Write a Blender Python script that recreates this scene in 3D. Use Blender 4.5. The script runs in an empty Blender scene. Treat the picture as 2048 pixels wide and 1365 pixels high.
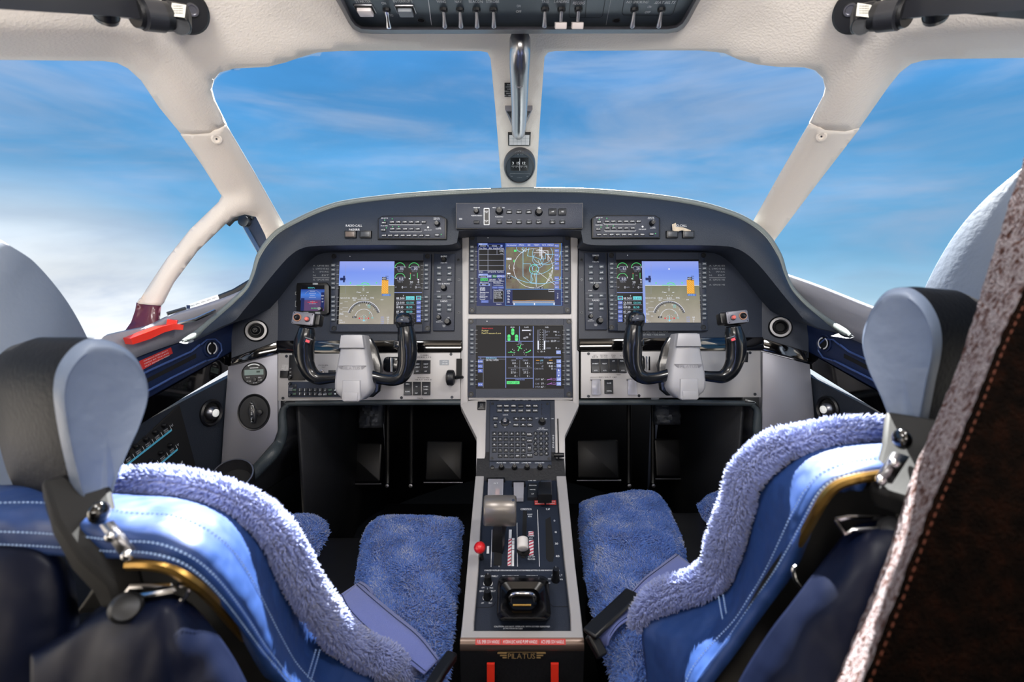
import bpy, bmesh, math, random
import numpy as np
from mathutils import Vector, Matrix, noise
from mathutils.geometry import delaunay_2d_cdt
random.seed(7)
scene = bpy.context.scene
COL = scene.collection
PI = math.pi
# ------------------------------------------------------------------ camera
FPX = 967.0
PITCH = math.radians(8.0)
EYE = Vector((0.0, 0.0, 0.95))
FW = Vector((0, math.cos(PITCH), -math.sin(PITCH)))
UP = Vector((0, math.sin(PITCH), math.cos(PITCH)))
RT = Vector((1, 0, 0))
cam_data = bpy.data.cameras.new('camera')
cam_data.sensor_width = 36.0
cam_data.lens = FPX * 36.0 / 2048.0
cam_data.clip_start = 0.01
cam = bpy.data.objects.new('camera', cam_data)
COL.objects.link(cam)
cam.matrix_world = Matrix(((RT.x, UP.x, -FW.x, EYE.x), (RT.y, UP.y, -FW.y, EYE.y), (RT.z, UP.z, -FW.z, EYE.z), (0, 0, 0, 1)))
scene.camera = cam
cam_data.dof.use_dof = True; cam_data.dof.focus_distance = 1.15; cam_data.dof.aperture_fstop = 5.0
# ------------------------------------------------------------------ view, world, sun
vs = scene.view_settings
vs.view_transform = 'Standard'; vs.look = 'None'; vs.gamma = 1.0; vs.use_curve_mapping = False
vs.exposure = 0.0
def lin(c):
    out = []
    for v in c[:3]:
        v = v / 255.0
        out.append(v / 12.92 if v <= 0.04045 else ((v + 0.055) / 1.055) ** 2.4)
    return (out[0], out[1], out[2], 1.0)
def build_world():
    w = bpy.data.worlds.new('sky'); scene.world = w; w.use_nodes = True
    nt = w.node_tree; nt.nodes.clear(); N = nt.nodes.new; L = nt.links.new
    out = N('ShaderNodeOutputWorld'); bg = N('ShaderNodeBackground')
    tc = N('ShaderNodeTexCoord'); sep = N('ShaderNodeSeparateXYZ')
    L(tc.outputs['Generated'], sep.inputs[0])
    ramp = N('ShaderNodeValToRGB'); mr = N('ShaderNodeMapRange')
    mr.inputs[1].default_value = -0.12; mr.inputs[2].default_value = 0.55
    L(sep.outputs['Z'], mr.inputs[0]); L(mr.outputs[0], ramp.inputs[0])
    cr = ramp.color_ramp
    st = [(0.0, (226, 238, 248)), (0.12, (176, 214, 238)), (0.24, (124, 184, 226)), (0.42, (100, 170, 223)), (0.62, (80, 152, 214)), (1.0, (58, 130, 202))]
    cr.elements[0].position = st[0][0]; cr.elements[0].color = lin(st[0][1])
    cr.elements[1].position = st[-1][0]; cr.elements[1].color = lin(st[-1][1])
    for p, c in st[1:-1]:
        e = cr.elements.new(p); e.color = lin(c)
    # haze brightening low on the left side
    hz = N('ShaderNodeVectorMath'); hz.operation = 'DOT_PRODUCT'
    hz.inputs[1].default_value = Vector((-0.72, 0.70, -0.22)).normalized()
    L(tc.outputs['Generated'], hz.inputs[0])
    hr = N('ShaderNodeMapRange'); hr.inputs[1].default_value = 0.92; hr.inputs[2].default_value = 0.985; hr.interpolation_type = 'SMOOTHSTEP'
    L(hz.outputs['Value'], hr.inputs[0])
    mixh = N('ShaderNodeMix'); mixh.data_type = 'RGBA'; mixh.inputs['B'].default_value = lin((250, 252, 255))
    L(hr.outputs[0], mixh.inputs['Factor']); L(ramp.outputs[0], mixh.inputs['A'])
    # streaky clouds
    mp = N('ShaderNodeMapping'); mp.inputs['Scale'].default_value = (1.6, 1.2, 6.5); mp.inputs['Rotation'].default_value = (0.0, 0.22, 0.3)
    mp.inputs['Location'].default_value = (0.6, 0.2, 0.45)
    L(tc.outputs['Generated'], mp.inputs['Vector'])
    n1 = N('ShaderNodeTexNoise'); n1.inputs['Scale'].default_value = 1.7; n1.inputs['Detail'].default_value = 6; n1.inputs['Roughness'].default_value = 0.55; n1.inputs['Distortion'].default_value = 0.5
    L(mp.outputs[0], n1.inputs['Vector'])
    r1 = N('ShaderNodeMapRange'); r1.inputs[1].default_value = 0.42; r1.inputs[2].default_value = 0.78; r1.inputs[4].default_value = 0.75; r1.interpolation_type = 'SMOOTHSTEP'
    L(n1.outputs['Fac'], r1.inputs[0])
    mixc = N('ShaderNodeMix'); mixc.data_type = 'RGBA'; mixc.inputs['B'].default_value = lin((172, 190, 220))
    L(r1.outputs[0], mixc.inputs['Factor']); L(mixh.outputs['Result'], mixc.inputs['A'])
    mp2 = N('ShaderNodeMapping'); mp2.inputs['Scale'].default_value = (2.0, 2.0, 9.0); mp2.inputs['Rotation'].default_value = (0.1, -0.3, 0.0)
    L(tc.outputs['Generated'], mp2.inputs['Vector'])
    n2 = N('ShaderNodeTexNoise'); n2.inputs['Scale'].default_value = 1.3; n2.inputs['Detail'].default_value = 5; n2.inputs['Roughness'].default_value = 0.5
    L(mp2.outputs[0], n2.inputs['Vector'])
    r2 = N('ShaderNodeMapRange'); r2.inputs[1].default_value = 0.40; r2.inputs[2].default_value = 0.75; r2.inputs[3].default_value = 0.95; r2.inputs[4].default_value = 1.24
    L(n2.outputs['Fac'], r2.inputs[0])
    mul = N('ShaderNodeVectorMath'); mul.operation = 'SCALE'
    L(mixc.outputs['Result'], mul.inputs[0]); L(r2.outputs[0], mul.inputs['Scale'])
    L(mul.outputs[0], bg.inputs['Color']); bg.inputs['Strength'].default_value = 1.0
    L(bg.outputs[0], out.inputs['Surface'])
build_world()
def add_sun(direction_to_sun, strength, color, angle):
    d = bpy.data.lights.new('sun', 'SUN'); d.energy = strength; d.color = color; d.angle = math.radians(angle)
    o = bpy.data.objects.new('sun', d); COL.objects.link(o)
    o.rotation_euler = Vector(direction_to_sun).to_track_quat('Z', 'Y').to_euler()
    o.location = (0, 3, 4)
add_sun((0.12, 1.0, 0.90), 36.0, (1.0, 0.97, 0.92), 0.6)
def area_light(name, loc, target, size, power, color):
    d = bpy.data.lights.new(name, 'AREA'); d.shape = 'RECTANGLE'; d.size = size[0]; d.size_y = size[1]; d.energy = power; d.color = color
    o = bpy.data.objects.new(name, d); COL.objects.link(o); o.location = loc
    o.rotation_euler = (Vector(loc) - Vector(target)).to_track_quat('Z', 'Y').to_euler()
    return o
# fill lamps added: two dome ones for the panel, an uplight for the headliner
area_light('dome_fill', (-0.30, 0.30, 1.40), (-0.05, 1.12, 0.85), (0.16, 0.10), 3.6, (1.0, 0.97, 0.94))
area_light('dome_fill', (0.34, 0.30, 1.40), (0.09, 1.12, 0.85), (0.16, 0.10), 3.6, (1.0, 0.97, 0.94))
area_light('headliner_fill', (0.02, -0.45, 1.18), (0.02, 0.35, 2.1), (0.9, 0.3), 17.0, (1.0, 0.93, 0.86))
# ------------------------------------------------------------------ materials
MATS = {}
def mat(name, col, rough=0.6, metal=0.0, bump=0.0, bscale=200.0, var=0.06, vscale=12.0, coat=0.0, emit=None, estr=1.0, alpha=None, trans=0.0, sheen=0.0, spec=None, aniso=0.0, bdist=0.002):
    if name in MATS: return MATS[name]
    m = bpy.data.materials.new(name); m.use_nodes = True; nt = m.node_tree
    b = nt.nodes['Principled BSDF']; N = nt.nodes.new; L = nt.links.new
    c = lin(col)
    b.inputs['Roughness'].default_value = rough; b.inputs['Metallic'].default_value = metal
    b.inputs['Coat Weight'].default_value = coat; b.inputs['Coat Roughness'].default_value = 0.06
    if spec is not None: b.inputs['Specular IOR Level'].default_value = spec
    if sheen: b.inputs['Sheen Weight'].default_value = sheen
    tc = N('ShaderNodeTexCoord'); nz = N('ShaderNodeTexNoise'); nz.inputs['Scale'].default_value = vscale; nz.inputs['Detail'].default_value = 4
    L(tc.outputs['Object'], nz.inputs['Vector'])
    mx = N('ShaderNodeMix'); mx.data_type = 'RGBA'
    mx.inputs['A'].default_value = tuple(max(0, v * (1 - var)) for v in c[:3]) + (1,)
    mx.inputs['B'].default_value = tuple(min(1, v * (1 + var)) for v in c[:3]) + (1,)
    L(nz.outputs['Fac'], mx.inputs['Factor']); L(mx.outputs['Result'], b.inputs['Base Color'])
    if bump:
        n2 = N('ShaderNodeTexNoise'); n2.inputs['Scale'].default_value = bscale; n2.inputs['Detail'].default_value = 2
        L(tc.outputs['Object'], n2.inputs['Vector'])
        bp = N('ShaderNodeBump'); bp.inputs['Strength'].default_value = bump; bp.inputs['Distance'].default_value = bdist
        L(n2.outputs['Fac'], bp.inputs['Height']); L(bp.outputs[0], b.inputs['Normal'])
    if emit is not None:
        b.inputs['Emission Color'].default_value = lin(emit); b.inputs['Emission Strength'].default_value = estr
    if trans: b.inputs['Transmission Weight'].default_value = trans
    if alpha is not None: b.inputs['Alpha'].default_value = alpha
    MATS[name] = m
    return m
def glow(name, col, s=1.0):
    return mat('glow_' + name, (8, 8, 10), rough=0.35, emit=col, estr=s, var=0.02, spec=0.15)
M = dict(
 cream=mat('cream_lining', (222, 214, 205), 0.55, bump=0.35, bscale=260, var=0.03),
 cream2=mat('cream_pillar_cover', (225, 216, 206), 0.5, bump=0.2, bscale=300, var=0.03),
 panel=mat('dark_panel_paint', (29, 37, 52), 0.48, bump=0.15, bscale=500, var=0.08),
 fascia=mat('charcoal_soft_fascia', (37, 45, 57), 0.6, bump=0.3, bscale=420, var=0.1),
 leather=mat('glareshield_leather', (58, 66, 70), 0.42, bump=0.3, bscale=380, var=0.1),
 stitch=mat('pale_stitching', (190, 196, 190), 0.7),
 bezel=mat('display_bezel', (35, 43, 60), 0.5, bump=0.2, bscale=600, var=0.06),
 black=mat('black_plastic', (14, 15, 18), 0.4, var=0.1),
 blackm=mat('black_matte', (9, 10, 12), 0.75, var=0.1),
 gloss=mat('piano_black', (6, 6, 8), 0.08, coat=1.0, var=0.02),
 silver=mat('satin_silver_panel', (176, 174, 174), 0.42, metal=0.15, bump=0.08, bscale=900, var=0.04),
 silver2=mat('silver_grey_console', (124, 124, 132), 0.38, metal=0.45, bump=0.06, bscale=900, var=0.05),
 emboss=mat('embossed_grey', (146, 146, 152), 0.42),
 yoke=mat('yoke_hub_paint', (172, 172, 176), 0.42, metal=0.1, bump=0.05, bscale=900, var=0.02),
 grip=mat('black_grip_leather', (20, 23, 28), 0.22, coat=0.35, bump=0.05, bscale=200, var=0.06),
 white=mat('white_print', (228, 230, 232), 0.6, var=0.02),
 wlab=mat('white_backlit_print', (225, 228, 232), 0.6, emit=(200, 205, 212), estr=0.25, var=0.02),
 grey=mat('grey_print', (150, 155, 160), 0.6, var=0.02),
 chrome=mat('polished_metal', (205, 205, 208), 0.14, metal=1.0, var=0.03),
 tube=mat('brushed_tube_metal', (176, 176, 178), 0.26, metal=1.0, bump=0.05, bscale=900, var=0.05),
 steel=mat('brushed_steel', (150, 150, 155), 0.32, metal=1.0, var=0.06),
 screw=mat('screw_metal', (60, 62, 66), 0.35, metal=0.8, var=0.1),
 key=mat('key_cap', (30, 34, 40), 0.45, var=0.1),
 keyg=mat('grey_key_cap', (70, 78, 88), 0.45, var=0.1),
 navy=mat('navy_wall_leather', (24, 38, 72), 0.4, bump=0.2, bscale=350, var=0.1),
 red=mat('red_plastic', (210, 30, 34), 0.3, coat=0.3, var=0.05),
 redlab=mat('red_label', (200, 52, 48), 0.5, var=0.05),
 carpet=mat('dark_carpet', (13, 14, 18), 0.95, bump=0.8, bscale=300, var=0.3),
 brass=mat('brass_trim', (150, 118, 62), 0.3, metal=0.9, var=0.15),
)
# ------------------------------------------------------------------ pixel helpers (places things in the cockpit)
def ray(px, py):
    return RT * ((px - 1024.0) / FPX) + UP * ((682.5 - py) / FPX) + FW
def P(px, py, d):
    return EYE + ray(px, py) * d
class Plane:
    def __init__(s, origin, n, u=None):
        s.o = Vector(origin); s.n = Vector(n).normalized()
        s.u = Vector(u).normalized() if u is not None else (-s.n).cross(Vector((0, 0, 1))).normalized()
        s.v = s.n.cross(s.u).normalized()
        s.M = Matrix(((s.u.x, s.v.x, s.n.x, s.o.x), (s.u.y, s.v.y, s.n.y, s.o.y), (s.u.z, s.v.z, s.n.z, s.o.z), (0, 0, 0, 1)))
    def hit(s, px, py, w=0.0):
        r = ray(px, py); t = (s.o + s.n * w - EYE).dot(s.n) / r.dot(s.n)
        return EYE + r * t
    def uv(s, px, py, w=0.0):
        h = s.hit(px, py, w) - s.o
        return (h.dot(s.u), h.dot(s.v))
    def sub(s, px, py, w=0.0):
        return Plane(s.hit(px, py, w), s.n, s.u)
    def L(s, p):           # world -> local
        h = Vector(p) - s.o
        return Vector((h.dot(s.u), h.dot(s.v), h.dot(s.n)))
    def PL(s, px, py, d):  # pixel + depth -> local
        return s.L(P(px, py, d))
    def sc(s, px, py, w=0.0):  # local metres per pixel (u, v)
        a = s.uv(px - 2, py, w); b = s.uv(px + 2, py, w); c = s.uv(px, py - 2, w); d = s.uv(px, py + 2, w)
        return (math.dist(a, b) / 4, math.dist(c, d) / 4)
def plane_at(px, py, d, tilt, yaw=0.0):
    t = math.radians(tilt); y = math.radians(yaw)
    return Plane(P(px, py, d), (math.sin(y) * math.cos(t), -math.cos(y) * math.cos(t), math.sin(t)))
# ------------------------------------------------------------------ glyph cache
GL = {}
def glyph(ch):
    if ch in GL: return GL[ch]
    cu = bpy.data.curves.new('g', 'FONT'); cu.body = ch + '.' if ch == ' ' else ch; cu.size = 1.0; cu.resolution_u = 2
    o = bpy.data.objects.new('g', cu); COL.objects.link(o)
    dg = bpy.context.evaluated_depsgraph_get(); dg.update()
    me = bpy.data.meshes.new_from_object(o.evaluated_get(dg))
    vs_ = [(v.co.x, v.co.y) for v in me.vertices]; fs = [tuple(p.vertices) for p in me.polygons]
    adv = (max(v[0] for v in vs_) + 0.07) if vs_ else 0.3
    if ch == ' ': vs_ = []; fs = []; adv = 0.3
    elif vs_:
        mn = min(v[0] for v in vs_); vs_ = [(x - mn + 0.035, y) for x, y in vs_]; adv = max(v[0] for v in vs_) + 0.055
    bpy.data.objects.remove(o); bpy.data.curves.remove(cu); bpy.data.meshes.remove(me)
    GL[ch] = (vs_, fs, adv)
    return GL[ch]
def inset(poly, d):
    n = len(poly); out = []
    area = sum(poly[i][0] * poly[(i + 1) % n][1] - poly[(i + 1) % n][0] * poly[i][1] for i in range(n))
    sg = 1 if area > 0 else -1
    for i in range(n):
        p0 = Vector(poly[i - 1]); p1 = Vector(poly[i]); p2 = Vector(poly[(i + 1) % n])
        e1 = (p1 - p0); e2 = (p2 - p1)
        if e1.length < 1e-9 or e2.length < 1e-9: out.append((p1.x, p1.y)); continue
        e1.normalize(); e2.normalize()
        n1 = Vector((-e1.y, e1.x)) * sg; n2 = Vector((-e2.y, e2.x)) * sg
        m = n1 + n2
        if m.length < 1e-6: m = n1.copy()
        m.normalize(); k = d / max(0.35, m.dot(n1))
        q = p1 + m * k; out.append((q.x, q.y))
    return out
def rrect(u0, v0, u1, v1, r, seg=4):
    r = min(r, abs(u1 - u0) / 2.001, abs(v1 - v0) / 2.001)
    pts = []
    for cx, cy, a0 in ((u1 - r, v1 - r, 0), (u0 + r, v1 - r, 90), (u0 + r, v0 + r, 180), (u1 - r, v0 + r, 270)):
        for k in range(seg + 1):
            a = math.radians(a0 + 90 * k / seg); pts.append((cx + r * math.cos(a), cy + r * math.sin(a)))
    return pts
def catmull(pts, n=8, closed=False):
    P_ = [Vector(p) for p in pts]; out = []
    m = len(P_); rng = range(m if closed else m - 1)
    for i in rng:
        if closed: a, b, c, d = P_[(i - 1) % m], P_[i], P_[(i + 1) % m], P_[(i + 2) % m]
        else: a, b, c, d = P_[max(0, i - 1)], P_[i], P_[i + 1], P_[min(m - 1, i + 2)]
        for k in range(n):
            t = k / n
            out.append(0.5 * ((2 * b) + (c - a) * t + (2 * a - 5 * b + 4 * c - d) * t * t + (3 * b - a - 3 * c + d) * t ** 3))
    if not closed: out.append(P_[-1].copy())
    return out
# ------------------------------------------------------------------ mesh builder
class MB:
    def __init__(s):
        s.v = []; s.f = []; s.m = []; s.mats = []
    def mi(s, m):
        if m not in s.mats: s.mats.append(m)
        return s.mats.index(m)
    def add(s, vs_, fs, m, T=None):
        o = len(s.v); k = s.mi(m)
        for p in vs_:
            p = Vector(p)
            if T is not None: p = T @ p
            s.v.append((p.x, p.y, p.z))
        for f in fs: s.f.append(tuple(i + o for i in f)); s.m.append(k)
    def flat(s, poly, w, m, T=None):
        n = len(poly); area = sum(poly[i][0] * poly[(i + 1) % n][1] - poly[(i + 1) % n][0] * poly[i][1] for i in range(n))
        if area < 0: poly = poly[::-1]
        s.add([(p[0], p[1], w) for p in poly], [tuple(range(n))], m, T)
    def quad(s, u0, v0, u1, v1, w, m, T=None):
        s.flat([(u0, v0), (u1, v0), (u1, v1), (u0, v1)], w, m, T)
    def prism(s, poly, w0, w1, m, bev=0.0, T=None, back=True, topm=None):
        n = len(poly); area = sum(poly[i][0] * poly[(i + 1) % n][1] - poly[(i + 1) % n][0] * poly[i][1] for i in range(n))
        if area < 0: poly = poly[::-1]
        sg = 1 if w1 > w0 else -1
        rings = [[(p[0], p[1], w0) for p in poly]]
        if bev > 0:
            rings.append([(p[0], p[1], w1 - sg * bev) for p in poly])
            ip = inset(poly, bev * 0.35); rings.append([(p[0], p[1], w1 - sg * bev * 0.3) for p in ip])
            ip = inset(poly, bev); rings.append([(p[0], p[1], w1) for p in ip])
        else: rings.append([(p[0], p[1], w1) for p in poly])
        vs_ = [q for r in rings for q in r]; fs = []
        for k in range(len(rings) - 1):
            for i in range(n):
                j = (i + 1) % n; q = (k * n + i, k * n + j, (k + 1) * n + j, (k + 1) * n + i)
                fs.append(q if sg > 0 else q[::-1])
        if back: fs.append(tuple(range(n))[::-1] if sg > 0 else tuple(range(n)))
        top = tuple((len(rings) - 1) * n + i for i in range(n))
        if topm is None: fs.append(top if sg > 0 else top[::-1]); s.add(vs_, fs, m, T)
        else:
            s.add(vs_, fs, m, T); o = len(s.v) - len(vs_)
            s.f.append(tuple(i + o for i in top)); s.m.append(s.mi(topm))
    def box(s, u0, v0, u1, v1, w0, w1, m, bev=0.0, r=0.0, T=None, seg=3):
        if u0 > u1: u0, u1 = u1, u0
        if v0 > v1: v0, v1 = v1, v0
        poly = rrect(u0, v0, u1, v1, r, seg) if r > 0 else [(u0, v0), (u1, v0), (u1, v1), (u0, v1)]
        s.prism(poly, w0, w1, m, bev, T)
    def lathe(s, prof, m, c=(0, 0), seg=24, T=None, cap=True):
        vs_ = []; fs = []; n = seg
        for r, w in prof:
            for k in range(n):
                a = 2 * PI * k / n; vs_.append((c[0] + r * math.cos(a), c[1] + r * math.sin(a), w))
        for j in range(len(prof) - 1):
            for k in range(n):
                l = (k + 1) % n; fs.append((j * n + k, j * n + l, (j + 1) * n + l, (j + 1) * n + k))
        if cap:
            fs.append(tuple((len(prof) - 1) * n + k for k in range(n))); fs.append(tuple(range(n))[::-1])
        s.add(vs_, fs, m, T)
    def disc(s, c, r, w, m, seg=24, T=None):
        s.flat([(c[0] + r * math.cos(2 * PI * k / seg), c[1] + r * math.sin(2 * PI * k / seg)) for k in range(seg)], w, m, T)
    def tube(s, path, rad, m, seg=10, closed=False, cap=True, T=None, flat=1.0, upv=None):
        path = [Vector(p) for p in path]; n = len(path)
        if not hasattr(rad, '__len__'): rad = [rad] * n
        prev = None; vs_ = []; fs = []
        for i, p in enumerate(path):
            a = path[(i - 1) % n] if closed else path[max(0, i - 1)]
            b = path[(i + 1) % n] if closed else path[min(n - 1, i + 1)]
            t = (b - a)
            t = t.normalized() if t.length > 1e-9 else Vector((0, 0, 1))
            if prev is None:
                ref = Vector(upv) if upv is not None else (Vector((0, 0, 1)) if abs(t.z) < 0.9 else Vector((1, 0, 0)))
                x = (ref - t * ref.dot(t)).normalized()
            else: x = (prev - t * prev.dot(t)).normalized()
            prev = x; y = t.cross(x)
            for k in range(seg):
                an = 2 * PI * k / seg; q = p + x * (rad[i] * math.cos(an) * flat) + y * (rad[i] * math.sin(an)); vs_.append(q)
        for i in range(n if closed else n - 1):
            j = (i + 1) % n
            for k in range(seg):
                l = (k + 1) % seg; fs.append((i * seg + k, i * seg + l, j * seg + l, j * seg + k))
        if cap and not closed:
            fs.append(tuple(range(seg))[::-1]); fs.append(tuple((n - 1) * seg + k for k in range(seg)))
        s.add(vs_, fs, m, T)
    def line(s, pts, wd, w, m, closed=False):
        n = len(pts)
        if closed: pts = list(pts) + [pts[0]]; n += 1
        L_ = []; R_ = []
        for i in range(n):
            if closed: a = Vector(pts[i - 1] if i > 0 else pts[n - 2]); b = Vector(pts[i + 1] if i < n - 1 else pts[1])
            else: a = Vector(pts[max(0, i - 1)]); b = Vector(pts[min(n - 1, i + 1)])
            p = Vector(pts[i][:2]); a = a.to_2d() if len(a) > 2 else a; b = b.to_2d() if len(b) > 2 else b
            t = b - a
            t = t.normalized() if t.length > 1e-12 else Vector((1, 0))
            e1 = (p - a); k = 1.0
            if e1.length > 1e-12 and 0 < i < n - 1: k = 1 / max(0.6, abs(e1.normalized().dot(t)))
            nn = Vector((-t.y, t.x)) * (wd / 2 * k)
            L_.append((p.x + nn.x, p.y + nn.y, w)); R_.append((p.x - nn.x, p.y - nn.y, w))
        fs = [(i, i + 1, n + i + 1, n + i)[::-1] for i in range(n - 1)]
        s.add(L_ + R_, fs, m)
    def arc(s, c, r, a0, a1, wd, w, m, n=24):
        s.line([(c[0] + r * math.cos(math.radians(a0 + (a1 - a0) * k / n)), c[1] + r * math.sin(math.radians(a0 + (a1 - a0) * k / n))) for k in range(n + 1)], wd, w, m)
    def text(s, t, u, v, h, w, m, al='c', sx=1.0, rot=0.0, width=None, T=None, thick=0.0, shear=0.0):
        # h = cap height; v = vertical centre of the caps
        size = h / 0.70
        tot = sum(glyph(c)[2] for c in t) * size * sx
        if width: sx *= width / tot; tot = width
        x = {'c': -tot / 2, 'l': 0, 'r': -tot}[al]
        ca, sa = math.cos(rot), math.sin(rot)
        for c in t:
            gv, gf, adv = glyph(c)
            if gv:
                pts = []
                for a, b in gv:
                    X = x + (a + shear * b) * size * sx; Y = b * size - h / 2
                    pts.append((u + X * ca - Y * sa, v + X * sa + Y * ca, w))
                if thick > 0:
                    n = len(pts); pts2 = [(p[0], p[1], w - thick) for p in pts]
                s.add(pts, gf, m, T)
            x += adv * size * sx
    def grid(s, rows, m, closed_u=False, closed_v=False, flip=False):
        nr = len(rows); nc = len(rows[0]); vs_ = [p for r in rows for p in r]; fs = []
        for i in range(nr if closed_v else nr - 1):
            for j in range(nc if closed_u else nc - 1):
                a = i * nc + j; b = i * nc + (j + 1) % nc; c = ((i + 1) % nr) * nc + (j + 1) % nc; d = ((i + 1) % nr) * nc + j
                fs.append((a, b, c, d) if not flip else (a, d, c, b))
        s.add(vs_, fs, m)
    def mesh(s, name, smooth=True, angle=38):
        me = bpy.data.meshes.new(name); me.from_pydata(s.v, [], s.f)
        for m in s.mats: me.materials.append(m)
        me.polygons.foreach_set('material_index', s.m)
        me.validate(); me.update()
        if smooth:
            me.polygons.foreach_set('use_smooth', [True] * len(me.polygons))
            me.set_sharp_from_angle(angle=math.radians(angle))
        return me
    def build(s, name, parent=None, Mx=None, smooth=True, angle=38):
        o = bpy.data.objects.new(name, s.mesh(name, smooth, angle)); COL.objects.link(o)
        if parent is not None: o.parent = parent
        if Mx is not None: o.matrix_local = Mx
        return o
def tag(o, label=None, cat=None, group=None, kind=None):
    if label: o['label'] = label
    if cat: o['category'] = cat
    if group: o['group'] = group
    if kind: o['kind'] = kind
    return o
def root(name, pl, label=None, cat=None, group=None, kind=None):
    o = bpy.data.objects.new(name, None); COL.objects.link(o); o.empty_display_size = 0.02
    o.matrix_world = pl.M if isinstance(pl, Plane) else Matrix.Translation(pl)
    tag(o, label, cat, group, kind)
    return o
def inst(me, name, parent, loc=(0, 0, 0), rot=None, label=None):
    o = bpy.data.objects.new(name, me); COL.objects.link(o); o.parent = parent
    mm = Matrix.Translation(loc)
    if rot is not None: mm = mm @ rot
    o.matrix_local = mm
    if label: o['label'] = label
    return o
def mod(o, t, **kw):
    m = o.modifiers.new(t.lower(), t)
    for k, v in kw.items(): setattr(m, k, v)
    return m
mx = lambda px: 2080.0 - px
def in_poly(x, y, poly):
    c = False; n = len(poly); j = n - 1
    for i in range(n):
        xi, yi = poly[i][0], poly[i][1]; xj, yj = poly[j][0], poly[j][1]
        if (yi > y) != (yj > y) and x < (xj - xi) * (y - yi) / (yj - yi) + xi: c = not c
        j = i
    return c
def seg_dist(x, y, pts, closed=True):
    A = np.array([(p[0], p[1]) for p in pts], float); B = np.roll(A, -1, 0)
    if not closed: A = A[:-1]; B = B[:-1]
    D = B - A; W = np.array((x, y)) - A
    t = np.clip((W * D).sum(1) / np.maximum((D * D).sum(1), 1e-9), 0, 1)
    return float(np.sqrt(((W - D * t[:, None]) ** 2).sum(1)).min())
def cdt_region(outer, holes, step):
    """conforming triangulation of a pixel region with holes"""
    def dens(poly):
        out = []; n = len(poly)
        for i in range(n):
            a = Vector(poly[i][:2]); b = Vector(poly[(i + 1) % n][:2]); k = max(1, int((b - a).length / step))
            for t in range(k): out.append(a.lerp(b, t / k))
        return out
    loops = [dens(outer)] + [dens(h) for h in holes]
    vs_ = []; es = []
    for lp in loops:
        o = len(vs_); n = len(lp); vs_ += lp; es += [(o + i, o + (i + 1) % n) for i in range(n)]
    xs = [p.x for p in loops[0]]; ys = [p.y for p in loops[0]]
    y = min(ys) + step / 2; row = 0
    allp = np.array([(p.x, p.y) for p in vs_])
    while y < max(ys):
        x = min(xs) + step / 2 + (step / 2 if row % 2 else 0)
        while x < max(xs):
            if in_poly(x, y, loops[0]) and not any(in_poly(x, y, h) for h in loops[1:]) and ((allp - (x, y)) ** 2).sum(1).min() > (step * 0.45) ** 2:
                vs_.append(Vector((x, y)))
            x += step
        y += step * 0.87; row += 1
    V, E, Fc, _, _, _ = delaunay_2d_cdt(vs_, es, [], 0, 1e-4)
    keep = []
    for f in Fc:
        cx = sum(V[i].x for i in f) / len(f); cy = sum(V[i].y for i in f) / len(f)
        if in_poly(cx, cy, loops[0]) and not any(in_poly(cx, cy, h) for h in loops[1:]): keep.append(f)
    return V, keep
# ================================================================== SETTING: shell of the cockpit
SC = Vector((0.02, 0.10, EYE.z - 0.15)); SR = (0.86, 1.56, 0.735)
def shell_pt(px, py, k=1.0, off=0.0):
    r = ray(px, py); o = EYE - SC
    A = sum((r[i] / (SR[i] * k)) ** 2 for i in range(3)); B = 2 * sum(r[i] * o[i] / (SR[i] * k) ** 2 for i in range(3)); Cc = sum((o[i] / (SR[i] * k)) ** 2 for i in range(3)) - 1
    t = (-B + math.sqrt(B * B - 4 * A * Cc)) / (2 * A)
    return EYE + r * (t + off)
W_FL = [(428,160),(440,145),(469,137),(535,134),(571,125),(600,115),(635,105),(680,102),(800,101),(960,102),(975,105),(981,117),(991,220),(1003,377),(1006,470),(700,560),(600,510),(568,449),(511,348),(454,249),(430,200),(424,178)]
W_FR = [(1089,114),(1096,105),(1110,102),(1280,101),(1400,101),(1448,106),(1477,119),(1514,129),(1558,134),(1609,135),(1631,141),(1646,157),(1650,176),(1646,192),(1618,245),(1562,343),(1507,441),(1480,500),(1380,560),(1076,470),(1072,377),(1080,240)]
W_SL = [(-420,150),(-200,124),(0,120),(205,122),(234,126),(256,137),(282,161),(319,216),(361,269),(403,329),(443,392),(437,404),(380,459),(332,519),(293,578),(262,645),(160,680),(0,720),(-300,790),(-500,500)]
W_DV = [(451,449),(466,436),(490,429),(512,434),(530,470),(545,520),(530,575),(470,606),(400,622),(336,640),(324,632),(328,606),(348,566),(395,503)]
W_SR = [(2560,150),(2300,122),(2048,116),(1887,118),(1847,121),(1822,128),(1800,145),(1778,172),(1719,256),(1635,367),(1550,480),(1530,550),(1580,585),(1744,650),(2000,730),(2400,800),(2600,500)]
def windows_edge_off(px, py):
    s_ = 0.0
    for poly, wd, dp in ((W_SL, 62, 0.045), (W_SR, 62, 0.045), (W_FL, 24, 0.006), (W_FR, 24, 0.006), (W_DV, 22, 0.012)):
        if poly[0][0] - 0 is None: continue
        d = seg_dist(px, py, poly)
        if d < wd: s_ += dp * (1 - d / wd) ** 1.35
    return s_
def shell_piece(name, outer, holes, step, m, thick=0.005, bulge=0.0):
    V, Fc = cdt_region(outer, holes, step)
    mb = MB(); pts = []
    for v in V:
        pts.append(shell_pt(v.x, v.y, 1.0, windows_edge_off(v.x, v.y) - bulge))
    fs = []
    for f in Fc:
        a, b, c = pts[f[0]], pts[f[1]], pts[f[2]]
        nn = (b - a).cross(c - a)
        fs.append(f if nn.dot(EYE - a) > 0 else tuple(reversed(f)))
    mb.add(pts, fs, m)
    o = mb.build(name, angle=60); mod(o, 'SOLIDIFY', thickness=thick, offset=-1.0)
    return o
seamL = [(361,269),(385,271),(420,268),(454,249)]
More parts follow.
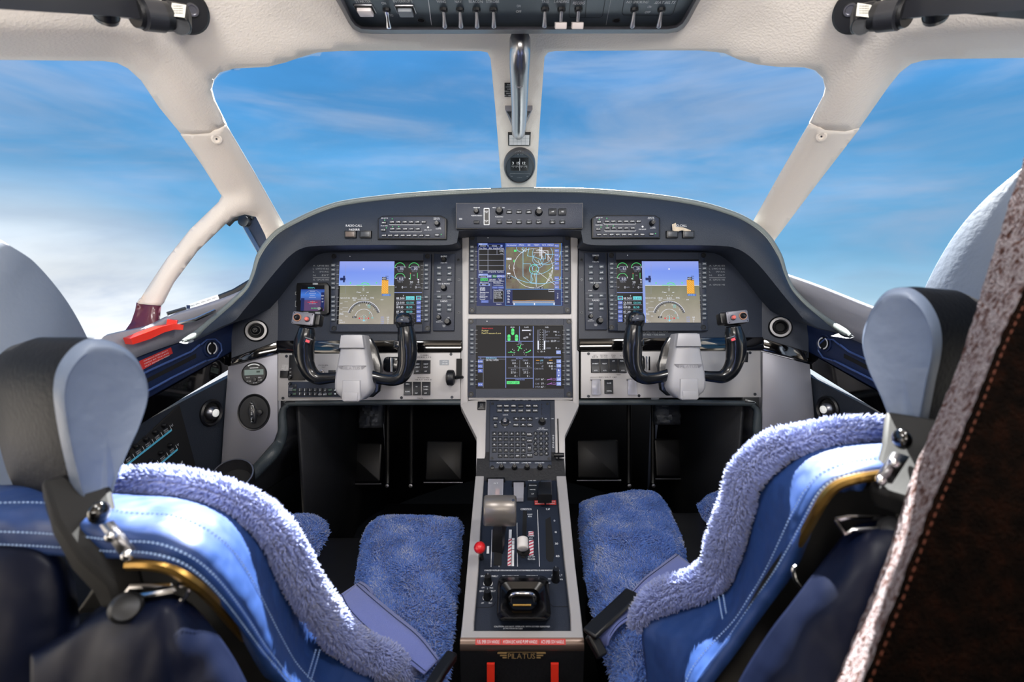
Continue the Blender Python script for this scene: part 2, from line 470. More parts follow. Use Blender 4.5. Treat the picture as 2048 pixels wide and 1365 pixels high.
seamR = [(1618,245),(1650,262),(1690,265),(1719,256)]
# headliner with pillars down to the seams and the centre post
outer = [(-560,-760),(1040,-900),(2640,-760),(2700,300),(2560,150)] 
head_outer = [(-620,-620),(200,-760),(1040,-800),(1900,-760),(2700,-620),(2720,480),(2600,500),(2560,150),(2300,122),(2048,116),(1887,118),(1847,121),(1822,128),(1800,145),(1778,172),(1719,256),
  (1690,263),(1650,260),(1618,245),(1646,192),(1650,176),(1646,157),(1631,141),(1609,135),(1558,134),(1514,129),(1477,119),(1448,106),(1400,101),(1280,101),(1110,102),(1096,105),(1089,114),(1080,240),(1072,377),(1074,440),
  (1004,440),(1003,377),(991,220),(981,117),(975,105),(960,102),(800,101),(680,102),(635,105),(600,115),(571,125),(535,134),(469,137),(440,145),(428,160),(424,178),(430,200),(454,249),
  (420,266),(385,269),(361,267),(319,216),(282,161),(256,137),(234,126),(205,122),(0,120),(-200,124),(-420,150),(-500,500),(-640,480)]
tag(shell_piece('ceiling', head_outer, [], 17, M['cream']), 'cream padded headliner with windscreen surround and centre post', None, kind='structure')
lp_outer = [(361,269),(385,271),(420,268),(454,251),(511,348),(568,449),(600,510),(610,640),(545,640),(530,575),(545,520),(530,470),(512,434),(490,429),(466,436),(451,449),(395,503),(348,566),(328,606),(322,612),(275,608),(293,578),(332,519),(380,459),(437,404),(443,392),(403,329)]
tag(shell_piece('trim_1', lp_outer, [], 10, M['cream2'], bulge=0.002), 'cream cover of the left windscreen pillar, forking around the small vent window', None, kind='structure')
rp_outer = [(1618,247),(1650,262),(1690,265),(1719,258),(1635,367),(1550,480),(1530,550),(1470,540),(1480,500),(1507,441),(1562,343)]
tag(shell_piece('trim_2', rp_outer, [], 10, M['cream2'], bulge=0.002), 'cream cover of the right windscreen pillar', None, kind='structure')
# burgundy-tinted foot of the vent window frame
lf = [(275,608),(322,612),(320,640),(300,668),(230,690),(262,645)]
M['burg'] = mat('dark_red_frame_foot', (92, 34, 52), 0.3, coat=0.4, var=0.15)
tag(shell_piece('trim_3', lf, [], 10, M['burg'], bulge=0.003), 'dark red painted foot of the vent window frame', None, kind='structure')
# screws in the two pillar covers
for k, (px, py, lb) in enumerate(((433, 278, 'round screw at the top of the left pillar cover'), (1643, 273, 'round screw at the top of the right pillar cover'))):
    p = shell_pt(px, py, 1.0, windows_edge_off(px, py) - 0.004); n = (EYE - p).normalized()
    pl = Plane(p, (SC - p).normalized()); mb = MB()
    mb.lathe([(0.009, -0.004), (0.009, 0.001), (0.0075, 0.002), (0.006, 0.002), (0.0055, 0.0), (0.003, 0.0), (0.0015, -0.001)], M['cream2'], seg=20)
    mb.disc((0, 0), 0.0018, 0.0006, M['screw'], 6)
    r_ = mb.build('screw', Mx=pl.M); tag(r_, lb, 'screw')
# window panes
def glass_mat():
    m = bpy.data.materials.new('window_glass'); m.use_nodes = True; nt = m.node_tree; nt.nodes.clear(); N = nt.nodes.new; L = nt.links.new
    out = N('ShaderNodeOutputMaterial'); tr = N('ShaderNodeBsdfTransparent'); gl = N('ShaderNodeBsdfGlossy'); gl.inputs['Roughness'].default_value = 0.02
    tr.inputs['Color'].default_value = (0.965, 0.98, 0.985, 1)
    mix = N('ShaderNodeMixShader'); fr = N('ShaderNodeLayerWeight'); fr.inputs['Blend'].default_value = 0.08
    mul = N('ShaderNodeMath'); mul.operation = 'MULTIPLY'; mul.inputs[1].default_value = 0.35
    L(fr.outputs['Fresnel'], mul.inputs[0]); L(mul.outputs[0], mix.inputs['Fac']); L(tr.outputs[0], mix.inputs[1]); L(gl.outputs[0], mix.inputs[2]); L(mix.outputs[0], out.inputs['Surface'])
    return m
M['glass'] = glass_mat()
def grow(poly, d):
    return inset(poly, -d)
for k, (poly, lb) in enumerate(((W_FL, 'left windscreen pane'), (W_FR, 'right windscreen pane'), (W_SL, 'left side window pane'), (W_SR, 'right side window pane'), (W_DV, 'small openable vent pane at lower left'))):
    V, Fc = cdt_region(grow(poly, 14), [], 34); mb = MB(); mb.add([shell_pt(v.x, v.y, 1.075) for v in V], [f for f in Fc], M['glass'])
    o = mb.build('window_%d' % (k + 1)); mod(o, 'SOLIDIFY', thickness=0.004, offset=0.0); tag(o, 'curved clear ' + lb, kind='structure')
# ================================================================== reference planes
PM = plane_at(1040, 590, 1.19, 14)            # main panel
PC = Plane(PM.hit(1040, 590) + PM.n * 0.004, PM.n)
PF = plane_at(1040, 440, 1.112, 6)            # upper fascia
dM = lambda px, py: (PM.hit(px, py) - EYE).dot(FW)
d7 = dM(1043, 800)
PK = plane_at(1043, 800, d7, 43)              # keypad slope
dk = (PK.hit(1043, 952) - EYE).dot(FW)
PP = plane_at(1043, 952, dk, 74.6)            # pedestal top
PSL = plane_at(555, 700, dM(555, 700), 14, 15)
PSR = plane_at(1525, 700, dM(1525, 700), 14, -15)
dwl = (PSL.hit(460, 700) - EYE).dot(FW)
PWL = plane_at(460, 700, dwl, 0, 79)
PWR = plane_at(1620, 700, (PSR.hit(1620, 700) - EYE).dot(FW), 0, -79)
POV = Plane(P(1040, 66, 0.862), (0, 0, -1), (1, 0, 0))
def ppoly(pl, pts, w=0.0): return [pl.uv(p[0], p[1], w) for p in pts]
# ---- main panel plate
main = [(925,478),(640,478),(600,500),(570,530),(556,570),(555,682),(925,682)]
mb = MB()
mb.prism(ppoly(PM, [(555,560),(575,478),(925,470),(925,690),(555,690)]), -0.02, 0.0, M['panel'])
mb.prism(ppoly(PM, [(1157,470),(1505,478),(1525,560),(1525,690),(1157,690)]), -0.02, 0.0, M['panel'])
mb.prism(ppoly(PM, [(900,450),(1180,450),(1180,700),(900,700)]), -0.03, -0.008, M['panel'])
for px, py in ((917, 520), (918, 560), (918, 626), (1163, 520), (1163, 560), (1163, 626)):
    mb.lathe([(0.0035, 0), (0.0035, 0.0015), (0.002, 0.0015), (0.001, 0.0005)], M['screw'], c=PM.uv(px, py), seg=12)
# printed tables beside each primary display
for sx_ in (626, 1418):
    for j, yy in enumerate((532, 538, 544, 551, 560, 570)):
        u, v = PM.uv(sx_ + 16, yy); k = PM.sc(sx_, yy)[0]
        mb.text({0: 'A  UP/15 155', 1: 'L  LWO 15 165', 2: 'L      177/AC', 3: 'N.     EXT'}.get(j, 'A. GPS/15 145'), u, v, k * 3.0, 0.0006, M['grey'], width=k * 32)
    a = PM.uv(sx_ - 0, 556); b = PM.uv(sx_ + 33, 556); mb.line([a, b], 0.0009, 0.0006, M['grey'])
for tx, ty, w_, s_ in ((1303, 664, 66, 'AVIONICS GND TEST 5 SEC MAX'), (1308, 670, 44, 'SET PRESS + TUNE ANNUN')):
    u, v = PM.uv(tx, ty); k = PM.sc(tx, ty)[0]; mb.text(s_, u, v, k * 3.4, 0.0006, M['grey'], width=k * w_)
o = mb.build('main_instrument_panel', Mx=PM.M); tag(o, 'dark charcoal main instrument panel plate behind the displays', 'panel')
# ---- side facias with the air vents
def side_poly(L): return L
lp = [(556,560),(556,686),(463,716),(463,640),(500,600),(540,555),(556,535)]
mb = MB(); mb.prism(ppoly(PSL, lp), -0.02, 0.0, M['panel']); o = mb.build('panel_end', Mx=PSL.M); tag(o, 'dark left end of the instrument panel around the closed round air vent', 'panel')
mb = MB(); mb.prism(ppoly(PSR, [(mx(a), b) for a, b in lp]), -0.02, 0.0, M['panel']); o = mb.build('panel_end', Mx=PSR.M); tag(o, 'dark right end of the instrument panel around the open round air vent', 'panel')
# ---- glareshield fascia (band between leather lip and recessed panel)
lipL = [(366,682,0.93),(390,671,0.975),(435,633,1.05),(470,602,1.09),(498,574,1.105),(510,546,1.11),(522,507,1.115),(554,467,1.12),(600,440,1.125),(650,418,1.13),(700,405,1.135),(800,393,1.14),(900,386,1.145),(1000,382,1.15),(1040,381,1.15)]
lipR = [(1080,381,1.15),(1180,383,1.145),(1290,392,1.14),(1380,405,1.135),(1440,420,1.13),(1490,440,1.125),(1530,470,1.12),(1556,510,1.115),(1567,545,1.11),(1580,575,1.105),(1608,606,1.09),(1645,636,1.05),(1682,660,0.975),(1700,671,0.93)]
lip = [P(*p) for p in lipL + lipR]
innL = [(368,688,0.925),(392,678,0.97),(440,655,1.03),(470,641,1.065),(490,618,1.075),(512,592,1.08),(535,563,1.085),(560,533,1.09),(580,512,1.095),(604,497,1.10),(640,492,1.10),(760,490,1.10),(905,489,1.10),(917,463,1.108),(1040,462,1.11)]
innR = [(1163,463,1.108),(1175,489,1.10),(1320,490,1.10),(1440,492,1.10),(1474,498,1.10),(1498,512,1.095),(1520,533,1.09),(1545,563,1.085),(1568,592,1.08),(1590,618,1.075),(1612,643,1.065),(1640,657,1.03),(1684,667,0.97),(1700,677,0.925)]
inn = [P(*p) for p in innL + innR]
def resamp(pts, n):
    c = catmull(pts, 10); L_ = [0]
    for i in range(1, len(c)): L_.append(L_[-1] + (c[i] - c[i - 1]).length)
    out = []
    for k in range(n):
        t = L_[-1] * k / (n - 1); i = 1
        while i < len(L_) - 1 and L_[i] < t: i += 1
        f = (t - L_[i - 1]) / max(1e-9, L_[i] - L_[i - 1]); out.append(c[i - 1].lerp(c[i], f))
    return out
CR = catmull(lip, 6); CI = catmull(inn, 6)
gs = root('glareshield', Vector(P(1040, 420, 1.15)), 'long curved charcoal glareshield with stitched leather lip over the whole panel', 'glareshield')
G0 = gs.matrix_world.inverted()
mb = MB()
rows = []
for t in (0, 0.06, 0.2, 0.4, 0.6, 0.8, 0.93, 1.0):
    r_ = []
    for a, b in zip(CR, CI):
        q = a.lerp(b, t); q = q + (-FW) * (0.012 * math.sin(PI * min(1, t * 1.0)) ) ; r_.append(G0 @ q)
    rows.append(r_)
back = [G0 @ (q + FW * 0.012) for q in CI]
deep = [G0 @ (q + FW * (0.012 + 0.098 * max(0.0, min(1.0, (0.64 - abs(q.x - 0.02)) / 0.03))) + UP * 0.005) for q in CI]
mb.grid(rows + [back, deep], M['fascia'], flip=True)
mb.build('fascia', gs, angle=50)
mb = MB()
mb.tube([G0 @ (q + (-FW) * 0.001) for q in CR], [0.0068 * min(1, 0.35 + 0.14 * min(i, len(CR) - 1 - i)) for i in range(len(CR))], mat('lip_leather', (112, 120, 118), 0.5, bump=0.3, bscale=380), 10)
mb.build('lip', gs, angle=50); mb = MB()
CRH = [q for q in CR if abs(q.x - 0.02) < 0.60]
hood = []
for t in (0, 0.3, 0.65, 1.0):
    r_ = []
    for q in CRH:
        xx = (q.x - 0.02) / 0.7; Yf = 1.62 - 0.55 * xx * xx; z1 = q.z + 0.0
        tgt = Vector((q.x * 1.02, max(q.y + 0.03, Yf), min(q.z, EYE.z + 0.10) - 0.0))
        r_.append(G0 @ q.lerp(tgt, t))
    hood.append(r_)
mb.grid(hood, M['leather'], flip=False)
mb.build('hood_leather', gs, angle=60)
mb = MB()
st_pts = resamp(lip, 520)
for i in range(0, len(st_pts) - 1):
    a = st_pts[i]; b = st_pts[i + 1]; up = (EYE - a).normalized()
    for sh in (0.0015, -0.0025):
        cen = st_pts[i]
        t_ = (b - a).normalized(); nrm = t_.cross(up).normalized()
        o_ = up * (0.0073 if sh > 0 else 0.0071)
        q0 = a + o_ + nrm * sh; q1 = a.lerp(b, 0.6) + o_ + nrm * sh
        hw = nrm * 0.00035
        mb.add([G0 @ (q0 - hw), G0 @ (q1 - hw), G0 @ (q1 + hw), G0 @ (q0 + hw)], [(0, 1, 2, 3)], M['stitch'])
mb.build('stitching', gs, smooth=False)
# ---- gloss black strip
def strip(pl, pts, w0, w1, m, mbb, bev=0.0): mbb.prism(ppoly(pl, pts), w0, w1, m, bev)
gsr = root('trim_strip', PM.sub(740, 695), 'glossy black strip across the left half of the panel', 'trim')
mb = MB(); pl = PM.sub(740, 695); mb.prism(ppoly(pl, [(555,682),(924,681),(924,706),(555,707)]), -0.01, 0.008, M['gloss'], 0.003); mb.build('strip', gsr)
pl2 = PSL.sub(510, 705); mb = MB(); poly = ppoly(pl2, [(463,717),(556,683),(556,708),(463,731)]); mb.prism(poly, -0.01, 0.008, M['gloss'], 0.003)
o = mb.build('end_strip', gsr); o.matrix_local = gsr.matrix_world.inverted() @ pl2.M
gsr = root('trim_strip', PM.sub(1340, 695), 'glossy black strip across the right half of the panel', 'trim')
mb = MB(); pl = PM.sub(1340, 695); mb.prism(ppoly(pl, [(1158,678),(1524,675),(1524,702),(1158,703)]), -0.01, 0.008, M['gloss'], 0.003); mb.build('strip', gsr)
pl2 = PSR.sub(1570, 700); mb = MB(); mb.prism(ppoly(pl2, [(1524,677),(1614,704),(1614,725),(1524,702)]), -0.01, 0.008, M['gloss'], 0.003)
o = mb.build('end_strip', gsr); o.matrix_local = gsr.matrix_world.inverted() @ pl2.M
# ---- floor, footwell
mb = MB(); mb.add([(-1.3, -0.9, 0), (1.35, -0.9, 0), (1.35, 2.1, 0), (-1.3, 2.1, 0)], [(0, 1, 2, 3)], M['carpet'])
o = mb.build('floor'); mod(o, 'SOLIDIFY', thickness=0.02, offset=-1); tag(o, 'dark carpeted cockpit floor', kind='structure')
mb = MB()
def wquad(a, b, c, d, m): mb.add([a, b, c, d], [(0, 1, 2, 3)], m)
M['well'] = mat('dark_footwell_lining', (16, 18, 24), 0.6, bump=0.3, bscale=200, var=0.15)
for s_ in (-1, 1):
    x0 = 0.02 + s_ * 0.545
    mb.add([(x0, 1.15, 0), (x0, 1.9, 0), (x0, 1.9, 0.84), (x0, 1.15, 0.76)], [(0, 1, 2, 3)], M['well'])
mb.add([(-0.53, 1.9, 0), (0.57, 1.9, 0), (0.57, 1.9, 0.90), (-0.53, 1.9, 0.90)], [(0, 1, 2, 3)], M['well'])
mb.add([(-0.53, 1.24, 0.84), (0.57, 1.24, 0.84), (0.57, 1.9, 0.90), (-0.53, 1.9, 0.90)], [(0, 1, 2, 3)], M['well'])
for s_ in (-1, 1):
    x0 = 0.02 + s_ * 0.70
    mb.add([(x0, 1.16, 0), (x0, 1.9, 0), (x0, 1.9, 0.86), (x0, 1.16, 0.80)], [(0, 1, 2, 3)], M['well'])
    mb.add([(x0, 1.9, 0), (0.02 + s_ * 0.545, 1.9, 0), (0.02 + s_ * 0.545, 1.9, 0.86), (x0, 1.9, 0.86)], [(0, 1, 2, 3)], M['well'])
o = mb.build('wall_front'); mod(o, 'SOLIDIFY', thickness=0.01, offset=0); tag(o, 'dark lining of the footwell under the panel', kind='structure')
# cabin behind the cockpit (closes the room behind the camera)
M['cabin'] = mat('cabin_wall_lining', (168, 160, 150), 0.6, bump=0.2, bscale=120)
def slab(name, pts, m, label):
    mb = MB(); mb.add(pts, [tuple(range(len(pts)))], m); o = mb.build(name); mod(o, 'SOLIDIFY', thickness=0.02, offset=0); tag(o, label, kind='structure')
for s_, nm in ((-1, 'left'), (1, 'right')):
    x = 0.02 + s_ * 0.96
    slab('wall_cabin_' + nm, [(x, 1.2, 0), (x, -2.3, 0), (x, -2.3, 1.60), (x, 0.56, 1.57), (x, 0.42, 1.30), (x, 0.05, 1.1), (x, 0.2, 0.80), (x, 1.2, 0.80)], M['cabin'], 'cabin side wall behind the %s seat' % nm)
slab('wall_cabin_rear', [(-0.94, -2.3, 0), (0.98, -2.3, 0), (0.98, -2.3, 1.62), (-0.94, -2.3, 1.62)], M['cabin'], 'rear end of the cabin')
slab('ceiling_cabin', [(-0.94, -2.3, 1.60), (0.98, -2.3, 1.60), (0.98, 0.56, 1.57), (-0.94, 0.56, 1.57)], M['cabin'], 'cabin ceiling behind the cockpit')
slab('floor_cabin', [(-0.94, -2.3, 0.002), (0.98, -2.3, 0.002), (0.98, -0.9, 0.002), (-0.94, -0.9, 0.002)], M['carpet'], 'cabin floor behind the cockpit')
# ================================================================== side walls, sills, consoles
M['wallgrey'] = mat('dark_grey_wall_panel', (36, 42, 52), 0.5, bump=0.25, bscale=420, var=0.1)
M['softgrey'] = mat('pale_grey_wall_leather', (116, 127, 144), 0.5, bump=0.25, bscale=120, var=0.08)
def mirp(pts): return [(mx(p[0]),) + tuple(p[1:]) for p in pts]
def face_prism(mb, pl, pts, w0, w1, m, bev=0.0):
    mb.prism(ppoly(pl, pts), w0, w1, m, bev)
for side, pl, pe, MIR in (('left', PWL, PSL, False), ('right', PWR, PSR, True)):
    f = (lambda L: L) if not MIR else mirp
    # navy upper wall pad
    up_pts = f([(520,600),(520,690),(462,706),(300,797),(150,880),(60,800),(277,712),(386,674),(440,652)])
    mb = MB(); face_prism(mb, pl, up_pts, -0.015, 0.0, M['navy'], 0.004)
    # raised pouch rim: two ridges and round end, highlights put into the colour
    def gl_line(pts, wd, w, m):
        mb.tube([Vector(pl.uv(*p)).to_3d() + Vector((0, 0, w)) for p in pts], wd, m, 8)
    ring = f([(404+19*math.cos(a)*0.9, 700+23*math.sin(a)) for a in [math.radians(x) for x in range(-60, 200, 20)]])
    g1 = f([(398,690),(380,704),(340,722),(296,742),(240,772)])
    g2 = f([(410,722),(380,737),(340,757),(300,779),(240,812)])
    rim_ = mat('navy_rim_highlight', (62, 84, 138), 0.25, coat=0.4); gl_line(g1, 0.0026, 0.002, rim_); gl_line(g2, 0.0026, 0.002, rim_); gl_line(f([(400,690),(412,680),(428,678),(440,688),(442,702),(432,716),(412,722)]), 0.0022, 0.002, rim_)
    slot = f([(392,707),(300,754),(250,782),(250,790),(300,763),(392,716)])
    mb.flat(ppoly(pl, slot), 0.0006, M['blackm'])
    if not MIR:
        mb.flat(ppoly(pl, [(277,723),(341,695),(345,707),(283,741)]), 0.001, M['redlab'])
        a = pl.uv(280, 727); b = pl.uv(340, 700); rot = math.atan2(b[1] - a[1], b[0] - a[0])
        for j, t in enumerate(('WINDOW EMERGENCY', 'OPEN BY PULLING', 'MUST REMAIN CLOSED')):
            u, v = pl.uv(311 + j * 1.5, 712 + j * 5.0); mb.text(t, u, v, 0.0022, 0.0014, M['white'], rot=rot, width=abs(b[0] - a[0]) * 0.85)
    o = mb.build('wall_' + side, Mx=pl.M, angle=50); tag(o, 'dark navy padded side wall below the %s window' % side, kind='structure')
    # gloss trim running back along the wall
    tr = f([(461,706),(520,690),(520,715),(461,737),(285,846),(150,935),(120,905),(297,800)])
    mb = MB(); face_prism(mb, pl, tr, -0.015, 0.0008, M['gloss'], 0.0); o = mb.build('trim_4' if not MIR else 'trim_5', Mx=pl.M); tag(o, 'glossy black strip under the %s wall pad' % side, kind='structure')
    # lower wall
    lw = f([(540,712),(540,820),(520,1000),(430,1100),(200,1420),(-300,1500),(-500,1300),(0,1020),(285,846)])
    mb = MB(); face_prism(mb, pl, lw, -0.015, -0.001, M['wallgrey'])
    o = mb.build('wall_lower_' + side, Mx=pl.M); tag(o, 'dark grey lower side wall on the %s' % side, kind='structure')
    # map light in the wall pad
    sx, sy = (421, 697) if not MIR else (1649, 687)
    s_ = pl.sub(sx, sy); r_ = root('map_light', s_, 'round silver-ringed socket in the %s navy wall pad' % side, 'light')
    mb = MB(); mb.lathe([(0.021, -0.004), (0.021, 0.003), (0.018, 0.004), (0.016, 0.0015)], M['navy'], seg=28); mb.build('housing', r_)
    mb = MB()
    for a0 in (100, 280):
        mb.arc((0, 0), 0.0125, a0, a0 + 150, 0.003, 0.0045, M['white'])
    mb.disc((0, 0), 0.0145, 0.0018, M['black']); mb.build('ring', r_)
    # footwell spot lamp in a scooped cup
    sx, sy = (421, 826) if not MIR else (1657, 819)
    s_ = pl.sub(sx, sy); r_ = root('spot_lamp', s_, 'small round lamp in a scooped cup on the %s lower wall' % side, 'light')
    mb = MB(); k = 1
    mb.lathe([(0.030, -0.001), (0.031, 0.004), (0.028, 0.007), (0.024, 0.004), (0.022, -0.004)], M['black'], seg=32, cap=False); mb.disc((0, 0), 0.023, -0.0005, M['blackm'])
    mb.build('cup', r_)
    mb = MB(); mb.lathe([(0.017, 0.0), (0.016, 0.008), (0.011, 0.013), (0.0, 0.014)], M['steel'], seg=24, cap=False); mb.build('lamp_body', r_)
    mb = MB(); mb.lathe([(0.009, 0.0125), (0.0085, 0.0155), (0.004, 0.0175), (0.0, 0.018)], mat('lamp_lens', (220, 222, 220), 0.3, emit=(230, 230, 225), estr=0.5), seg=20, cap=False); mb.build('lens', r_)
# sill tops (leather, from wall pad up to the window)
def band(name, A, B, m, label, n=3, depthB=None, kind='structure'):
    mb = MB(); a = [P(*p) for p in A]; b = [P(*p) for p in B]
    a = catmull(a, 4); b = catmull(b, 4); mb.grid([[p.lerp(q, t / n) for p, q in zip(a, b)] for t in range(n + 1)], m)
    o = mb.build(name, angle=60); mod(o, 'SOLIDIFY', thickness=0.012, offset=0); tag(o, label, kind=kind); return o
dW = lambda pl, px, py: (pl.hit(px, py) - EYE).dot(FW)
A = [(p[0], p[1], dW(PWL, p[0], p[1])) for p in ((100,794),(200,748),(277,712),(330,692),(386,674),(440,652),(470,640))]
shd = lambda px, py: (shell_pt(px, py) - EYE).dot(FW)
B = [(p[0], p[1], shd(p[0], p[1])) for p in ((20,735),(130,694),(225,668),(300,652),(345,632),(440,603),(520,570))]
M['sill'] = mat('light_grey_sill', (150, 150, 158), 0.5, bump=0.2, bscale=200, var=0.08)
band('trim_6', A, B, M['sill'], 'pale padded sill under the left windows')
A = [(p[0], p[1], dW(PWR, p[0], p[1])) for p in ((1985,820),(1880,762),(1803,714),(1750,696),(1692,670),(1640,646),(1610,632))]
B = [(p[0], p[1], shd(p[0], p[1])) for p in ((2060,745),(1960,700),(1850,655),(1790,630),(1735,612),(1640,575),(1562,548))]
band('trim_7', A, B, M['sill'], 'pale padded sill under the right side window')
# small vent window: dark hinge frame, red latch handle, placard strip
def pth(L): return [P(*p) for p in L]
hf = root('vent_window_frame', P(480, 560, 1.18), 'black metal frame and hinge strut of the small left vent window', 'window frame')
Hi = hf.matrix_world.inverted(); mb = MB()
mb.tube([Hi @ q for q in pth([(336,632,1.10),(400,613,1.14),(470,585,1.16),(512,560,1.17)])], 0.009, M['black'], 8); mb.build('lower_bar', hf)
mb = MB(); mb.tube([Hi @ q for q in pth([(500,438,1.20),(520,475,1.19),(540,512,1.18)])], 0.021, M['bezel'], 4); mb.build('strut', hf)
mb = MB(); mb.tube([Hi @ q for q in pth([(484,441,1.18),(497,465,1.17),(519,503,1.16)])], 0.006, M['steel'], 8)
mb.build('slide_rail', hf)
mb = MB(); pl = Plane(P(488, 443, 1.17), -FW, RT); mb.lathe([(0.013, -0.01), (0.013, 0.004), (0.008, 0.006), (0.0, 0.006)], M['screw'], seg=20, cap=False)
o = mb.build('pivot', hf); o.matrix_local = Hi @ pl.M
mb = MB(); mb.tube([Hi @ q for q in pth([(455,449,1.18),(466,438,1.18),(484,432,1.18),(505,434,1.18)])], 0.007, M['black'], 6); mb.build('top_bracket', hf)
pl = Plane(P(410, 604, 1.10), -FW, RT); mb = MB(); a = pl.L(P(372, 616, 1.10)); b = pl.L(P(437, 594, 1.10))
dirv = (b - a).normalized(); nv = Vector((-dirv.y, dirv.x, 0)) * 0.0055
mb.add([a - nv, b - nv, b + nv, a + nv], [(0, 1, 2, 3)], M['white'])
for k in range(5):
    c = a.lerp(b, 0.2 + 0.17 * k); mb.text('EMERG', c.x, c.y, 0.0025, 0.0005, M['black'], rot=math.atan2(dirv.y, dirv.x), width=0.010)
c = a.lerp(b, 0.07); mb.box(c.x - 0.004, c.y - 0.004, c.x + 0.004, c.y + 0.004, 0, 0.0004, M['navy'])
mb.build('placard', hf).matrix_local = Hi @ pl.M
hd = root('window_latch', P(310, 672, 0.93), 'bright red window latch handle lying on the left sill', 'latch'); Hi = hd.matrix_world.inverted()
def sq_tube(path, hw, hh, m, mb, T=None):
    path = [Vector(p) for p in path]; rows = []
    for i, p in enumerate(path):
        t = (path[min(i + 1, len(path) - 1)] - path[max(0, i - 1)]).normalized(); x = t.cross(Vector((0, 0, 1))).normalized(); y = x.cross(t)
        w_ = hw[i] if hasattr(hw, '__len__') else hw; h_ = hh[i] if hasattr(hh, '__len__') else hh
        rows.append([(T @ q if T is not None else q) for q in (p + x * w_ + y * h_, p - x * w_ + y * h_, p - x * w_ - y * h_, p + x * w_ - y * h_)])
    mb.grid(rows, m, closed_u=True); n = len(mb.v)
    mb.f.append((n - 4, n - 3, n - 2, n - 1)); mb.m.append(mb.mi(m)); o_ = n - 4 * len(rows); mb.f.append((o_ + 3, o_ + 2, o_ + 1, o_)); mb.m.append(mb.mi(m))
M['orange'] = mat('orange_red_handle', (235, 52, 36), 0.35, coat=0.2, var=0.05)
mb = MB(); sq_tube(pth([(256,683,0.882),(290,671,0.910),(320,659,0.938),(345,653,0.955),(364,655,0.968)]), [0.010,0.011,0.010,0.009,0.007], [0.006,0.007,0.006,0.006,0.005], M['orange'], mb, Hi); mb.build('handle', hd)
mb = MB(); mb.tube([Hi @ q for q in pth([(352,650,0.968),(390,640,0.995),(430,622,1.03)])], 0.004, M['chrome'], 8); mb.build('rod', hd)
mb = MB(); sq_tube(pth([(335,644,0.955),(354,647,0.962)]), 0.008, 0.006, M['orange'], mb, Hi); mb.build('catch', hd)
# outside wing strip seen past the right sill: outer fuselage edge
band('trim_8', [(1562,545,1.5),(1650,585,1.4),(1760,628,1.3)], [(1562,556,1.5),(1650,598,1.4),(1760,640,1.3)], M['sill'], 'pale outer fuselage edge beyond the right sill')
# rear side linings behind the side windows
def lining(name, outer_pts, label, mir):
    A = [P(*p) for p in outer_pts[0]]; B = [P(*p) for p in outer_pts[1]]; A = catmull(A, 6); B = catmull(B, 6); mb = MB()
    rows = []
    for t in range(9):
        tt = t / 8; rows.append([p.lerp(q, tt) + RT * ((1 if mir else -1) * -0.02 * math.sin(PI * tt)) for p, q in zip(A, B)])
    mb.grid(rows, M['softgrey']); o = mb.build(name, angle=70); mod(o, 'SOLIDIFY', thickness=0.03, offset=0); mod(o, 'BEVEL', width=0.006, segments=2); tag(o, label, kind='structure')
lining('wall_rear_left', ([(-700,0,0.52),(-300,300,0.55),(-120,420,0.58),(0,492,0.61),(50,530,0.64),(100,590,0.67),(140,655,0.70),(168,720,0.72),(185,800,0.73)], [(-900,500,0.42),(-760,700,0.43),(-560,800,0.45),(-400,900,0.48),(-250,950,0.50),(-120,1000,0.53),(-60,1050,0.55),(0,1090,0.57),(40,1120,0.58)]), 'pale grey padded lining behind the left side window', False)
lining('wall_rear_right', ([(2700,-100,0.54),(2300,150,0.58),(2150,270,0.60),(2048,350,0.63),(1970,420,0.66),(1910,500,0.69),(1860,600,0.72),(1835,700,0.74),(1820,800,0.75)], [(2900,500,0.42),(2800,700,0.43),(2600,800,0.45),(2400,900,0.48),(2300,950,0.50),(2200,1000,0.53),(2150,1050,0.55),(2080,1090,0.57),(2050,1120,0.58)]), 'pale grey padded lining behind the right side window', True)
# air vents
for pl, px, py, lb in ((PSL, 513, 662, 'round silver-ringed air vent, closed, at the left panel end'), (PSR, 1560, 655, 'round silver-ringed air vent, open, at the right panel end')):
    s_ = pl.sub(px, py); r_ = root('air_vent', s_, lb, 'air vent'); k = pl.sc(px, py)[0]
    mb = MB(); mb.lathe([(24 * k, -0.002), (24.5 * k, 0.003), (22.5 * k, 0.006), (21.5 * k, 0.004)], M['black'], seg=40, cap=False); mb.build('outer_ring', r_)
    mb = MB(); mb.lathe([(22 * k, 0.0), (21.6 * k, 0.005), (17 * k, 0.0055), (16 * k, 0.001)], M['silver'], seg=40, cap=False); mb.build('silver_ring', r_)
    mb = MB(); mb.disc((0, 0), 17 * k, 0.0005, M['blackm'])
    if px < 1000: mb.lathe([(15 * k, 0.0), (14.5 * k, 0.006), (11.5 * k, 0.012), (10.5 * k, 0.0085), (9 * k, 0.0085), (8.5 * k, 0.014), (6 * k, 0.017), (5 * k, 0.0145), (3 * k, 0.0145), (2.2 * k, 0.019), (0, 0.0195)], M['black'], seg=32, cap=False)
    else: mb.lathe([(15 * k, 0.0), (14.5 * k, 0.008), (12.5 * k, 0.012), (11.5 * k, 0.009), (10 * k, 0.002), (9 * k, 0.001)], M['black'], seg=32, cap=False)
    mb.build('nozzle', r_)
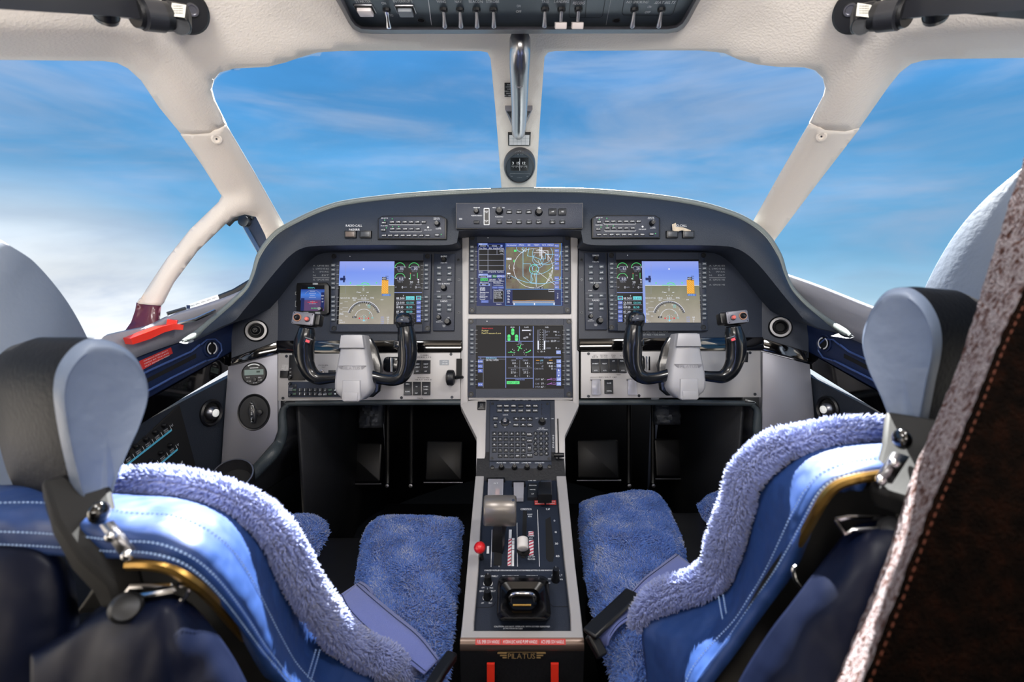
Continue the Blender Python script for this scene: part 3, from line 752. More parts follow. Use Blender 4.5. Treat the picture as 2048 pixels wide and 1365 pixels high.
# ---- silver consoles outboard of the switch panels
cl = [(456,733),(556,707),(556,862),(548,884),(510,928),(470,950),(440,962),(449,820)]
mb = MB(); mb.prism(ppoly(PSL, cl), -0.03, 0.0, M['silver2'], 0.002)
o = mb.build('side_console', Mx=PSL.M); tag(o, 'silver grey console at the left end holding the clock and the parking brake knob', 'console')
mb = MB(); mb.prism(ppoly(PSR, [(1524,703),(1620,729),(1632,860),(1636,960),(1560,930),(1536,884),(1524,862)]), -0.03, 0.0, M['silver2'], 0.002)
o = mb.build('side_console', Mx=PSR.M); tag(o, 'plain silver grey console panel at the right end', 'console')
# clock
s_ = PSL.sub(509, 748); k = PSL.sc(509, 748)[0]
r_ = root('oxygen_gauge', s_, 'round black gauge with a pale display on the left silver console', 'gauge')
mb = MB(); mb.lathe([(25.5 * k, -0.002), (25 * k, 0.005), (23.5 * k, 0.006), (23 * k, 0.0045)], M['black'], seg=40); mb.build('case', r_)
mb = MB(); mb.box(-19 * k, -3 * k, 19 * k, 9 * k, 0.004, 0.005, mat('lcd_glass', (132, 150, 146), 0.15, var=0.2, vscale=60))
mb.box(5 * k, 2 * k, 12 * k, 6 * k, 0.004, 0.0052, mat('lcd_dark', (22, 52, 44), 0.3))
mb.build('display_glass', r_)
mb = MB()
poly = [(23 * k * math.cos(math.radians(a)) * .78, 4 * k + 17 * k * math.sin(math.radians(a))) for a in range(50, 131, 10)]
mb.line(poly, 2.2 * k, 0.0062, M['white']); mb.line([(-8 * k, 12.5 * k), (9 * k, 12.5 * k)], 1.4 * k, 0.0062, M['white'])
for (x, y, t) in ((-12, -8, 'TST'), (12, -9, 'SEL'), (-10, -16, 'FT 25'), (13, -15, 'LIT'), (2, -20, '200')): mb.text(t, x * k, y * k, 2.2 * k, 0.0062, M['white'], width=8 * k)
mb.build('lettering', r_)
mb = MB(); mb.lathe([(5.5 * k, 0.005), (5 * k, 0.012), (0, 0.0125)], M['black'], c=(1 * k, -13 * k), seg=20, cap=False); mb.build('knob', r_)
# parking brake
s_ = PSL.sub(508, 825); k = PSL.sc(508, 825)[0]
r_ = root('parking_brake', s_, 'parking brake knob with white letters in a round black recess', 'brake knob')
mb = MB(); prof = [(36 * k, 0.0005), (35 * k, 0.0035), (33 * k, 0.003), (31 * k, -0.004), (26 * k, -0.02), (15 * k, -0.027), (0, -0.028)]
n = 48; vs_ = []; fs = []
for r, w in prof:
    for q in range(n):
        a = 2 * PI * q / n; vs_.append((r * 0.92 * math.cos(a), r * 1.12 * math.sin(a), w + 0.03 * 0))
for j in range(len(prof) - 1):
    for q in range(n): fs.append((j * n + q, j * n + (q + 1) % n, (j + 1) * n + (q + 1) % n, (j + 1) * n + q))
mb.add([(x, y, max(w, 0.0004) if w >= 0 else 0.0006 + (w + 0.004) * 0.0) for x, y, w in vs_], fs, M['black']); mb.build('recess', r_)
mb = MB(); sh = []
for q in range(24):
    a = 2 * PI * q / 24; x = math.cos(a); y = math.sin(a); sh.append((8.5 * k * x * (1 - 0.55 * abs(y) ** 2), 25 * k * y))
c_, s2 = math.cos(math.radians(4)), math.sin(math.radians(4)); sh = [(a * c_ - b * s2, a * s2 + b * c_) for a, b in sh]
mb.prism(sh, 0.0, 0.022, mat('brake_knob_paint', (52, 54, 58), 0.25, coat=0.5), 0.006)
mb.build('knob', r_)
mb = MB()
for j, c in enumerate('PARKING BRK'): mb.text(c, (0.6 - 0.06 * j) * k, (19 - 3.9 * j) * k, 2.9 * k, 0.0226, M['white'], rot=-PI / 2)
mb.build('lettering', r_)
mb = MB(); mb.lathe([(7 * k, 0.0), (6 * k, 0.012), (0, 0.013)], M['black'], c=(12 * k, -1 * k), seg=20, cap=False); mb.build('release_button', r_)
# ---- padded knee arch round each footwell
def arch(mir):
    f = (lambda L: L) if not mir else mirp
    pth_ = [(924,806),(760,806),(590,808),(572,812),(563,826),(563,862),(556,888),(540,912),(515,938),(492,962),(470,990),(440,1040)]
    d0 = [dM(740, 806) - 0.004] * 7 + [1.13, 1.12, 1.11, 1.10, 1.08]
    pts = f([(a, b, d) for (a, b), d in zip(pth_, d0)])
    c = catmull([P(*p) for p in pts], 6)
    rt = root('knee_arch', P(*pts[4]), 'dark padded rim round the %s footwell' % ('right' if mir else 'left'), 'trim'); Ti = rt.matrix_world.inverted()
    mb = MB(); n = len(c); rad = [0.007 + 0.008 * min(1, max(0, (i - n * 0.30) / (n * 0.3))) for i in range(n)]
    mb.tube([Ti @ (q + FW * 0.006) for q in c], rad, M['leather'], 12); mb.build('padding', rt)
    # inner cheek
    mb = MB(); inner = [Ti @ q for q in c[12:]]; outp = [Ti @ (q + Vector((0.03 * (1 if not mir else -1), 0.55, -0.05))) for q in c[12:]]
    mb.grid([inner, outp], M['well'], flip=mir); o = mb.build('cheek', rt); mod(o, 'SOLIDIFY', thickness=0.006)
arch(False); arch(True)
# cup holder ring at the left
s_ = Plane(P(466, 950, 1.06), (0.2, -0.5, 0.85)); r_ = root('cup_holder', s_, 'round black cup holder with a silver rim low at the left', 'cup holder')
mb = MB(); mb.lathe([(0.040, -0.03), (0.042, 0.0), (0.041, 0.003), (0.038, 0.003), (0.037, 0.0), (0.034, -0.03)], M['steel'], seg=40, cap=False); mb.build('rim', r_)
mb = MB(); mb.lathe([(0.037, -0.03), (0.034, -0.03), (0.034, -0.028), (0, -0.028)], M['blackm'], seg=30, cap=False); mb.build('well', r_)
# ---- circuit breaker panel on the left lower wall
cbp = [(241,918),(357,810),(392,940),(380,1000),(300,1040),(150,1040)]
s_ = PWL.sub(330, 880); r_ = root('circuit_breaker_panel', s_, 'black circuit breaker panel with cyan stripes on the left wall', 'switch panel')
D = PWL.L
def wl(px, py): a = PWL.uv(px, py, 0.003); b = PWL.uv(330, 880, 0.003); return (a[0] - b[0], a[1] - b[1])
mb = MB(); mb.prism([wl(*p) for p in cbp], -0.002, 0.003, M['blackm'], 0.001); mb.build('face', r_)
mb = MB(); M['cyan'] = mat('cyan_stripe', (92, 190, 222), 0.5)
mbk = MB(); pk = MB(); 
pk.lathe([(0.0048, 0), (0.0045, 0.006), (0.003, 0.0085), (0.0, 0.0088)], M['black'], seg=12, cap=False); pkm = pk.mesh('breaker_knob')
rows_ = [((246,933),(340,860)), ((296,946),(352,899)), ((350,948),(361,934))]
for ri, (a, b) in enumerate(rows_):
    A_ = Vector(wl(*a)); B_ = Vector(wl(*b)); d = (B_ - A_).normalized(); nn = Vector((-d.y, d.x)); Lr = (B_ - A_).length
    if nn.y < 0: nn = -nn
    wv = 0.0042
    mb.flat([tuple(A_ - nn * wv / 2), tuple(B_ - nn * wv / 2), tuple(B_ + nn * wv / 2), tuple(A_ + nn * wv / 2)], 0.0042, M['cyan'])
    num = max(1, int(Lr / 0.021))
    rot = math.atan2(d.y, d.x)
    for k in range(num + 1):
        q = B_ - d * (k * Lr / max(1, num)); e = q + nn * 0.011; mb.line([tuple(q), tuple(e)], 0.0009, 0.0042, M['white'])
        if k < num:
            c = B_ - d * ((k + 0.5) * Lr / max(1, num)) + nn * 0.0065
            for j in range(2): mb.text(random.choice(['ADC', 'MAU', 'FMS', 'AHRS', 'XPDR', 'PFD', 'COM', 'BUS', 'NAV']), c.x + nn.x * (0.0022 - 0.0042 * j), c.y + nn.y * (0.0022 - 0.0042 * j), 0.0028, 0.0042, M['white'], rot=rot, width=0.010)
            c2 = B_ - d * ((k + 0.5) * Lr / max(1, num)) + nn * 0.020
            inst(pkm, 'breaker_knob', r_, (c2.x, c2.y, 0.003))
    q = B_ + d * 0.005 + nn * 0.008; mb.text('UVW'[ri], q.x, q.y, 0.005, 0.0042, M['white'], rot=rot)
mb.build('markings', r_)
# ================================================================== displays and avionics in the panel
for n_, c_, s_ in (('white', (235, 238, 250), 1.0), ('green', (90, 230, 130), 1.0), ('cyan', (110, 225, 235), 1.0), ('lcyan', (150, 215, 250), 1.0), ('red', (225, 50, 60), 1.0),
                   ('yellow', (240, 225, 150), 1.0), ('orange', (236, 160, 40), 1.0), ('mag', (190, 120, 220), 1.0), ('line', (140, 160, 225), 1.0), ('blueui', (92, 112, 190), 1.0),
                   ('navyui', (24, 38, 92), 1.0), ('blk', (5, 6, 12), 1.0), ('dkbox', (18, 22, 60), 1.0), ('greenui', (20, 120, 70), 1.0), ('grey', (150, 155, 175), 1.0), ('dgreen', (30, 110, 60), 1.0),
                   ('purple', (70, 52, 96), 1.0), ('frame', (90, 140, 200), 1.0)):
    M['g_' + n_] = glow(n_, c_, s_)
def ramp_glow(name, stops, axis='Y', nscale=0, nmix=0.0):
    m = bpy.data.materials.new(name); m.use_nodes = True; nt = m.node_tree; b = nt.nodes['Principled BSDF']; N = nt.nodes.new; L = nt.links.new
    tc = N('ShaderNodeTexCoord'); sp = N('ShaderNodeSeparateXYZ'); L(tc.outputs['Object'], sp.inputs[0]); mr = N('ShaderNodeMapRange')
    mr.inputs[1].default_value = stops[0][0]; mr.inputs[2].default_value = stops[-1][0]; L(sp.outputs[axis], mr.inputs[0])
    cr = N('ShaderNodeValToRGB'); L(mr.outputs[0], cr.inputs[0]); sp_ = stops[-1][0] - stops[0][0]
    e = cr.color_ramp.elements; e[0].color = lin(stops[0][1]); e[1].color = lin(stops[-1][1])
    for p, c in stops[1:-1]: q = e.new((p - stops[0][0]) / sp_); q.color = lin(c)
    src = cr.outputs[0]
    if nscale:
        nz = N('ShaderNodeTexNoise'); nz.inputs['Scale'].default_value = nscale; nz.inputs['Detail'].default_value = 6; L(tc.outputs['Object'], nz.inputs['Vector'])
        mr2 = N('ShaderNodeMapRange'); mr2.inputs[1].default_value = 0.3; mr2.inputs[2].default_value = 0.7; mr2.inputs[3].default_value = 1 - nmix; mr2.inputs[4].default_value = 1 + nmix; L(nz.outputs['Fac'], mr2.inputs[0])
        vm = N('ShaderNodeVectorMath'); vm.operation = 'SCALE'; L(src, vm.inputs[0]); L(mr2.outputs[0], vm.inputs['Scale']); src = vm.outputs[0]
    b.inputs['Base Color'].default_value = (0.01, 0.01, 0.012, 1); b.inputs['Roughness'].default_value = 0.35; b.inputs['Specular IOR Level'].default_value = 0.15
    L(src, b.inputs['Emission Color']); b.inputs['Emission Strength'].default_value = 1.0
    return m
class Unit:
    """a device on a plane; u(px,py) gives local coordinates about its centre pixel"""
    def __init__(s, pl, cx, cy, w=0.0):
        s.base = pl; s.c = (cx, cy); s.pl = pl.sub(cx, cy, 0.0); s.w = w; s.k, s.kv = pl.sc(cx, cy, w)
    def u(s, px, py, w=None): return s.pl.uv(px, py, s.w if w is None else w)
    def poly(s, pts, w=None): return [s.u(p[0], p[1], w) for p in pts]
    def rect(s, a, b, c, d, w=None):
        p = s.u((a + c) / 2, (b + d) / 2, w); k = s.base.sc((a + c) / 2, (b + d) / 2, s.w if w is None else w)  # face is the same cloth, its shade put into the darker colour
        return (p[0] - abs(c - a) / 2 * k[0], p[1] - abs(d - b) / 2 * k[1], p[0] + abs(c - a) / 2 * k[0], p[1] + abs(d - b) / 2 * k[1])
def key_mesh(w, h, t, m, r=0.0006):
    mb = MB(); mb.box(-w / 2, -h / 2, w / 2, h / 2, 0, t, m, min(t * 0.4, 0.0007), r); return mb
DT = 0.012   # display bezel thickness
def display(px0, py0, px1, py1, sx0, sy0, sx1, sy1, lys, label, draw, lx, rx, textside=None):
    cx, cy = (px0 + px1) / 2, (py0 + py1) / 2; U = Unit(PM, cx, cy, DT)
    r_ = root('display_unit', U.pl, label, 'display', 'four large panel displays'); k = U.k
    # bezel as frame round the screen
    o_ = U.rect(px0, py0, px1, py1); s_ = U.rect(sx0, sy0, sx1, sy1, DT - 0.003)
    mb = MB()
    mb.box(o_[0], o_[1], s_[0], o_[3], -0.002, DT, M['bezel'], 0.0012); mb.box(s_[2], o_[1], o_[2], o_[3], -0.002, DT, M['bezel'], 0.0012)
    mb.box(s_[0], s_[3], s_[2], o_[3], -0.002, DT, M['bezel'], 0.0); mb.box(s_[0], o_[1], s_[2], s_[1], -0.002, DT, M['bezel'], 0.0)
    mb.line([(s_[0], s_[1]), (s_[2], s_[1]), (s_[2], s_[3]), (s_[0], s_[3])], 0.0012, DT + 0.0002, M['black'], closed=True)
    mb.text('HONEY', *U.u(px1 - 22, py1 - 8), 0.0016, DT + 0.0003, M['black'], width=0.012)
    mb.build('bezel', r_)
    mb = MB(); mb.disc(U.u(px0 + 38, py0 + 6), 0.0013, DT + 0.0004, M['white'], 10); mb.build('light_sensor', r_)
    # keys
    km = key_mesh(8.5 * k, 6.5 * k, 0.004, M['keyg']); km.mats
    km.quad(-2.6 * k, -1.0 * k, 2.6 * k, 1.0 * k, 0.0043, M['grey']); kme = km.mesh('key')
    tick = MB()
    for side in (0, 1):
        xx = lx if side == 0 else rx
        for y in lys:
            p = U.u(xx, y); inst(kme, 'key', r_, (p[0], p[1], DT - 0.0005))
            a = U.u(xx + (6 if side == 0 else -6), y); b = U.u(xx + (11 if side == 0 else -11), y); tick.line([a, b], 0.0008, DT + 0.0004, M['grey'])
    tick.build('key_marks', r_)
    sm = MB(); sm.lathe([(0.0065, DT - 0.001), (0.0062, DT + 0.0015), (0.0045, DT + 0.0015), (0.004, DT + 0.0005), (0.0015, DT + 0.0004)], M['black'], seg=16); sm.disc((0, 0), 0.0028, DT + 0.0014, M['screw'], 6)
    sme = sm.mesh('screw')
    for a, b in ((px0 + 6, py0 + 6), (px1 - 6, py0 + 6), (px0 + 6, py1 - 6), (px1 - 6, py1 - 6)):
        p = U.u(a, b); inst(sme, 'screw', r_, (p[0], p[1], 0))
    mb = MB(); W0 = DT - 0.003
    mb.quad(*s_, W0, M['g_blk']); draw(mb, U, (sx0, sy0, sx1, sy1), W0); mb.build('screen', r_, smooth=False)
    return r_
class SD:
    """screen drawing in fractional pixel coordinates of the photograph on the unit"""
    def __init__(s, mb, U, R, w, flipx=None): s.mb = mb; s.U = U; s.w = w; s.k = 0; s.R = R; s.ox = 0
    def p(s, x, y): return s.U.u(x + s.ox, y, s.w)
    def nxt(s): s.k += 1; return s.w + 0.00008 + 0.0000035 * s.k
    def rect(s, a, b, c, d, m): p = s.p(a, d); q = s.p(c, b); s.mb.quad(p[0], p[1], q[0], q[1], s.nxt(), m)
    def line(s, pts, wd, m, closed=False): s.mb.line([s.p(*q) for q in pts], wd * s.U.k, s.nxt(), m, closed)
    def box(s, a, b, c, d, wd, m): s.line([(a, b), (c, b), (c, d), (a, d)], wd, m, True)
    def arc(s, x, y, r, a0, a1, wd, m, n=28): s.mb.arc(s.p(x, y), r * s.U.k, a0, a1, wd * s.U.k, s.nxt(), m, n)
    def disc(s, x, y, r, m, n=16): s.mb.disc(s.p(x, y), r * s.U.k, s.nxt(), m, n)
    def text(s, t, x, y, h, m, al='c', width=None, sx=1.0): u, v = s.p(x, y); s.mb.text(t, u, v, h * s.U.k, s.nxt(), m, al, sx=sx, width=width * s.U.k if width else None)
def draw_engine(S, x0):
    """engine gauges and radio list, x0 = left edge (about 56 px wide)"""
    g = lambda n: M['g_' + n]
    S.ox = x0
    S.rect(0, 523, 58, 648, g('blk'))
    for gx, gy, t, lab in ((11, 536, '0.1', 'TRQ PSI'), (39, 536, '20', 'ITT  C'), (11, 557, '0.0', 'NG %')):
        S.arc(gx, gy, 10.2, 20, 180, 0.9, g('green')); S.arc(gx, gy, 10.2, 0, 20, 0.9, g('white')); S.line([(gx - 10, gy), (gx - 5, gy)], 0.8, g('white'))
        S.rect(gx - 5.5, gy - 2.5, gx + 7.5, gy + 4.5, g('dkbox')); S.box(gx - 5.5, gy - 2.5, gx + 7.5, gy + 4.5, 0.6, g('grey')); S.text(t, gx + 6.5, gy + 1, 4.6, g('white'), 'r'); S.text(lab, gx + 1, gy + 7.2, 2.4, g('grey'), width=10)
    S.line([(32, 547), (32, 560)], 0.9, g('green')); S.line([(46, 546), (46, 557)], 0.8, g('green')); S.line([(46, 557), (46, 560)], 0.8, g('mag')); S.disc(32, 547, 1, g('red'), 8); S.disc(30, 558, 1.4, g('white'), 8); S.disc(48, 560, 1.4, g('white'), 8)
    S.text('OIL', 39, 551, 2.4, g('grey')); S.text('20', 34, 565, 4.4, g('white')); S.text('0', 48, 565, 4.4, g('white')); S.text('T C', 33, 570, 2.3, g('grey')); S.text('P PSI', 47, 570, 2.3, g('grey'))
    S.text('NP', 3, 575, 2.2, g('grey')); S.text('0', 16, 575, 4.6, g('white')); S.text('RPM', 22, 575, 2.2, g('grey')); S.text('FF', 33, 575, 2.2, g('grey')); S.text('0', 43, 575, 4.6, g('white')); S.text('LB/H', 49, 575, 2.2, g('grey'))
    S.rect(0, 585, 55, 586.3, g('line'))
def draw_radio(S, x0, keyx, tx):
    g = lambda n: M['g_' + n]; S.ox = x0
    rows = [('118.500', '121.800', 597), ('121.500', '120.300', 606), ('109.10', '111.30', 615), ('117.30', '113.00', 624), ('850.0', '', 633), ('5145', '1200', 641)]
    for i, (a, b, y) in enumerate(rows):
        if i == 0: S.rect(tx + 19, y - 3.6, tx + 36, y + 3, g('cyan'))
        S.text(a, tx + (0 if i < 4 else 2), y, 4.2, g('white'), 'l', width=16.5 if len(a) > 6 else 14 if len(a) > 5 else 12)
        if b: S.text(b, tx + 20, y, 4.0, g('dkbox') if i == 0 else g('cyan') if i < 4 else g('green'), 'l', width=15 if i < 2 else 12)
        S.line([(tx, y + 3.9), (tx + 37, y + 3.9)], 0.6, g('grey'))
        S.rect(keyx, y - 4, keyx + 9, y + 3.4, g('blueui')) if i else (S.rect(keyx - 0.5, y - 4.5, keyx + 9.5, y + 3.6, g('cyan')), S.rect(keyx + 0.8, y - 3.3, keyx + 8.2, y + 2.4, g('navyui')))
        S.text(('COM', 'COM', 'NAV', 'NAV', 'ADF', 'XPDR')[i], keyx + 4.5, y, 2.6, g('white'), width=6.5)
    S.text('8', tx + 14, 592, 2.8, g('white')); S.text('DME', tx + 2, 610.5, 2.6, g('white'), width=4)
sky_g = None
def draw_att(S, x0):
    """attitude and heading half, 112 px wide"""
    global sky_g
    g = lambda n: M['g_' + n]; S.ox = x0
    v = lambda py: S.p(0, py)[1]
    if sky_g is None:
        sky_g = ramp_glow('glow_sky', [(v(573), (146, 176, 236)), (v(560), (128, 158, 240)), (v(545), (120, 150, 238)), (v(523), (152, 166, 236))])
        M['ground_g'] = ramp_glow('glow_ground', [(v(648), (168, 160, 148)), (v(600), (142, 138, 120)), (v(573), (122, 124, 100))], nscale=30, nmix=0.10)
    S.rect(0, 523, 112, 572, sky_g); S.rect(0, 571, 112, 648.5, M['ground_g'])
    S.line([(0, 571.5), (112, 571.5)], 0.7, g('white'))
    S.line([(14, 530), (14, 588), (2, 588)], 0.35, g('grey'))
    S.line([(84, 529), (99, 529), (99, 556)], 0.3, g('line')); S.line([(84, 529), (84, 556)], 0.3, g('line'))
    S.rect(9, 552, 13, 565, g('navyui')); S.rect(3, 556, 14, 561, g('navyui'))
    S.rect(86, 560, 100, 587.5, g('orange'))
    for i in range(-2, 11):
        a = (86, 562 + i * 3.6 + 0); b = (100, 562 + i * 3.6 - 11)
        ya, yb = a[1], b[1]
        pts = []
        t0 = max(0, (ya - 587.5) / (ya - yb)) if ya > 587.5 else 0; t1 = min(1, (ya - 560) / (ya - yb))
        if t1 > t0: S.line([(86 + 14 * t0, ya - (ya - yb) * t0), (86 + 14 * t1, ya - (ya - yb) * t1)], 0.45, g('yellow'))
    S.rect(87, 554.5, 96, 560.5, g('blk')); S.text('450', 91, 557.5, 4.0, g('white'), width=8)
    for y in (553, 557, 561): S.line([(94, y), (100, y)], 0.8, g('blk'))
    S.rect(87, 588.5, 104, 592.5, g('blueui')); S.text('29.92 IN', 95, 590.5, 2.6, g('lcyan'), width=13)
    # symbols
    S.line([(46, 568), (52, 565.8), (56, 566.4), (61, 568.6)], 1.6, g('green')); S.line([(36, 571), (64, 571)], 1.0, g('green')); S.disc(24, 566.5, 1.6, g('green'), 8); S.disc(76, 566.2, 1.6, g('green'), 8); S.disc(50, 538.5, 1.7, g('white'), 6)
    for y, w_ in ((574, 1.5), (577, 2.2), (579.5, 1.5), (582, 2.0)): S.line([(50 - w_, y), (50 + w_, y)], 0.5, g('white'))
    S.text('-5', 37, 584.5, 3, g('white')); S.line([(40, 584), (40, 585.4), (45, 585.4)], 0.7, g('white')); S.line([(60, 584), (60, 585.4), (56, 585.4)], 0.7, g('white'))
    S.text('HDG', 32, 596.5, 3.2, g('white')); S.text('120', 32, 600.5, 3, g('white')); S.text('0.23', 50.5, 596.6, 4, g('white')); S.text('FMS', 67.5, 596.2, 3.2, g('white')); S.text('NAV1 17:42', 13, 596.5, 2.8, g('white'), width=20)
    S.line([(38, 599), (61, 599)], 0.5, g('white')); S.text('- - -', 79, 598, 2.4, g('yellow')); S.text('WP', 87, 600, 2.6, g('white'))
    for x in (45, 50, 56): S.disc(x, 591.5, 0.8, g('white'), 6)
    cx, cy = 50.5, 635.0
    for k in range(37):
        a = math.radians(18 + 144 * k / 36); r0, r1 = 32.5, 28.2
        wd = 2.1
        S.line([(cx + r0 * math.cos(a), cy - r0 * math.sin(a)), (cx + r1 * math.cos(a), cy - r1 * math.sin(a))], 1.6, g('blk'))
    S.arc(cx, cy, 33, 18, 162, 0.8, g('white'), 40)
    for k in range(0, 37, 1):
        a = math.radians(18 + 144 * (k + 0.5) / 36); S.line([(cx + 33 * math.cos(a), cy - 33 * math.sin(a)), (cx + (30 if k % 2 else 28.5) * math.cos(a), cy - (30 if k % 2 else 28.5) * math.sin(a))], 0.45, g('white'))
    for t, a in (('9', 150), ('12', 110), ('15', 76), ('S', 38)):
        a = math.radians(a); S.text(t, cx + 25.5 * math.cos(a), cy - 25.5 * math.sin(a), 2.8, g('white'))
    S.arc(cx, cy + 1, 17.5, 8, 172, 0.7, g('white'), 30)
    S.rect(28, 633, 36, 636.5, g('blk')); S.text('5.5', 32, 634.8, 2.8, g('white'))
    S.line([(42, 637), (61, 637)], 0.6, g('red')); S.disc(42, 637, 1.6, g('red'), 8); S.disc(60, 637, 1.6, g('red'), 8); S.line([(51, 632), (51, 643)], 0.9, g('cyan')); S.line([(48, 640.5), (54, 640.5)], 0.8, g('cyan')); S.disc(51, 641.5, 1.6, g('lcyan'), 6)
    for a in range(0, 360, 30): S.disc(51 + 6.5 * math.cos(math.radians(a)), 637 - 6.5 * math.sin(math.radians(a)), 0.55, g('white'), 5)
    for x, y, t in ((61, 611, '4M'), (61, 615, 'TO'), (62, 627, '9'), (68, 636, '06')): S.text(t, x, y, 3, g('cyan'))
    for j, t in enumerate(('GPS', 'TAWS', 'TERR', 'SAT')): S.text(t, 88, 635 + 4.1 * j, 2.8, g('line'), width=7); S.text(('64', '01', '2', '1')[j], 99, 635 + 4.1 * j, 3.2, g('white'))
    for j, y in enumerate((604, 616, 624)): S.line([(8 if j else 12, y), (19, y)], 0.4, g('white')); S.text(('IAS', 'VS', 'ALT')[j], 6, y + 3, 2.3, g('white'))
    S.text('WIND', 6, 629, 2.4, g('white')); S.text('5.0', 16, 633, 2.4, g('white')); S.text('SPD', 5, 641, 2.4, g('white')); S.text('RNG 5', 8, 645, 2.4, g('white'))
def draw_pfd_left(mb, U, R, w):
    S = SD(mb, U, R, w); S.rect(R[0], R[1], R[2], R[3], M['g_blk']); draw_att(S, 677); draw_engine(S, 789); draw_radio(S, 789, 44, 4)
def draw_pfd_right(mb, U, R, w):
    S = SD(mb, U, R, w); S.rect(R[0], R[1], R[2], R[3], M['g_blk']); draw_engine(S, 1234); draw_radio(S, 1234, 2, 13); draw_att(S, 1288)
    S.ox = 0; S.rect(1287, 523, 1288.5, 648, M['g_line'])
def ys6(a, b, n=6): return [a + (b - a) * i / (n - 1) for i in range(n)]
display(662, 507, 861, 663, 677, 522, 846, 649, ys6(531.5, 576.5) + ys6(595, 640), 'left primary display with attitude picture on its left half', draw_pfd_left, 667, 853)
display(1217, 505, 1413, 661, 1233, 520, 1399, 646, ys6(528.5, 574) + ys6(592, 637), 'right primary display with attitude picture on its right half', draw_pfd_right, 1223, 1408)
def draw_map(mb, U, R, w):
    g = lambda n: M['g_' + n]; S = SD(mb, U, R, w)
    S.rect(953, 486, 1126, 613, g('navyui'))
    # flight plan list
    S.rect(957, 487, 975, 493, g('line')); S.rect(958, 490.5, 974, 494, g('blk')); S.text('FPLN', 961, 488.7, 2.2, g('white'), width=6); S.text('Active', 966, 492, 2.8, g('white'))
    S.rect(976, 490, 1005, 494, g('line')); S.rect(977, 490.5, 1001, 493.7, g('blk')); S.text('Cross', 989, 492, 2.8, g('white'))
    for t, x in (('Crs', 961), ('Dist', 970), ('Alt', 980.5), ('Ang', 989.5), ('Spd', 996.5), ('Time', 1004)): S.text(t, x, 497, 3.0, g('white'), width=7)
    S.rect(957, 499, 1008, 542, g('blk'))
    for y in (499.5, 509.5, 521, 531.5, 541.5): S.line([(957, y), (1008, y)], 0.9, g('grey'))
    for x in (957.5, 976, 1008): S.line([(x, 499.5), (x, 541.5)], 0.9, g('grey'))
    S.line([(994, 499.5), (994, 509.5)], 0.7, g('grey')); S.text('ETE', 1003, 502.5, 3.2, g('white')); S.text('----', 1003, 507, 3, g('white'))
    S.text('Dest', 962, 544, 3, g('white')); S.text('DTG', 980, 544, 3, g('white')); S.text('ETE', 989, 544, 3, g('white')); S.text('Fuel Rem', 1001, 544, 3, g('white'), width=13)
    S.rect(957, 548, 976, 556, g('line')); S.rect(958.5, 552, 974, 555.3, g('blk')); S.text('FPLN', 962, 550, 2.4, g('white')); S.text('Active', 966.5, 553.7, 2.8, g('white'))
    for a, b, t, m in ((976, 983, 'DEP', 'blueui'), (984.5, 993, 'TEL', 'greenui'), (994, 1001, 'WPT', 'blueui'), (1002, 1009, 'PROC', 'blueui')): S.rect(a, 550, b, 556, g(m)); S.text(t, (a + b) / 2, 553, 3, g('white'))
    S.rect(961, 557, 975.5, 562.5, g('green')); S.rect(961.8, 557.8, 974.7, 561.7, g('greenui')); S.text('FPLN', 968, 559.8, 3, g('green'))
    S.text('DEP/ARR', 985, 559.8, 3, g('white'), width=13); S.text('Perf', 1000, 558.5, 2.6, g('white')); S.text('Init', 1001, 561.5, 2.6, g('white')); S.line([(976, 562.8), (1008, 562.8)], 0.8, g('white'))
    S.text('FPLN Source', 969, 565.3, 2.6, g('white'), width=18); S.text('FPLN Name', 994, 565.3, 2.6, g('white'), width=15)
    S.rect(959, 567.5, 980, 572, g('line')); S.rect(960.3, 568.3, 977, 571.3, g('blk')); S.text('Pilot', 968, 569.8, 2.8, g('white')); S.box(987, 567.5, 1006, 571.5, 0.7, g('grey')); S.text('--------', 996, 569.5, 2.4, g('white'))
    S.line([(982, 565), (982, 599)], 0.5, g('grey'))
    S.text('Origin', 965, 575.5, 2.8, g('white')); S.box(960, 577.5, 970, 581.5, 0.6, g('white')); S.text('KHPN', 965, 579.5, 2.6, g('white')); S.text('Destination', 969, 585, 2.8, g('white'), width=18); S.box(960, 586.5, 970, 590.5, 0.6, g('white')); S.text('Alternate', 967, 593.5, 2.8, g('white')); S.box(960, 595.3, 970, 599, 0.6, g('white'))
    for x, t in ((990, 'Save'), (1002, 'Delete')): S.rect(x - 5.5, 573.5, x + 5.5, 577.5, g('blueui')); S.text(t, x, 575.5, 2.6, g('line'))
    S.text('Stored FPLN', 996, 580.5, 2.6, g('white'), width=18); S.rect(987, 582.5, 1007, 605, g('blk')); S.box(987, 582.5, 1007, 605, 0.6, g('grey'))
    for j, t in enumerate(('KFN-KHB', 'KHPN-KBLCS', 'KBLC-KHPN', 'KBLC-KORNL')): S.text(t, 988, 585 + 3.7 * j, 2.6, g('white'), 'l', width=14 + (j % 2) * 2.5)
    S.rect(962, 601, 977, 606, g('blueui')); S.text('Insert', 969.5, 603.5, 3, g('line')); S.text('Insert', 998, 608.5, 2.8, g('white'))
    # map
    v0 = S.p(1012, 577)[1]; v1 = S.p(1012, 494)[1]
    mg = bpy.data.materials.new('glow_terrain'); mg.use_nodes = True; nt = mg.node_tree; b = nt.nodes['Principled BSDF']; N = nt.nodes.new; L = nt.links.new
    tc = N('ShaderNodeTexCoord'); nz = N('ShaderNodeTexNoise'); nz.inputs['Scale'].default_value = 22; nz.inputs['Detail'].default_value = 8; nz.inputs['Roughness'].default_value = 0.7; L(tc.outputs['Object'], nz.inputs['Vector'])
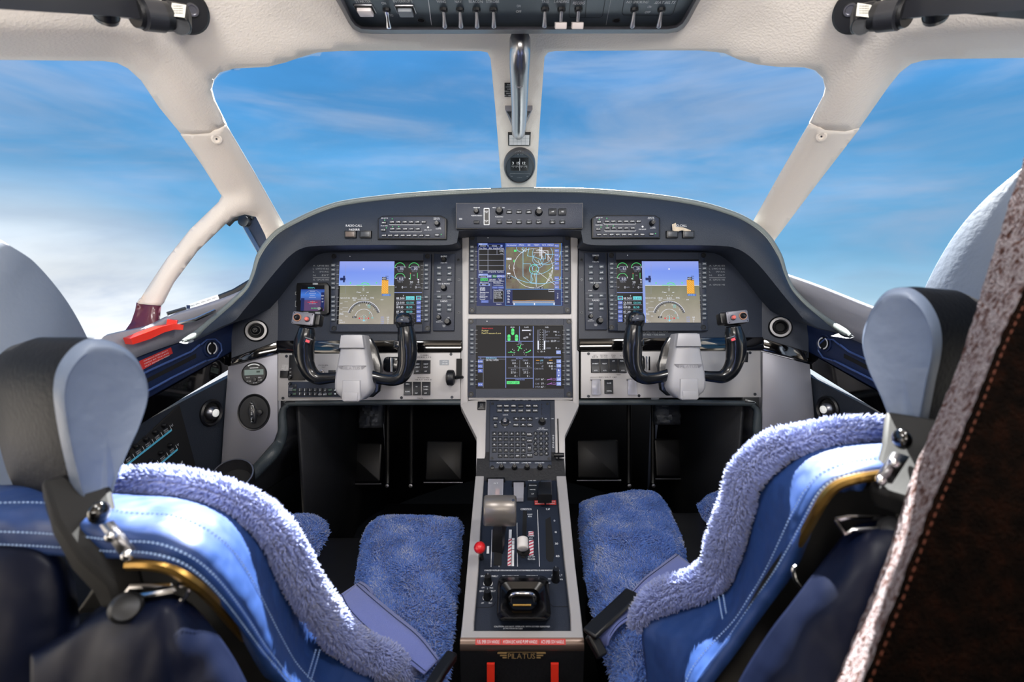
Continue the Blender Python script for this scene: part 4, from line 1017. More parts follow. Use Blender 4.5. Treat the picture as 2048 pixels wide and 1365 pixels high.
    cr = N('ShaderNodeValToRGB'); e = cr.color_ramp.elements; e[0].position = 0.33; e[0].color = lin((84, 58, 40)); e[1].position = 0.66; e[1].color = lin((120, 124, 84)); q = e.new(0.5); q.color = lin((108, 98, 86)); L(nz.outputs['Fac'], cr.inputs[0])
    L(cr.outputs[0], b.inputs['Emission Color']); b.inputs['Emission Strength'].default_value = 1.0; b.inputs['Base Color'].default_value = (0.01, 0.01, 0.01, 1); b.inputs['Roughness'].default_value = 0.35; b.inputs['Specular IOR Level'].default_value = 0.15
    S.rect(1012, 486.5, 1122, 578, mg)
    S.rect(1012, 487, 1108, 494, g('blueui'))
    for t, x in (('Aeronautical', 1023), ('FPLN', 1043), ('SID', 1058), ('TERM', 1073), ('WX', 1088), ('MENU', 1101)): S.text(t, x, 490.5, 3.2, g('white'), width=20 if len(t) > 6 else None); S.line([(x + 11, 488), (x + 11, 494)], 0.4, g('navyui'))
    cx, cy, r = 1066.5, 537, 39
    def clip(pts): return [(min(1121.5, max(1012.5, x)), min(578, max(494.5, y))) for x, y in pts]
    def circ(x, y, r, a0, a1, wd, m, n=30): S.line(clip([(x + r * math.cos(math.radians(a0 + (a1 - a0) * k / n)), y - r * math.sin(math.radians(a0 + (a1 - a0) * k / n))) for k in range(n + 1)]), wd, m)
    circ(cx, cy, r, 0, 360, 0.8, g('white'), 60)
    circ(1085, 508, 20, 150, 395, 0.8, g('lcyan')); circ(1043, 494, 10.5, 180, 350, 0.8, g('lcyan')); circ(1076, 519, 11, 120, 420, 0.7, g('lcyan')); circ(1092, 500, 30, 250, 355, 0.7, g('lcyan')); circ(1078, 463, 105, 238, 300, 0.9, g('lcyan'))
    circ(1072, 505, 44, 262, 325, 0.8, g('lcyan')); circ(1068, 539, 9.5, 0, 360, 1.0, g('cyan')); circ(1071, 538, 6.5, 0, 360, 0.8, g('lcyan')); circ(1066, 537, 7, 0, 360, 0.5, g('green'))
    S.line(clip([(1046, 495), (1046, 553), (1062, 566), (1073, 566), (1073, 548)]), 0.8, g('lcyan')); S.line([(1046, 528), (1061, 528), (1066, 539)], 0.8, g('lcyan')); S.line(clip([(1058, 496), (1055, 512), (1071, 515), (1080, 519), (1091, 518), (1091, 509), (1109, 509)]), 0.9, g('lcyan'))
    S.line([(1062, 548), (1062, 566), (1066, 560), (1063, 553), (1065, 545)], 0.8, g('lcyan')); S.line([(1080, 519), (1086, 532), (1077, 537), (1073, 530)], 0.8, g('lcyan')); S.line([(1076, 521), (1081, 532)], 0.7, g('white'))
    S.line(clip([(1072, 541), (1111, 571)]), 0.7, g('white')); S.line([(1098, 546), (1106, 562)], 0.8, g('white')); S.line([(1104, 541), (1097, 558), (1092, 566)], 0.8, g('white')); S.line([(1069, 547), (1073, 575)], 0.7, g('white'))
    S.line([(1080, 495), (1080, 513)], 1.4, g('white')); S.line([(1083.5, 495), (1083.5, 518)], 1.8, g('white')); S.line([(1067, 506), (1092, 506)], 1.1, g('white')); S.line([(1072, 502), (1096, 502), (1096, 522)], 1.2, g('white')); S.line([(1042, 498), (1052, 504), (1044, 506), (1051, 497)], 0.7, g('white'))
    S.rect(1028, 500, 1033, 504, g('green')); S.rect(1027, 520, 1029, 525, g('green')); S.rect(1013, 516, 1023, 520, g('white')); S.text('N  40', 1018, 518, 2.4, g('blk')); S.line([(1019, 530), (1018, 534), (1019.5, 539)], 1.2, g('white'))
    S.rect(1014, 546, 1021, 549, g('white')); S.rect(1014, 550, 1022, 558, g('blk')); S.text('5 nm', 1018, 552, 2.6, g('white')); S.text('1 hr', 1018, 555.7, 2.6, g('white'))
    S.disc(1028, 537, 1.3, g('white'), 8); S.disc(1105, 536.5, 1.4, g('white'), 8); S.rect(1069, 574.5, 1087, 578, g('blk')); S.text('KHPN  5.0', 1078, 576.3, 2.6, g('white'))
    for y, t in ((492, 'Menu'), (502, 'WPT'), (511, 'FIX'), (519, 'VOR'), (528, 'APT'), (537, 'AWY'), (557, 'Nav'), (566, 'Chart'), (575, 'WX'),): S.rect(1109, y - 3.6, 1118, y + 3.4, g('blueui')); S.text(t, 1113.5, y, 2.8, g('white'), width=7.5)
    S.rect(1012, 579, 1122, 611, g('navyui')); S.rect(1012, 578.4, 1122, 579.5, g('frame')); S.rect(1025, 580, 1109, 605.5, g('blk')); S.rect(1025, 602, 1109, 604.5, g('grey')); S.line([(1025, 602), (1050, 602), (1068, 601), (1109, 601.4)], 0.5, g('orange'))
    for y, t in ((582, '20k'), (587, '15k'), (593, '12k'), (599, '8k'), (604, '5k')): S.text(t, 1017.5, y, 3.6, g('white'))
    S.box(1097, 579.5, 1108, 583.5, 0.6, g('white')); S.line([(1025, 606), (1110, 606)], 0.8, g('white')); S.rect(1027, 607, 1110, 610.5, g('frame'))
    for x in (1028, 1069, 1108): S.rect(x - 1, 606.5, x + 1, 610.5, g('white'))
    for j, c in enumerate('VSD'): S.text(c, 1115.5, 588 + 4 * j, 3, g('white'))
    S.box(1011.5, 486, 1122.5, 611.5, 0.9, g('frame'))
def draw_sys(mb, U, R, w):
    g = lambda n: M['g_' + n]; S = SD(mb, U, R, w); S.rect(952, 651.5, 1127, 778, g('blk'))
    S.text('Generators', 963.5, 656.8, 3.2, g('red'), 'l', width=23); S.text('Pusher', 963.5, 661.8, 3.2, g('yellow'), 'l', width=14); S.text('Fuel Pressure Low', 963.5, 666.8, 3.2, g('yellow'), 'l', width=39)
    for x in (1011.5, 1066.5): S.line([(x, 653), (x, 776)], 1.1, g('line'))
    S.line([(956, 714.5), (1122, 714.5)], 1.1, g('line')); S.line([(1012, 683), (1066, 683)], 1.1, g('line')); S.line([(1039, 653), (1039, 683)], 1.0, g('line')); S.line([(1012, 757), (1066, 757)], 1.0, g('line'))
    S.text('GEAR', 1025, 655, 2.4, g('white')); S.text('FLAPS', 1053, 655, 2.4, g('white')); S.text('FUEL', 1094, 655, 2.4, g('white')); S.text('TRIM', 1039.5, 686, 2.2, g('line')); S.text('ELECTRICAL', 1039, 717.5, 2.2, g('line'), width=14); S.text('ICE PROTECTION', 1040, 760, 2.2, g('line'), width=19); S.text('ENVIRONMENT', 1096, 716.5, 2.2, g('line'), width=15)
    for x, y in ((1025.5, 664), (1018, 676), (1033, 676)):
        S.disc(x, y - 3.6, 3.1, g('green'), 14); S.disc(x, y + 3.6, 3.1, g('green'), 14); S.rect(x - 3.1, y - 3.6, x + 3.1, y + 3.6, g('green')); S.text('DN', x, y, 3.0, g('dgreen'))
    S.line([(1045, 661.2), (1060, 661.2)], 2.0, g('white')); S.disc(1045.4, 661.2, 1.5, g('white'), 8); S.text('0', 1061.5, 661.2, 3.4, g('white')); S.text('15', 1060, 669, 3.6, g('white')); S.text('30', 1054, 675, 3.6, g('white')); S.text('40', 1049, 676.5, 3.6, g('white'))
    def ln(pts, w_, m='green'): S.line(pts, w_, g(m))
    ln([(1036, 702), (1042, 690)], 1.5); ln([(1035, 693), (1044, 698.5)], 1.4); ln([(1035, 701), (1038, 702.5)], 1.2); ln([(1016, 705), (1030, 705)], 1.1); S.disc(1022, 704.2, 1.5, g('green'), 8); ln([(1051, 706), (1056, 704.5), (1061, 701.5)], 1.6); S.disc(1061, 701, 1.2, g('green'), 8)
    for k in range(5):
        a = math.radians(65 - 32 * k * 1.0); S.line([(1022 + 6.5 * math.cos(a), 705 - 5.8 * math.sin(a)), (1022 + 8.3 * math.cos(a), 705 - 7.4 * math.sin(a))], 0.8, g('white'))
        a = math.radians(115 + 32 * k); S.line([(1056 + 7.5 * math.cos(a), 705 - 5.8 * math.sin(a)), (1056 + 9.3 * math.cos(a), 705 - 7.4 * math.sin(a))], 0.8, g('white'))
        a = math.radians(125 - 18 * k); S.line([(1040 + 9 * math.cos(a), 697 - 8 * math.sin(a)), (1040 + 10.6 * math.cos(a), 697 - 9.4 * math.sin(a))], 0.8, g('white'))
    for x in (1076.5, 1089):
        S.box(x - 1.3, 660, x + 1.3, 700, 0.6, g('grey')); S.rect(x - 1.1, 682, x + 1.1, 699.5, g('white'))
    for k in range(9): S.line([(1079.5 + (k % 2), 660.5 + 4.8 * k), (1081.5, 660.5 + 4.8 * k)], 0.6, g('white')); S.line([(1084.5, 660.5 + 4.8 * k), (1086.5 - (k % 2), 660.5 + 4.8 * k)], 0.6, g('white'))
    for x, t in ((1076.5, 'L'), (1083, 'LB'), (1089, 'R')): S.text(t, x, 703.5, 2.8, g('white'))
    for x, y, t, h, m in ((1095, 664, 'QTY', 3.2, 'grey'), (1110, 664, '941', 3.6, 'white'), (1117, 664.5, 'LB', 2.2, 'grey'), (1094, 670.5, 'FF', 3.0, 'grey'), (1112, 670.5, '0', 3.6, 'white'), (1118, 671, 'LB/H', 2.2, 'grey'), (1095, 683, 'END', 3.0, 'grey'), (1107, 682.5, '23:59', 3.6, 'white'), (1117, 683, 'H:M', 2.2, 'grey'), (1097, 697, 'USED', 3.0, 'grey'), (1112.5, 696.5, '0', 3.8, 'white'), (1117, 697.5, 'LB', 2.2, 'grey')):
        S.text(t, x, y, h, g(m))
    S.line([(1092, 676.5), (1119, 676.5)], 0.5, g('grey')); S.rect(1112.5, 701.5, 1121.5, 708.5, g('line')); S.text('RST', 1117, 705, 3, g('white'))
    S.text('1/1', 961, 717, 2.6, g('line')); S.text('ERROR(CCL):', 972, 716.5, 3, g('lcyan'), 'l', width=22); S.text('DB FILE OPEN', 972, 720.8, 3, g('white'), 'l', width=25); S.line([(956, 718.8), (1011, 718.8)], 0.5, g('grey')); S.line([(966.5, 718), (966.5, 776)], 0.6, g('grey'))
    for y, t in ((723.5, 'PWR'), (733, 'ECL'), (742, 'SEL'), (769.5, 'WX')): S.rect(956, y - 3.5, 965.5, y + 3.5, g('blueui')); S.text(t, 960.8, y, 3, g('white'))
    for x, t in ((1027, 'GEN1'), (1051, 'GEN2')): S.text(t, x, 721.2, 3.2, g('grey'))
    for x, t in ((1027, 'BAT1'), (1051, 'BAT2')): S.text(t, x, 739.7, 3.2, g('grey'))
    for x, y, t in ((1031.5, 727, '0.0'), (1056.5, 727, '0.0'), (1031.5, 732.7, '0'), (1056.5, 732.7, '0'), (1031.5, 745.5, '27.0'), (1056.5, 745.5, '27.2'), (1031.5, 752.5, '4'), (1056.5, 752.5, '2')): S.text(t, x, y, 3.8, g('white'), 'r'); S.text('V' if '.' in t else 'A', x + 2.5, y + 0.6, 2.2, g('grey'))
    S.line([(1039.5, 721), (1039.5, 754)], 0.5, g('grey')); S.line([(1016, 736.5), (1064, 736.5)], 0.5, g('grey'))
    S.rect(1013.5, 763, 1039, 768.7, g('green')); S.text('INERT SEP', 1026, 766, 3.2, g('dgreen'), width=21)
    S.text('CAB ALT', 1079, 727, 3.0, g('grey'), width=15); S.text('dP', 1085, 733, 3.0, g('grey')); S.text('CAB RATE', 1078, 738, 3.0, g('grey'), width=18)
    for x, y, t in ((1105.5, 726.7, '5080'), (1105.5, 732.7, '0.01'), (1105.5, 738, '0')): S.text(t, x, y, 3.8, g('white'), 'r')
    S.text('FT', 1109, 727.4, 2.2, g('grey')); S.text('PSI', 1109.5, 733.4, 2.2, g('grey')); S.text('FPM', 1110, 738.6, 2.2, g('grey')); S.line([(1072, 721.2), (1079, 721.2)], 1.0, g('orange')); S.line([(1098, 721), (1105, 721)], 1.0, g('orange')); S.text('LFE', 1083.5, 721.5, 3, g('lcyan'))
    for y, t, n_ in ((759, 'CKPT', '67'), (768, 'CAB', '77'), (774, 'U-FLR', '67')):
        S.text(t, 1070, y, 3.0, g('grey'), 'l'); S.text(n_, 1085, y, 3.6, g('white')); S.text('F', 1090, y + 0.6, 2.2, g('grey'))
        if n_ != '67' or t == 'CKPT': S.line([(1094, y + 1.2), (1102, y - 0.4)], 1.0, g('mag')); S.line([(1102.5, y - 2.5), (1102.5, y + 1.6)], 0.9, g('mag')); S.box(1105, y - 1.5, 1111, y + 1.5, 0.5, g('mag'))
    for y in (723, 732, 759, 768): S.rect(1113, y - 3.6, 1122, y + 3.6, g('line')); S.text('AB', 1117.5, y, 3, g('white'))
    S.rect(1113, 737.5, 1122, 754.5, g('blueui')); S.mb.flat([S.p(1115.5, 743), S.p(1119.5, 743), S.p(1117.5, 738.5)], S.nxt(), g('white')); S.mb.flat([S.p(1115.5, 750), S.p(1119.5, 750), S.p(1117.5, 754)], S.nxt(), g('white')); S.text('ST', 1117.5, 746.5, 3, g('white'))
display(938, 470, 1141, 627, 953, 486, 1126, 613, ys6(494.5, 539.5) + ys6(558, 603.5), 'upper centre display showing a moving map', draw_map, 944, 1133)
display(936, 637, 1144, 795, 952, 651, 1127, 778, ys6(661, 705.5) + ys6(723.5, 769), 'lower centre display showing systems with green gear symbols', draw_sys, 944, 1136)
# silver frame round the two centre displays
mb = MB(); U = Unit(PM, 1040, 640, 0.006); pl = U.pl
mb.prism(U.poly([(924,462),(938,466),(938,640),(936,797),(936,806),(921,812),(922,704),(925,700)]), -0.006, 0.006, M['silver'], 0.0015)
mb.prism(U.poly([(1156,462),(1141,466),(1142,640),(1146,797),(1146,806),(1158,812),(1158,704),(1154,700)]), -0.006, 0.006, M['silver'], 0.0015)
mb.prism(U.poly([(937,626),(1143,626),(1143,639),(937,639)]), -0.006, 0.0055, M['silver'], 0)
mb.prism(U.poly([(937,793),(1145,793),(1145,800),(937,800)]), -0.006, 0.0055, M['silver'], 0)
o = mb.build('display_surround', Mx=pl.M); tag(o, 'satin silver surround of the two stacked centre displays', 'frame')
# ---- knobs helper
def knob_mesh(r, h, m=None, mark=True, skirt=True, knurl=True):
    mb = MB(); m = m or M['black']; n = 28
    prof = ([(r * 1.25, 0), (r * 1.22, h * 0.12), (r * 1.02, h * 0.22)] if skirt else [(r * 1.0, 0)]) + [(r, h * 0.3), (r * 0.97, h * 0.88), (r * 0.85, h), (0, h)]
    mb.lathe(prof, m, seg=n, cap=False)
    if mark: mb.box(-r * 0.07, r * 0.3, r * 0.07, r * 0.9, h, h + 0.0003, M['grey'])
    return mb
# ---- guidance and radio control panels beside the primary displays
def side_panel(px0, py0, px1, py1, label):
    U = Unit(PM, (px0 + px1) / 2, (py0 + py1) / 2, 0.008); r_ = root('display_controller', U.pl, label, 'control panel', 'two slim knob panels beside the primary displays'); k = U.k
    mb = MB(); mb.box(*U.rect(px0, py0, px1, py1), -0.002, 0.008, M['bezel'], 0.001)
    f = lambda a, b: (px0 + (px1 - px0) * a, py0 + (py1 - py0) * b)
    for t, a, b, h in (('BARO', .5, .04, 3.2), ('PUSH STD', .5, .125, 2.0), ('CRS @ RANGE', .5, .395, 2.4), ('RADIO', .5, .623, 3.2), ('VOL', .28, .785, 2.0), ('SQ', .72, .835, 2.0), ('PUSH', .28, .87, 1.8), ('SENSITIVITY', .28, .892, 1.7), ('PUSH', .5, .935, 1.8), ('TEST', .5, .953, 1.8), ('SYNC', .24, .495, 2.0)):
        mb.text(t, *U.u(*f(a, b)), h * k, 0.0084, M['wlab'])
    for b in (0.53, 0.605): mb.line([U.u(*f(0.02, b)), U.u(*f(0.98, b))], 0.0005, 0.0083, M['grey'])
    mb.build('faceplate', r_)
    km = key_mesh(9.5 * k, 8 * k, 0.004, M['keyg']).mesh('key')
    labs = {}
    pos = [(.27, .19, 'NAV'), (.76, .19, 'GPS'), (.27, .265, 'VOR'), (.76, .265, 'AP'), (.27, .345, 'HDG'), (.76, .345, 'ET'), (.27, .565, 'AUDIO'), (.76, .565, 'FPL'), (.27, .675, 'COM'), (.76, .675, 'NAV'), (.27, .735, 'DME'), (.76, .735, 'MODE')]
    for a, b, t in pos:
        p = U.u(*f(a, b)); key = inst(km, 'key', r_, (p[0], p[1], 0.0075)); lb = MB(); lb.text(t, 0, 0, 2.4 * k, 0.0043, M['wlab'], width=6.5 * k); lb.build('key_print', key)
    for a, b, r, h in ((.5, .085, 4.2, .012), (.5, .452, 5.0, .016), (.26, .835, 4.0, .011), (.68, .893, 5.5, .017)):
        p = U.u(*f(a, b)); inst(knob_mesh(r * k, h).mesh('knob'), 'knob', r_, (p[0], p[1], 0.008))
side_panel(867, 507, 909, 661, 'slim panel of round knobs just right of the left primary display')
side_panel(1170, 505, 1213, 659, 'slim panel of round knobs just left of the right primary display')
# ---- audio panels in the fascia
def audio(cx0, cy0, cx1, cy1, label):
    U = Unit(PF, (cx0 + cx1) / 2, (cy0 + cy1) / 2, 0.020); r_ = root('audio_panel', U.pl, label, 'audio panel', 'two audio control panels in the upper fascia'); k = U.k
    q = lambda a, b: (cx0 + (cx1 - cx0) * a, cy0 + (cy1 - cy0) * b)
    mb = MB(); mb.prism(U.poly([q(0, 1), q(1, 1), q(1, .13), q(.92, 0), q(.07, 0), q(0, .13)]), -0.01, 0.020, M['black'], 0.002)
    mb.prism(U.poly([q(.02, .95), q(.975, .95), q(.975, .17), q(.91, .06), q(.08, .06), q(.02, .17)]), 0.019, 0.021, M['bezel'], 0.0006)
    W = 0.0214
    mb.line([U.u(*q(.17, .37)), U.u(*q(.18, .40)), U.u(*q(.63, .40)), U.u(*q(.64, .37))], 0.0006, W, M['white']); mb.line([U.u(*q(.18, .665)), U.u(*q(.19, .695)), U.u(*q(.63, .695)), U.u(*q(.64, .665))], 0.0006, W, M['white'])
    mb.text('SPKR ON/OFF', *U.u(*q(.735, .62)), 1.8 * k, W, M['wlab'], width=15 * k); mb.text('PUSH VOL', *U.u(*q(.86, .12)), 1.8 * k, W, M['wlab']); mb.text('HOLD TO TX', *U.u(*q(.86, .17)), 1.8 * k, W, M['wlab'], width=13 * k); mb.text('COM', *U.u(*q(.90, .53)), 1.7 * k, W, M['wlab']); mb.text('MONITOR', *U.u(*q(.885, .57)), 1.7 * k, W, M['wlab'])
    mb.text('EMR ALT FM', *U.u(*q(.105, .125)), 2.0 * k, W, M['wlab'], width=13 * k); mb.text('PA INT SPKR', *U.u(*q(.10, .44)), 2.0 * k, W, M['wlab'], width=14 * k)
    mb.build('faceplate', r_)
    kw, kh = 0.066 * (cx1 - cx0) * k, 0.105 * (cy1 - cy0) * k
    km = key_mesh(kw, kh, 0.004, M['key']).mesh('key')
    keys = [(.215 + .092 * i, .29, t) for i, t in enumerate(('COM1', 'COM2', 'COM3', 'COM4', 'COM5', 'SPLIT'))] + [(.22 + .092 * i, .575, t) for i, t in enumerate(('COM1', 'COM2', 'COM3', 'COM4', 'COM5'))] + [(.10 + .09 * i, .85, t) for i, t in enumerate(('NAV1', 'NAV2', 'ADF1', 'ADF2', 'DME1', 'DME2', 'AUX', 'MKR'))] + [(.10, .32, 'EMER/PA'), (.09, .62, 'ICS'), (.865, .83, 'HIGH')]
    for a, b, t in keys:
        p = U.u(*q(a, b)); key = inst(km, 'key', r_, (p[0], p[1], 0.0205)); lb = MB(); lb.text(t, 0, 0, 2.5 * k, 0.0042, M['wlab'], width=kw * 0.85); lb.build('key_print', key)
    lm = MB(); lm.lathe([(0.0011, 0), (0.0009, 0.0007), (0, 0.0008)], M['g_green'], seg=8, cap=False); lme = lm.mesh('indicator')
    for a, b in ((.215, .15), (.105, .205), (.22, .475), (.31, .475), (.13, .525), (.925, .80)): p = U.u(*q(a, b)); inst(lme, 'indicator_light', r_, (p[0], p[1], 0.021))
    lm = MB(); lm.lathe([(0.0024, 0), (0.002, 0.002), (0, 0.0024)], M['white'], seg=12, cap=False); p = U.u(*q(.735, .51)); inst(lm.mesh('b'), 'speaker_button', r_, (p[0], p[1], 0.021))
    p = U.u(*q(.87, .36)); inst(knob_mesh(4.6 * k, 0.014).mesh('knob'), 'knob', r_, (p[0], p[1], 0.0205))
audio(755, 431, 893, 479, 'black audio control panel in the fascia over the left display')
audio(1184, 430, 1321, 477, 'black audio control panel in the fascia over the right display')
# ---- autopilot controller
U = Unit(PF, 1040, 433, 0.022); r_ = root('autopilot_controller', U.pl, 'wide dark autopilot control panel at the top centre of the fascia', 'control panel'); k = U.k
mb = MB(); mb.box(*U.rect(913, 407, 1165, 456), -0.02, 0.022, M['bezel'], 0.001); W = 0.0224
mb.box(*U.rect(912, 406, 1166, 457), -0.02, 0.0205, M['black'])
bx = U.rect(967.5, 416.5, 979, 450.5); mb.prism(rrect(*bx, 0.0015), 0.021, 0.0224, M['wlab']); bi = U.rect(968.8, 418, 977.7, 449); mb.prism(rrect(*bi, 0.001), 0.0215, 0.0227, M['black'])
for t, x, y in (('MINIMUMS', 953.5, 415.5), ('PUSH RA/BARO', 953.5, 431.5), ('HDG', 988, 415.5), ('TRK', 1007, 415.5), ('PUSH SYNC', 998.5, 434), ('ALT', 1077.5, 415)): mb.text(t, *U.u(x, y), 2.4 * k, W, M['wlab'], sx=0.9)
mb.box(*U.rect(918, 436.5, 924.5, 440), 0.0218, 0.0226, M['grey'], 0, 0.001)
for t, y in (('NOSE', 423), ('DN', 425.5), ('NOSE', 441.5), ('UP', 444)): mb.text(t, *U.u(973, y), 2.0 * k, 0.0231, M['wlab'])
mb.build('faceplate', r_)
km = key_mesh(11 * k, 6.5 * k, 0.004, M['key']).mesh('key')
for x, y, t in ((1018.5, 424.5, 'BNK'), (1038, 424.5, 'NAV'), (1057.5, 424.5, 'APR'), (998.5, 445, 'VS'), (1018.5, 445, 'VNAV'), (1038, 445, 'SPD'), (1058, 445, 'FLC'), (1077.5, 445, 'ALT'), (1105, 445, 'FD'), (1124.5, 445, 'L/R'), (953, 445, '')):
    p = U.u(x, y); key = inst(km, 'key', r_, (p[0], p[1], 0.0215)); lb = MB()
    if t: lb.text(t, 0, -0.6 * k, 2.6 * k, 0.0042, M['wlab']); lb.line([(-3 * k, 4.6 * k), (3 * k, 4.6 * k)], 0.0006, 0.001, M['grey']); lb.build('key_print', key)
km = key_mesh(15 * k, 13 * k, 0.006, M['key']).mesh('key')
for x, y, t in ((1105, 424.5, 'AP'), (1124.5, 424.5, 'YD')): p = U.u(x, y); key = inst(km, 'key', r_, (p[0], p[1], 0.0215)); lb = MB(); lb.text(t, 0, 0, 2.8 * k, 0.0062, M['wlab']); lb.build('key_print', key)
for x, y, r, h in ((953, 423, 4.5, .010), (998.5, 422.5, 6.2, .014), (1077.5, 425, 6.2, .014)): p = U.u(x, y); inst(knob_mesh(r * k, h).mesh('knob'), 'knob', r_, (p[0], p[1], 0.022))
# ---- radio call placards and warning buttons
for x0, txt, lb, px in ((718, 'RADIO-CALL', 'dark square warning button, outer one under the left call sign', (706, 736)), (1360, 'RADIO-CALL', 'dark square warning button, outer one under the right call sign', (1371, 1339))):
    U = Unit(PF, px[0], 472, 0.018); side = 'left' if x0 < 1000 else 'right'
    mb = MB(); U2 = Unit(PF, x0, 455, 0.021)
    mb.text('RADIO-CALL' if side == 'left' else 'DIO-CALL', *U2.u(x0 - 10 if side == 'left' else x0 + 1, 451.5), 4.4 * U2.k, 0.021, M['white'], width=(33 if side == 'left' else 26) * U2.k)
    if side == 'left': mb.text('N630RR', *U2.u(709, 459.5), 4.2 * U2.k, 0.021, M['white'], width=22 * U2.k)
    else:
        blot = [(1344,449),(1352,446),(1352,454),(1366,455),(1382,461),(1382,463),(1372,463),(1364,461),(1352,464),(1345,461)]
        mb.flat(U2.poly(blot, 0.021), 0.021, mat('worn_pale_patch', (196, 182, 160), 0.8, bump=0.6, bscale=300, var=0.35, vscale=120))
    o = mb.build('call_sign_placard', Mx=U2.pl.M); tag(o, 'white RADIO-CALL lettering above the left warning buttons' if side == 'left' else 'worn patch with RADIO-CALL lettering above the right warning buttons', 'placard')
    for j, x in enumerate(px):
        U = Unit(PF, x, 472, 0.018); r_ = root('warning_button', U.pl, 'small square %s button under the %s RADIO-CALL lettering, %s one of the pair' % (('warm lit' if (side == 'left' and j == 0) else 'dark grey'), side, ('outer' if j == 0 else 'inner')), 'button', 'square warning buttons in the fascia'); k = U.k
        mb = MB(); mb.box(-11.5 * k, -7 * k, 11.5 * k, 7 * k, 0.0, 0.021, M['black'], 0.001); mb.build('housing', r_)
        mb = MB(); mb.box(-9 * k, -5 * k, 9 * k, 5 * k, 0.02, 0.0222, mat('amber_button', (104, 92, 84), 0.35) if (side == 'left' and j == 0) else mat('grey_button', (62, 66, 72), 0.35), 0.0006); mb.build('lens', r_)
# ---- standby instrument
U = Unit(PM, 628, 595, 0.012); r_ = root('standby_instrument', U.pl, 'small square standby display with a blue and purple attitude picture', 'instrument'); k = U.k
mb = MB(); mb.prism(U.poly([(594,566),(652,565),(658,572),(658,625),(652,630),(596,630),(592,624),(592,572)]), -0.004, 0.012, M['black'], 0.002); mb.build('case', r_)
S = None; mb = MB(); S = SD(mb, U, None, 0.012); g = lambda n: M['g_' + n]
v = lambda py: S.p(0, py)[1]
S.rect(601, 571, 649, 622, g('blk')); S.rect(601, 579, 649, 601, ramp_glow('glow_standby', [(v(601), (60, 80, 150)), (v(590), (64, 120, 210)), (v(579), (30, 60, 140))])); S.rect(601, 601, 649, 622, glow('standby_ground', (92, 66, 106)))
S.rect(601, 597, 609, 622, g('navyui')); S.rect(641, 585, 649, 619, g('navyui')); S.text('1013hPa', 623, 576, 2.6, g('cyan'), width=14)
for i, y in enumerate((583, 587, 591, 595, 604, 608)): S.line([(620 - (i % 2) * 2, y), (630 + (i % 2) * 2, y)], 0.4, g('white'))
S.arc(625, 598, 18, 30, 150, 0.5, g('grey')); S.line([(615, 605), (635, 605)], 0.9, g('red')); S.line([(625, 602), (625, 608)], 0.8, g('red')); S.text('20.92in', 629, 617, 2.6, g('green'), width=14)
for y, t in ((592, '5150'), (598, '50'), (604, '49')): S.text(t, 645, y, 2.4, g('white'))
mb.build('screen', r_, smooth=False)
mb = MB(); p = U.u(642, 619); mb.lathe([(4.6 * k, 0.012), (4.3 * k, 0.022), (3.4 * k, 0.024), (0, 0.0242)], M['steel'], c=p, seg=24, cap=False); mb.build('knob', r_)
km = key_mesh(10 * k, 4 * k, 0.003, M['grey']).mesh('key')
for x, y in ((612, 626.5), (636, 626.5), (631, 568.5)): p = U.u(x, y); inst(km, 'key', r_, (p[0], p[1], 0.0115))
U = Unit(PM, 593, 610, 0.001); mb = MB()
for y0, y1 in ((584, 590), (602, 614)): mb.prism(rrect(*U.rect(590.5, y0, 595.5, y1), 0.001), 0.0, 0.0015, M['grey']); mb.prism(rrect(*U.rect(591.5, y0 + 1, 594.5, y1 - 1), 0.001), 0.001, 0.0018, M['black'])
o = mb.build('standby_switch', Mx=U.pl.M); tag(o, 'slim outlined rocker switch left of the standby display', 'switch')
# ================================================================== lower switch panels
W0 = 0.004
def screw_at(U, r_, pts, w=W0):
    sm = MB(); sm.lathe([(0.0036, 0), (0.0035, 0.0008), (0.002, 0.0008), (0.0015, 0.0003), (0.0005, 0.0003)], M['screw'], seg=14); sme = sm.mesh('screw')
    for a, b in pts: p = U.u(a, b, w); inst(sme, 'screw', r_, (p[0], p[1], w))
U = Unit(PM, 738, 751, W0); r_ = root('switch_panel', U.pl, 'satin silver lower switch panel behind the left yoke', 'switch panel'); k = U.k
mb = MB(); mb.prism(U.poly([(556,708),(921,706),(921,799),(556,802)]), -0.004, W0, M['silver'], 0.0006); mb.line([U.u(792, 708), U.u(792, 800)], 0.0006, W0 + 0.0002, M['grey'])
for t, x, y, w_ in (('HYDRAULIC', 571, 731, 14), ('PUMP GND', 571, 734.5, 14), ('EMERG ONLY', 571, 738, 16), ('TEST', 571, 741.5, 8)): mb.text(t, *U.u(x, y), 2.4 * k, W0 + 0.0003, M['white'], width=w_ * k)
for t, x, y, w_ in (('PUSHER', 647, 731, 20), ('TEST', 647, 735, 8), ('CABIN', 849, 711, 16), ('EMER LTS', 849, 715, 28), ('PROP LOW SPEED', 847, 756, 24), ('HEAT DEICE', 847, 760, 34), ('MAIN', 840, 797, 12)): mb.text(t, *U.u(x, y), 2.4 * k, W0 + 0.0003, M['blackm'], width=w_ * k)
mb.prism(rrect(*U.rect(879, 720.5, 898, 731), 0.001), W0, W0 + 0.0006, M['grey']); mb.text('UP 163', *U.u(890, 723.5), 2.6 * k, W0 + 0.0008, M['white']); mb.text('DN 180', *U.u(890, 728), 2.6 * k, W0 + 0.0008, M['white'])
mb.build('faceplate', r_)
screw_at(U, r_, [(573, 713), (566, 797), (902, 709), (803, 796), (904, 795)])
mb = MB(); mb.box(*U.rect(562, 742, 578, 756), W0, W0 + 0.006, M['black'], 0.001); mb.build('push_button', r_)
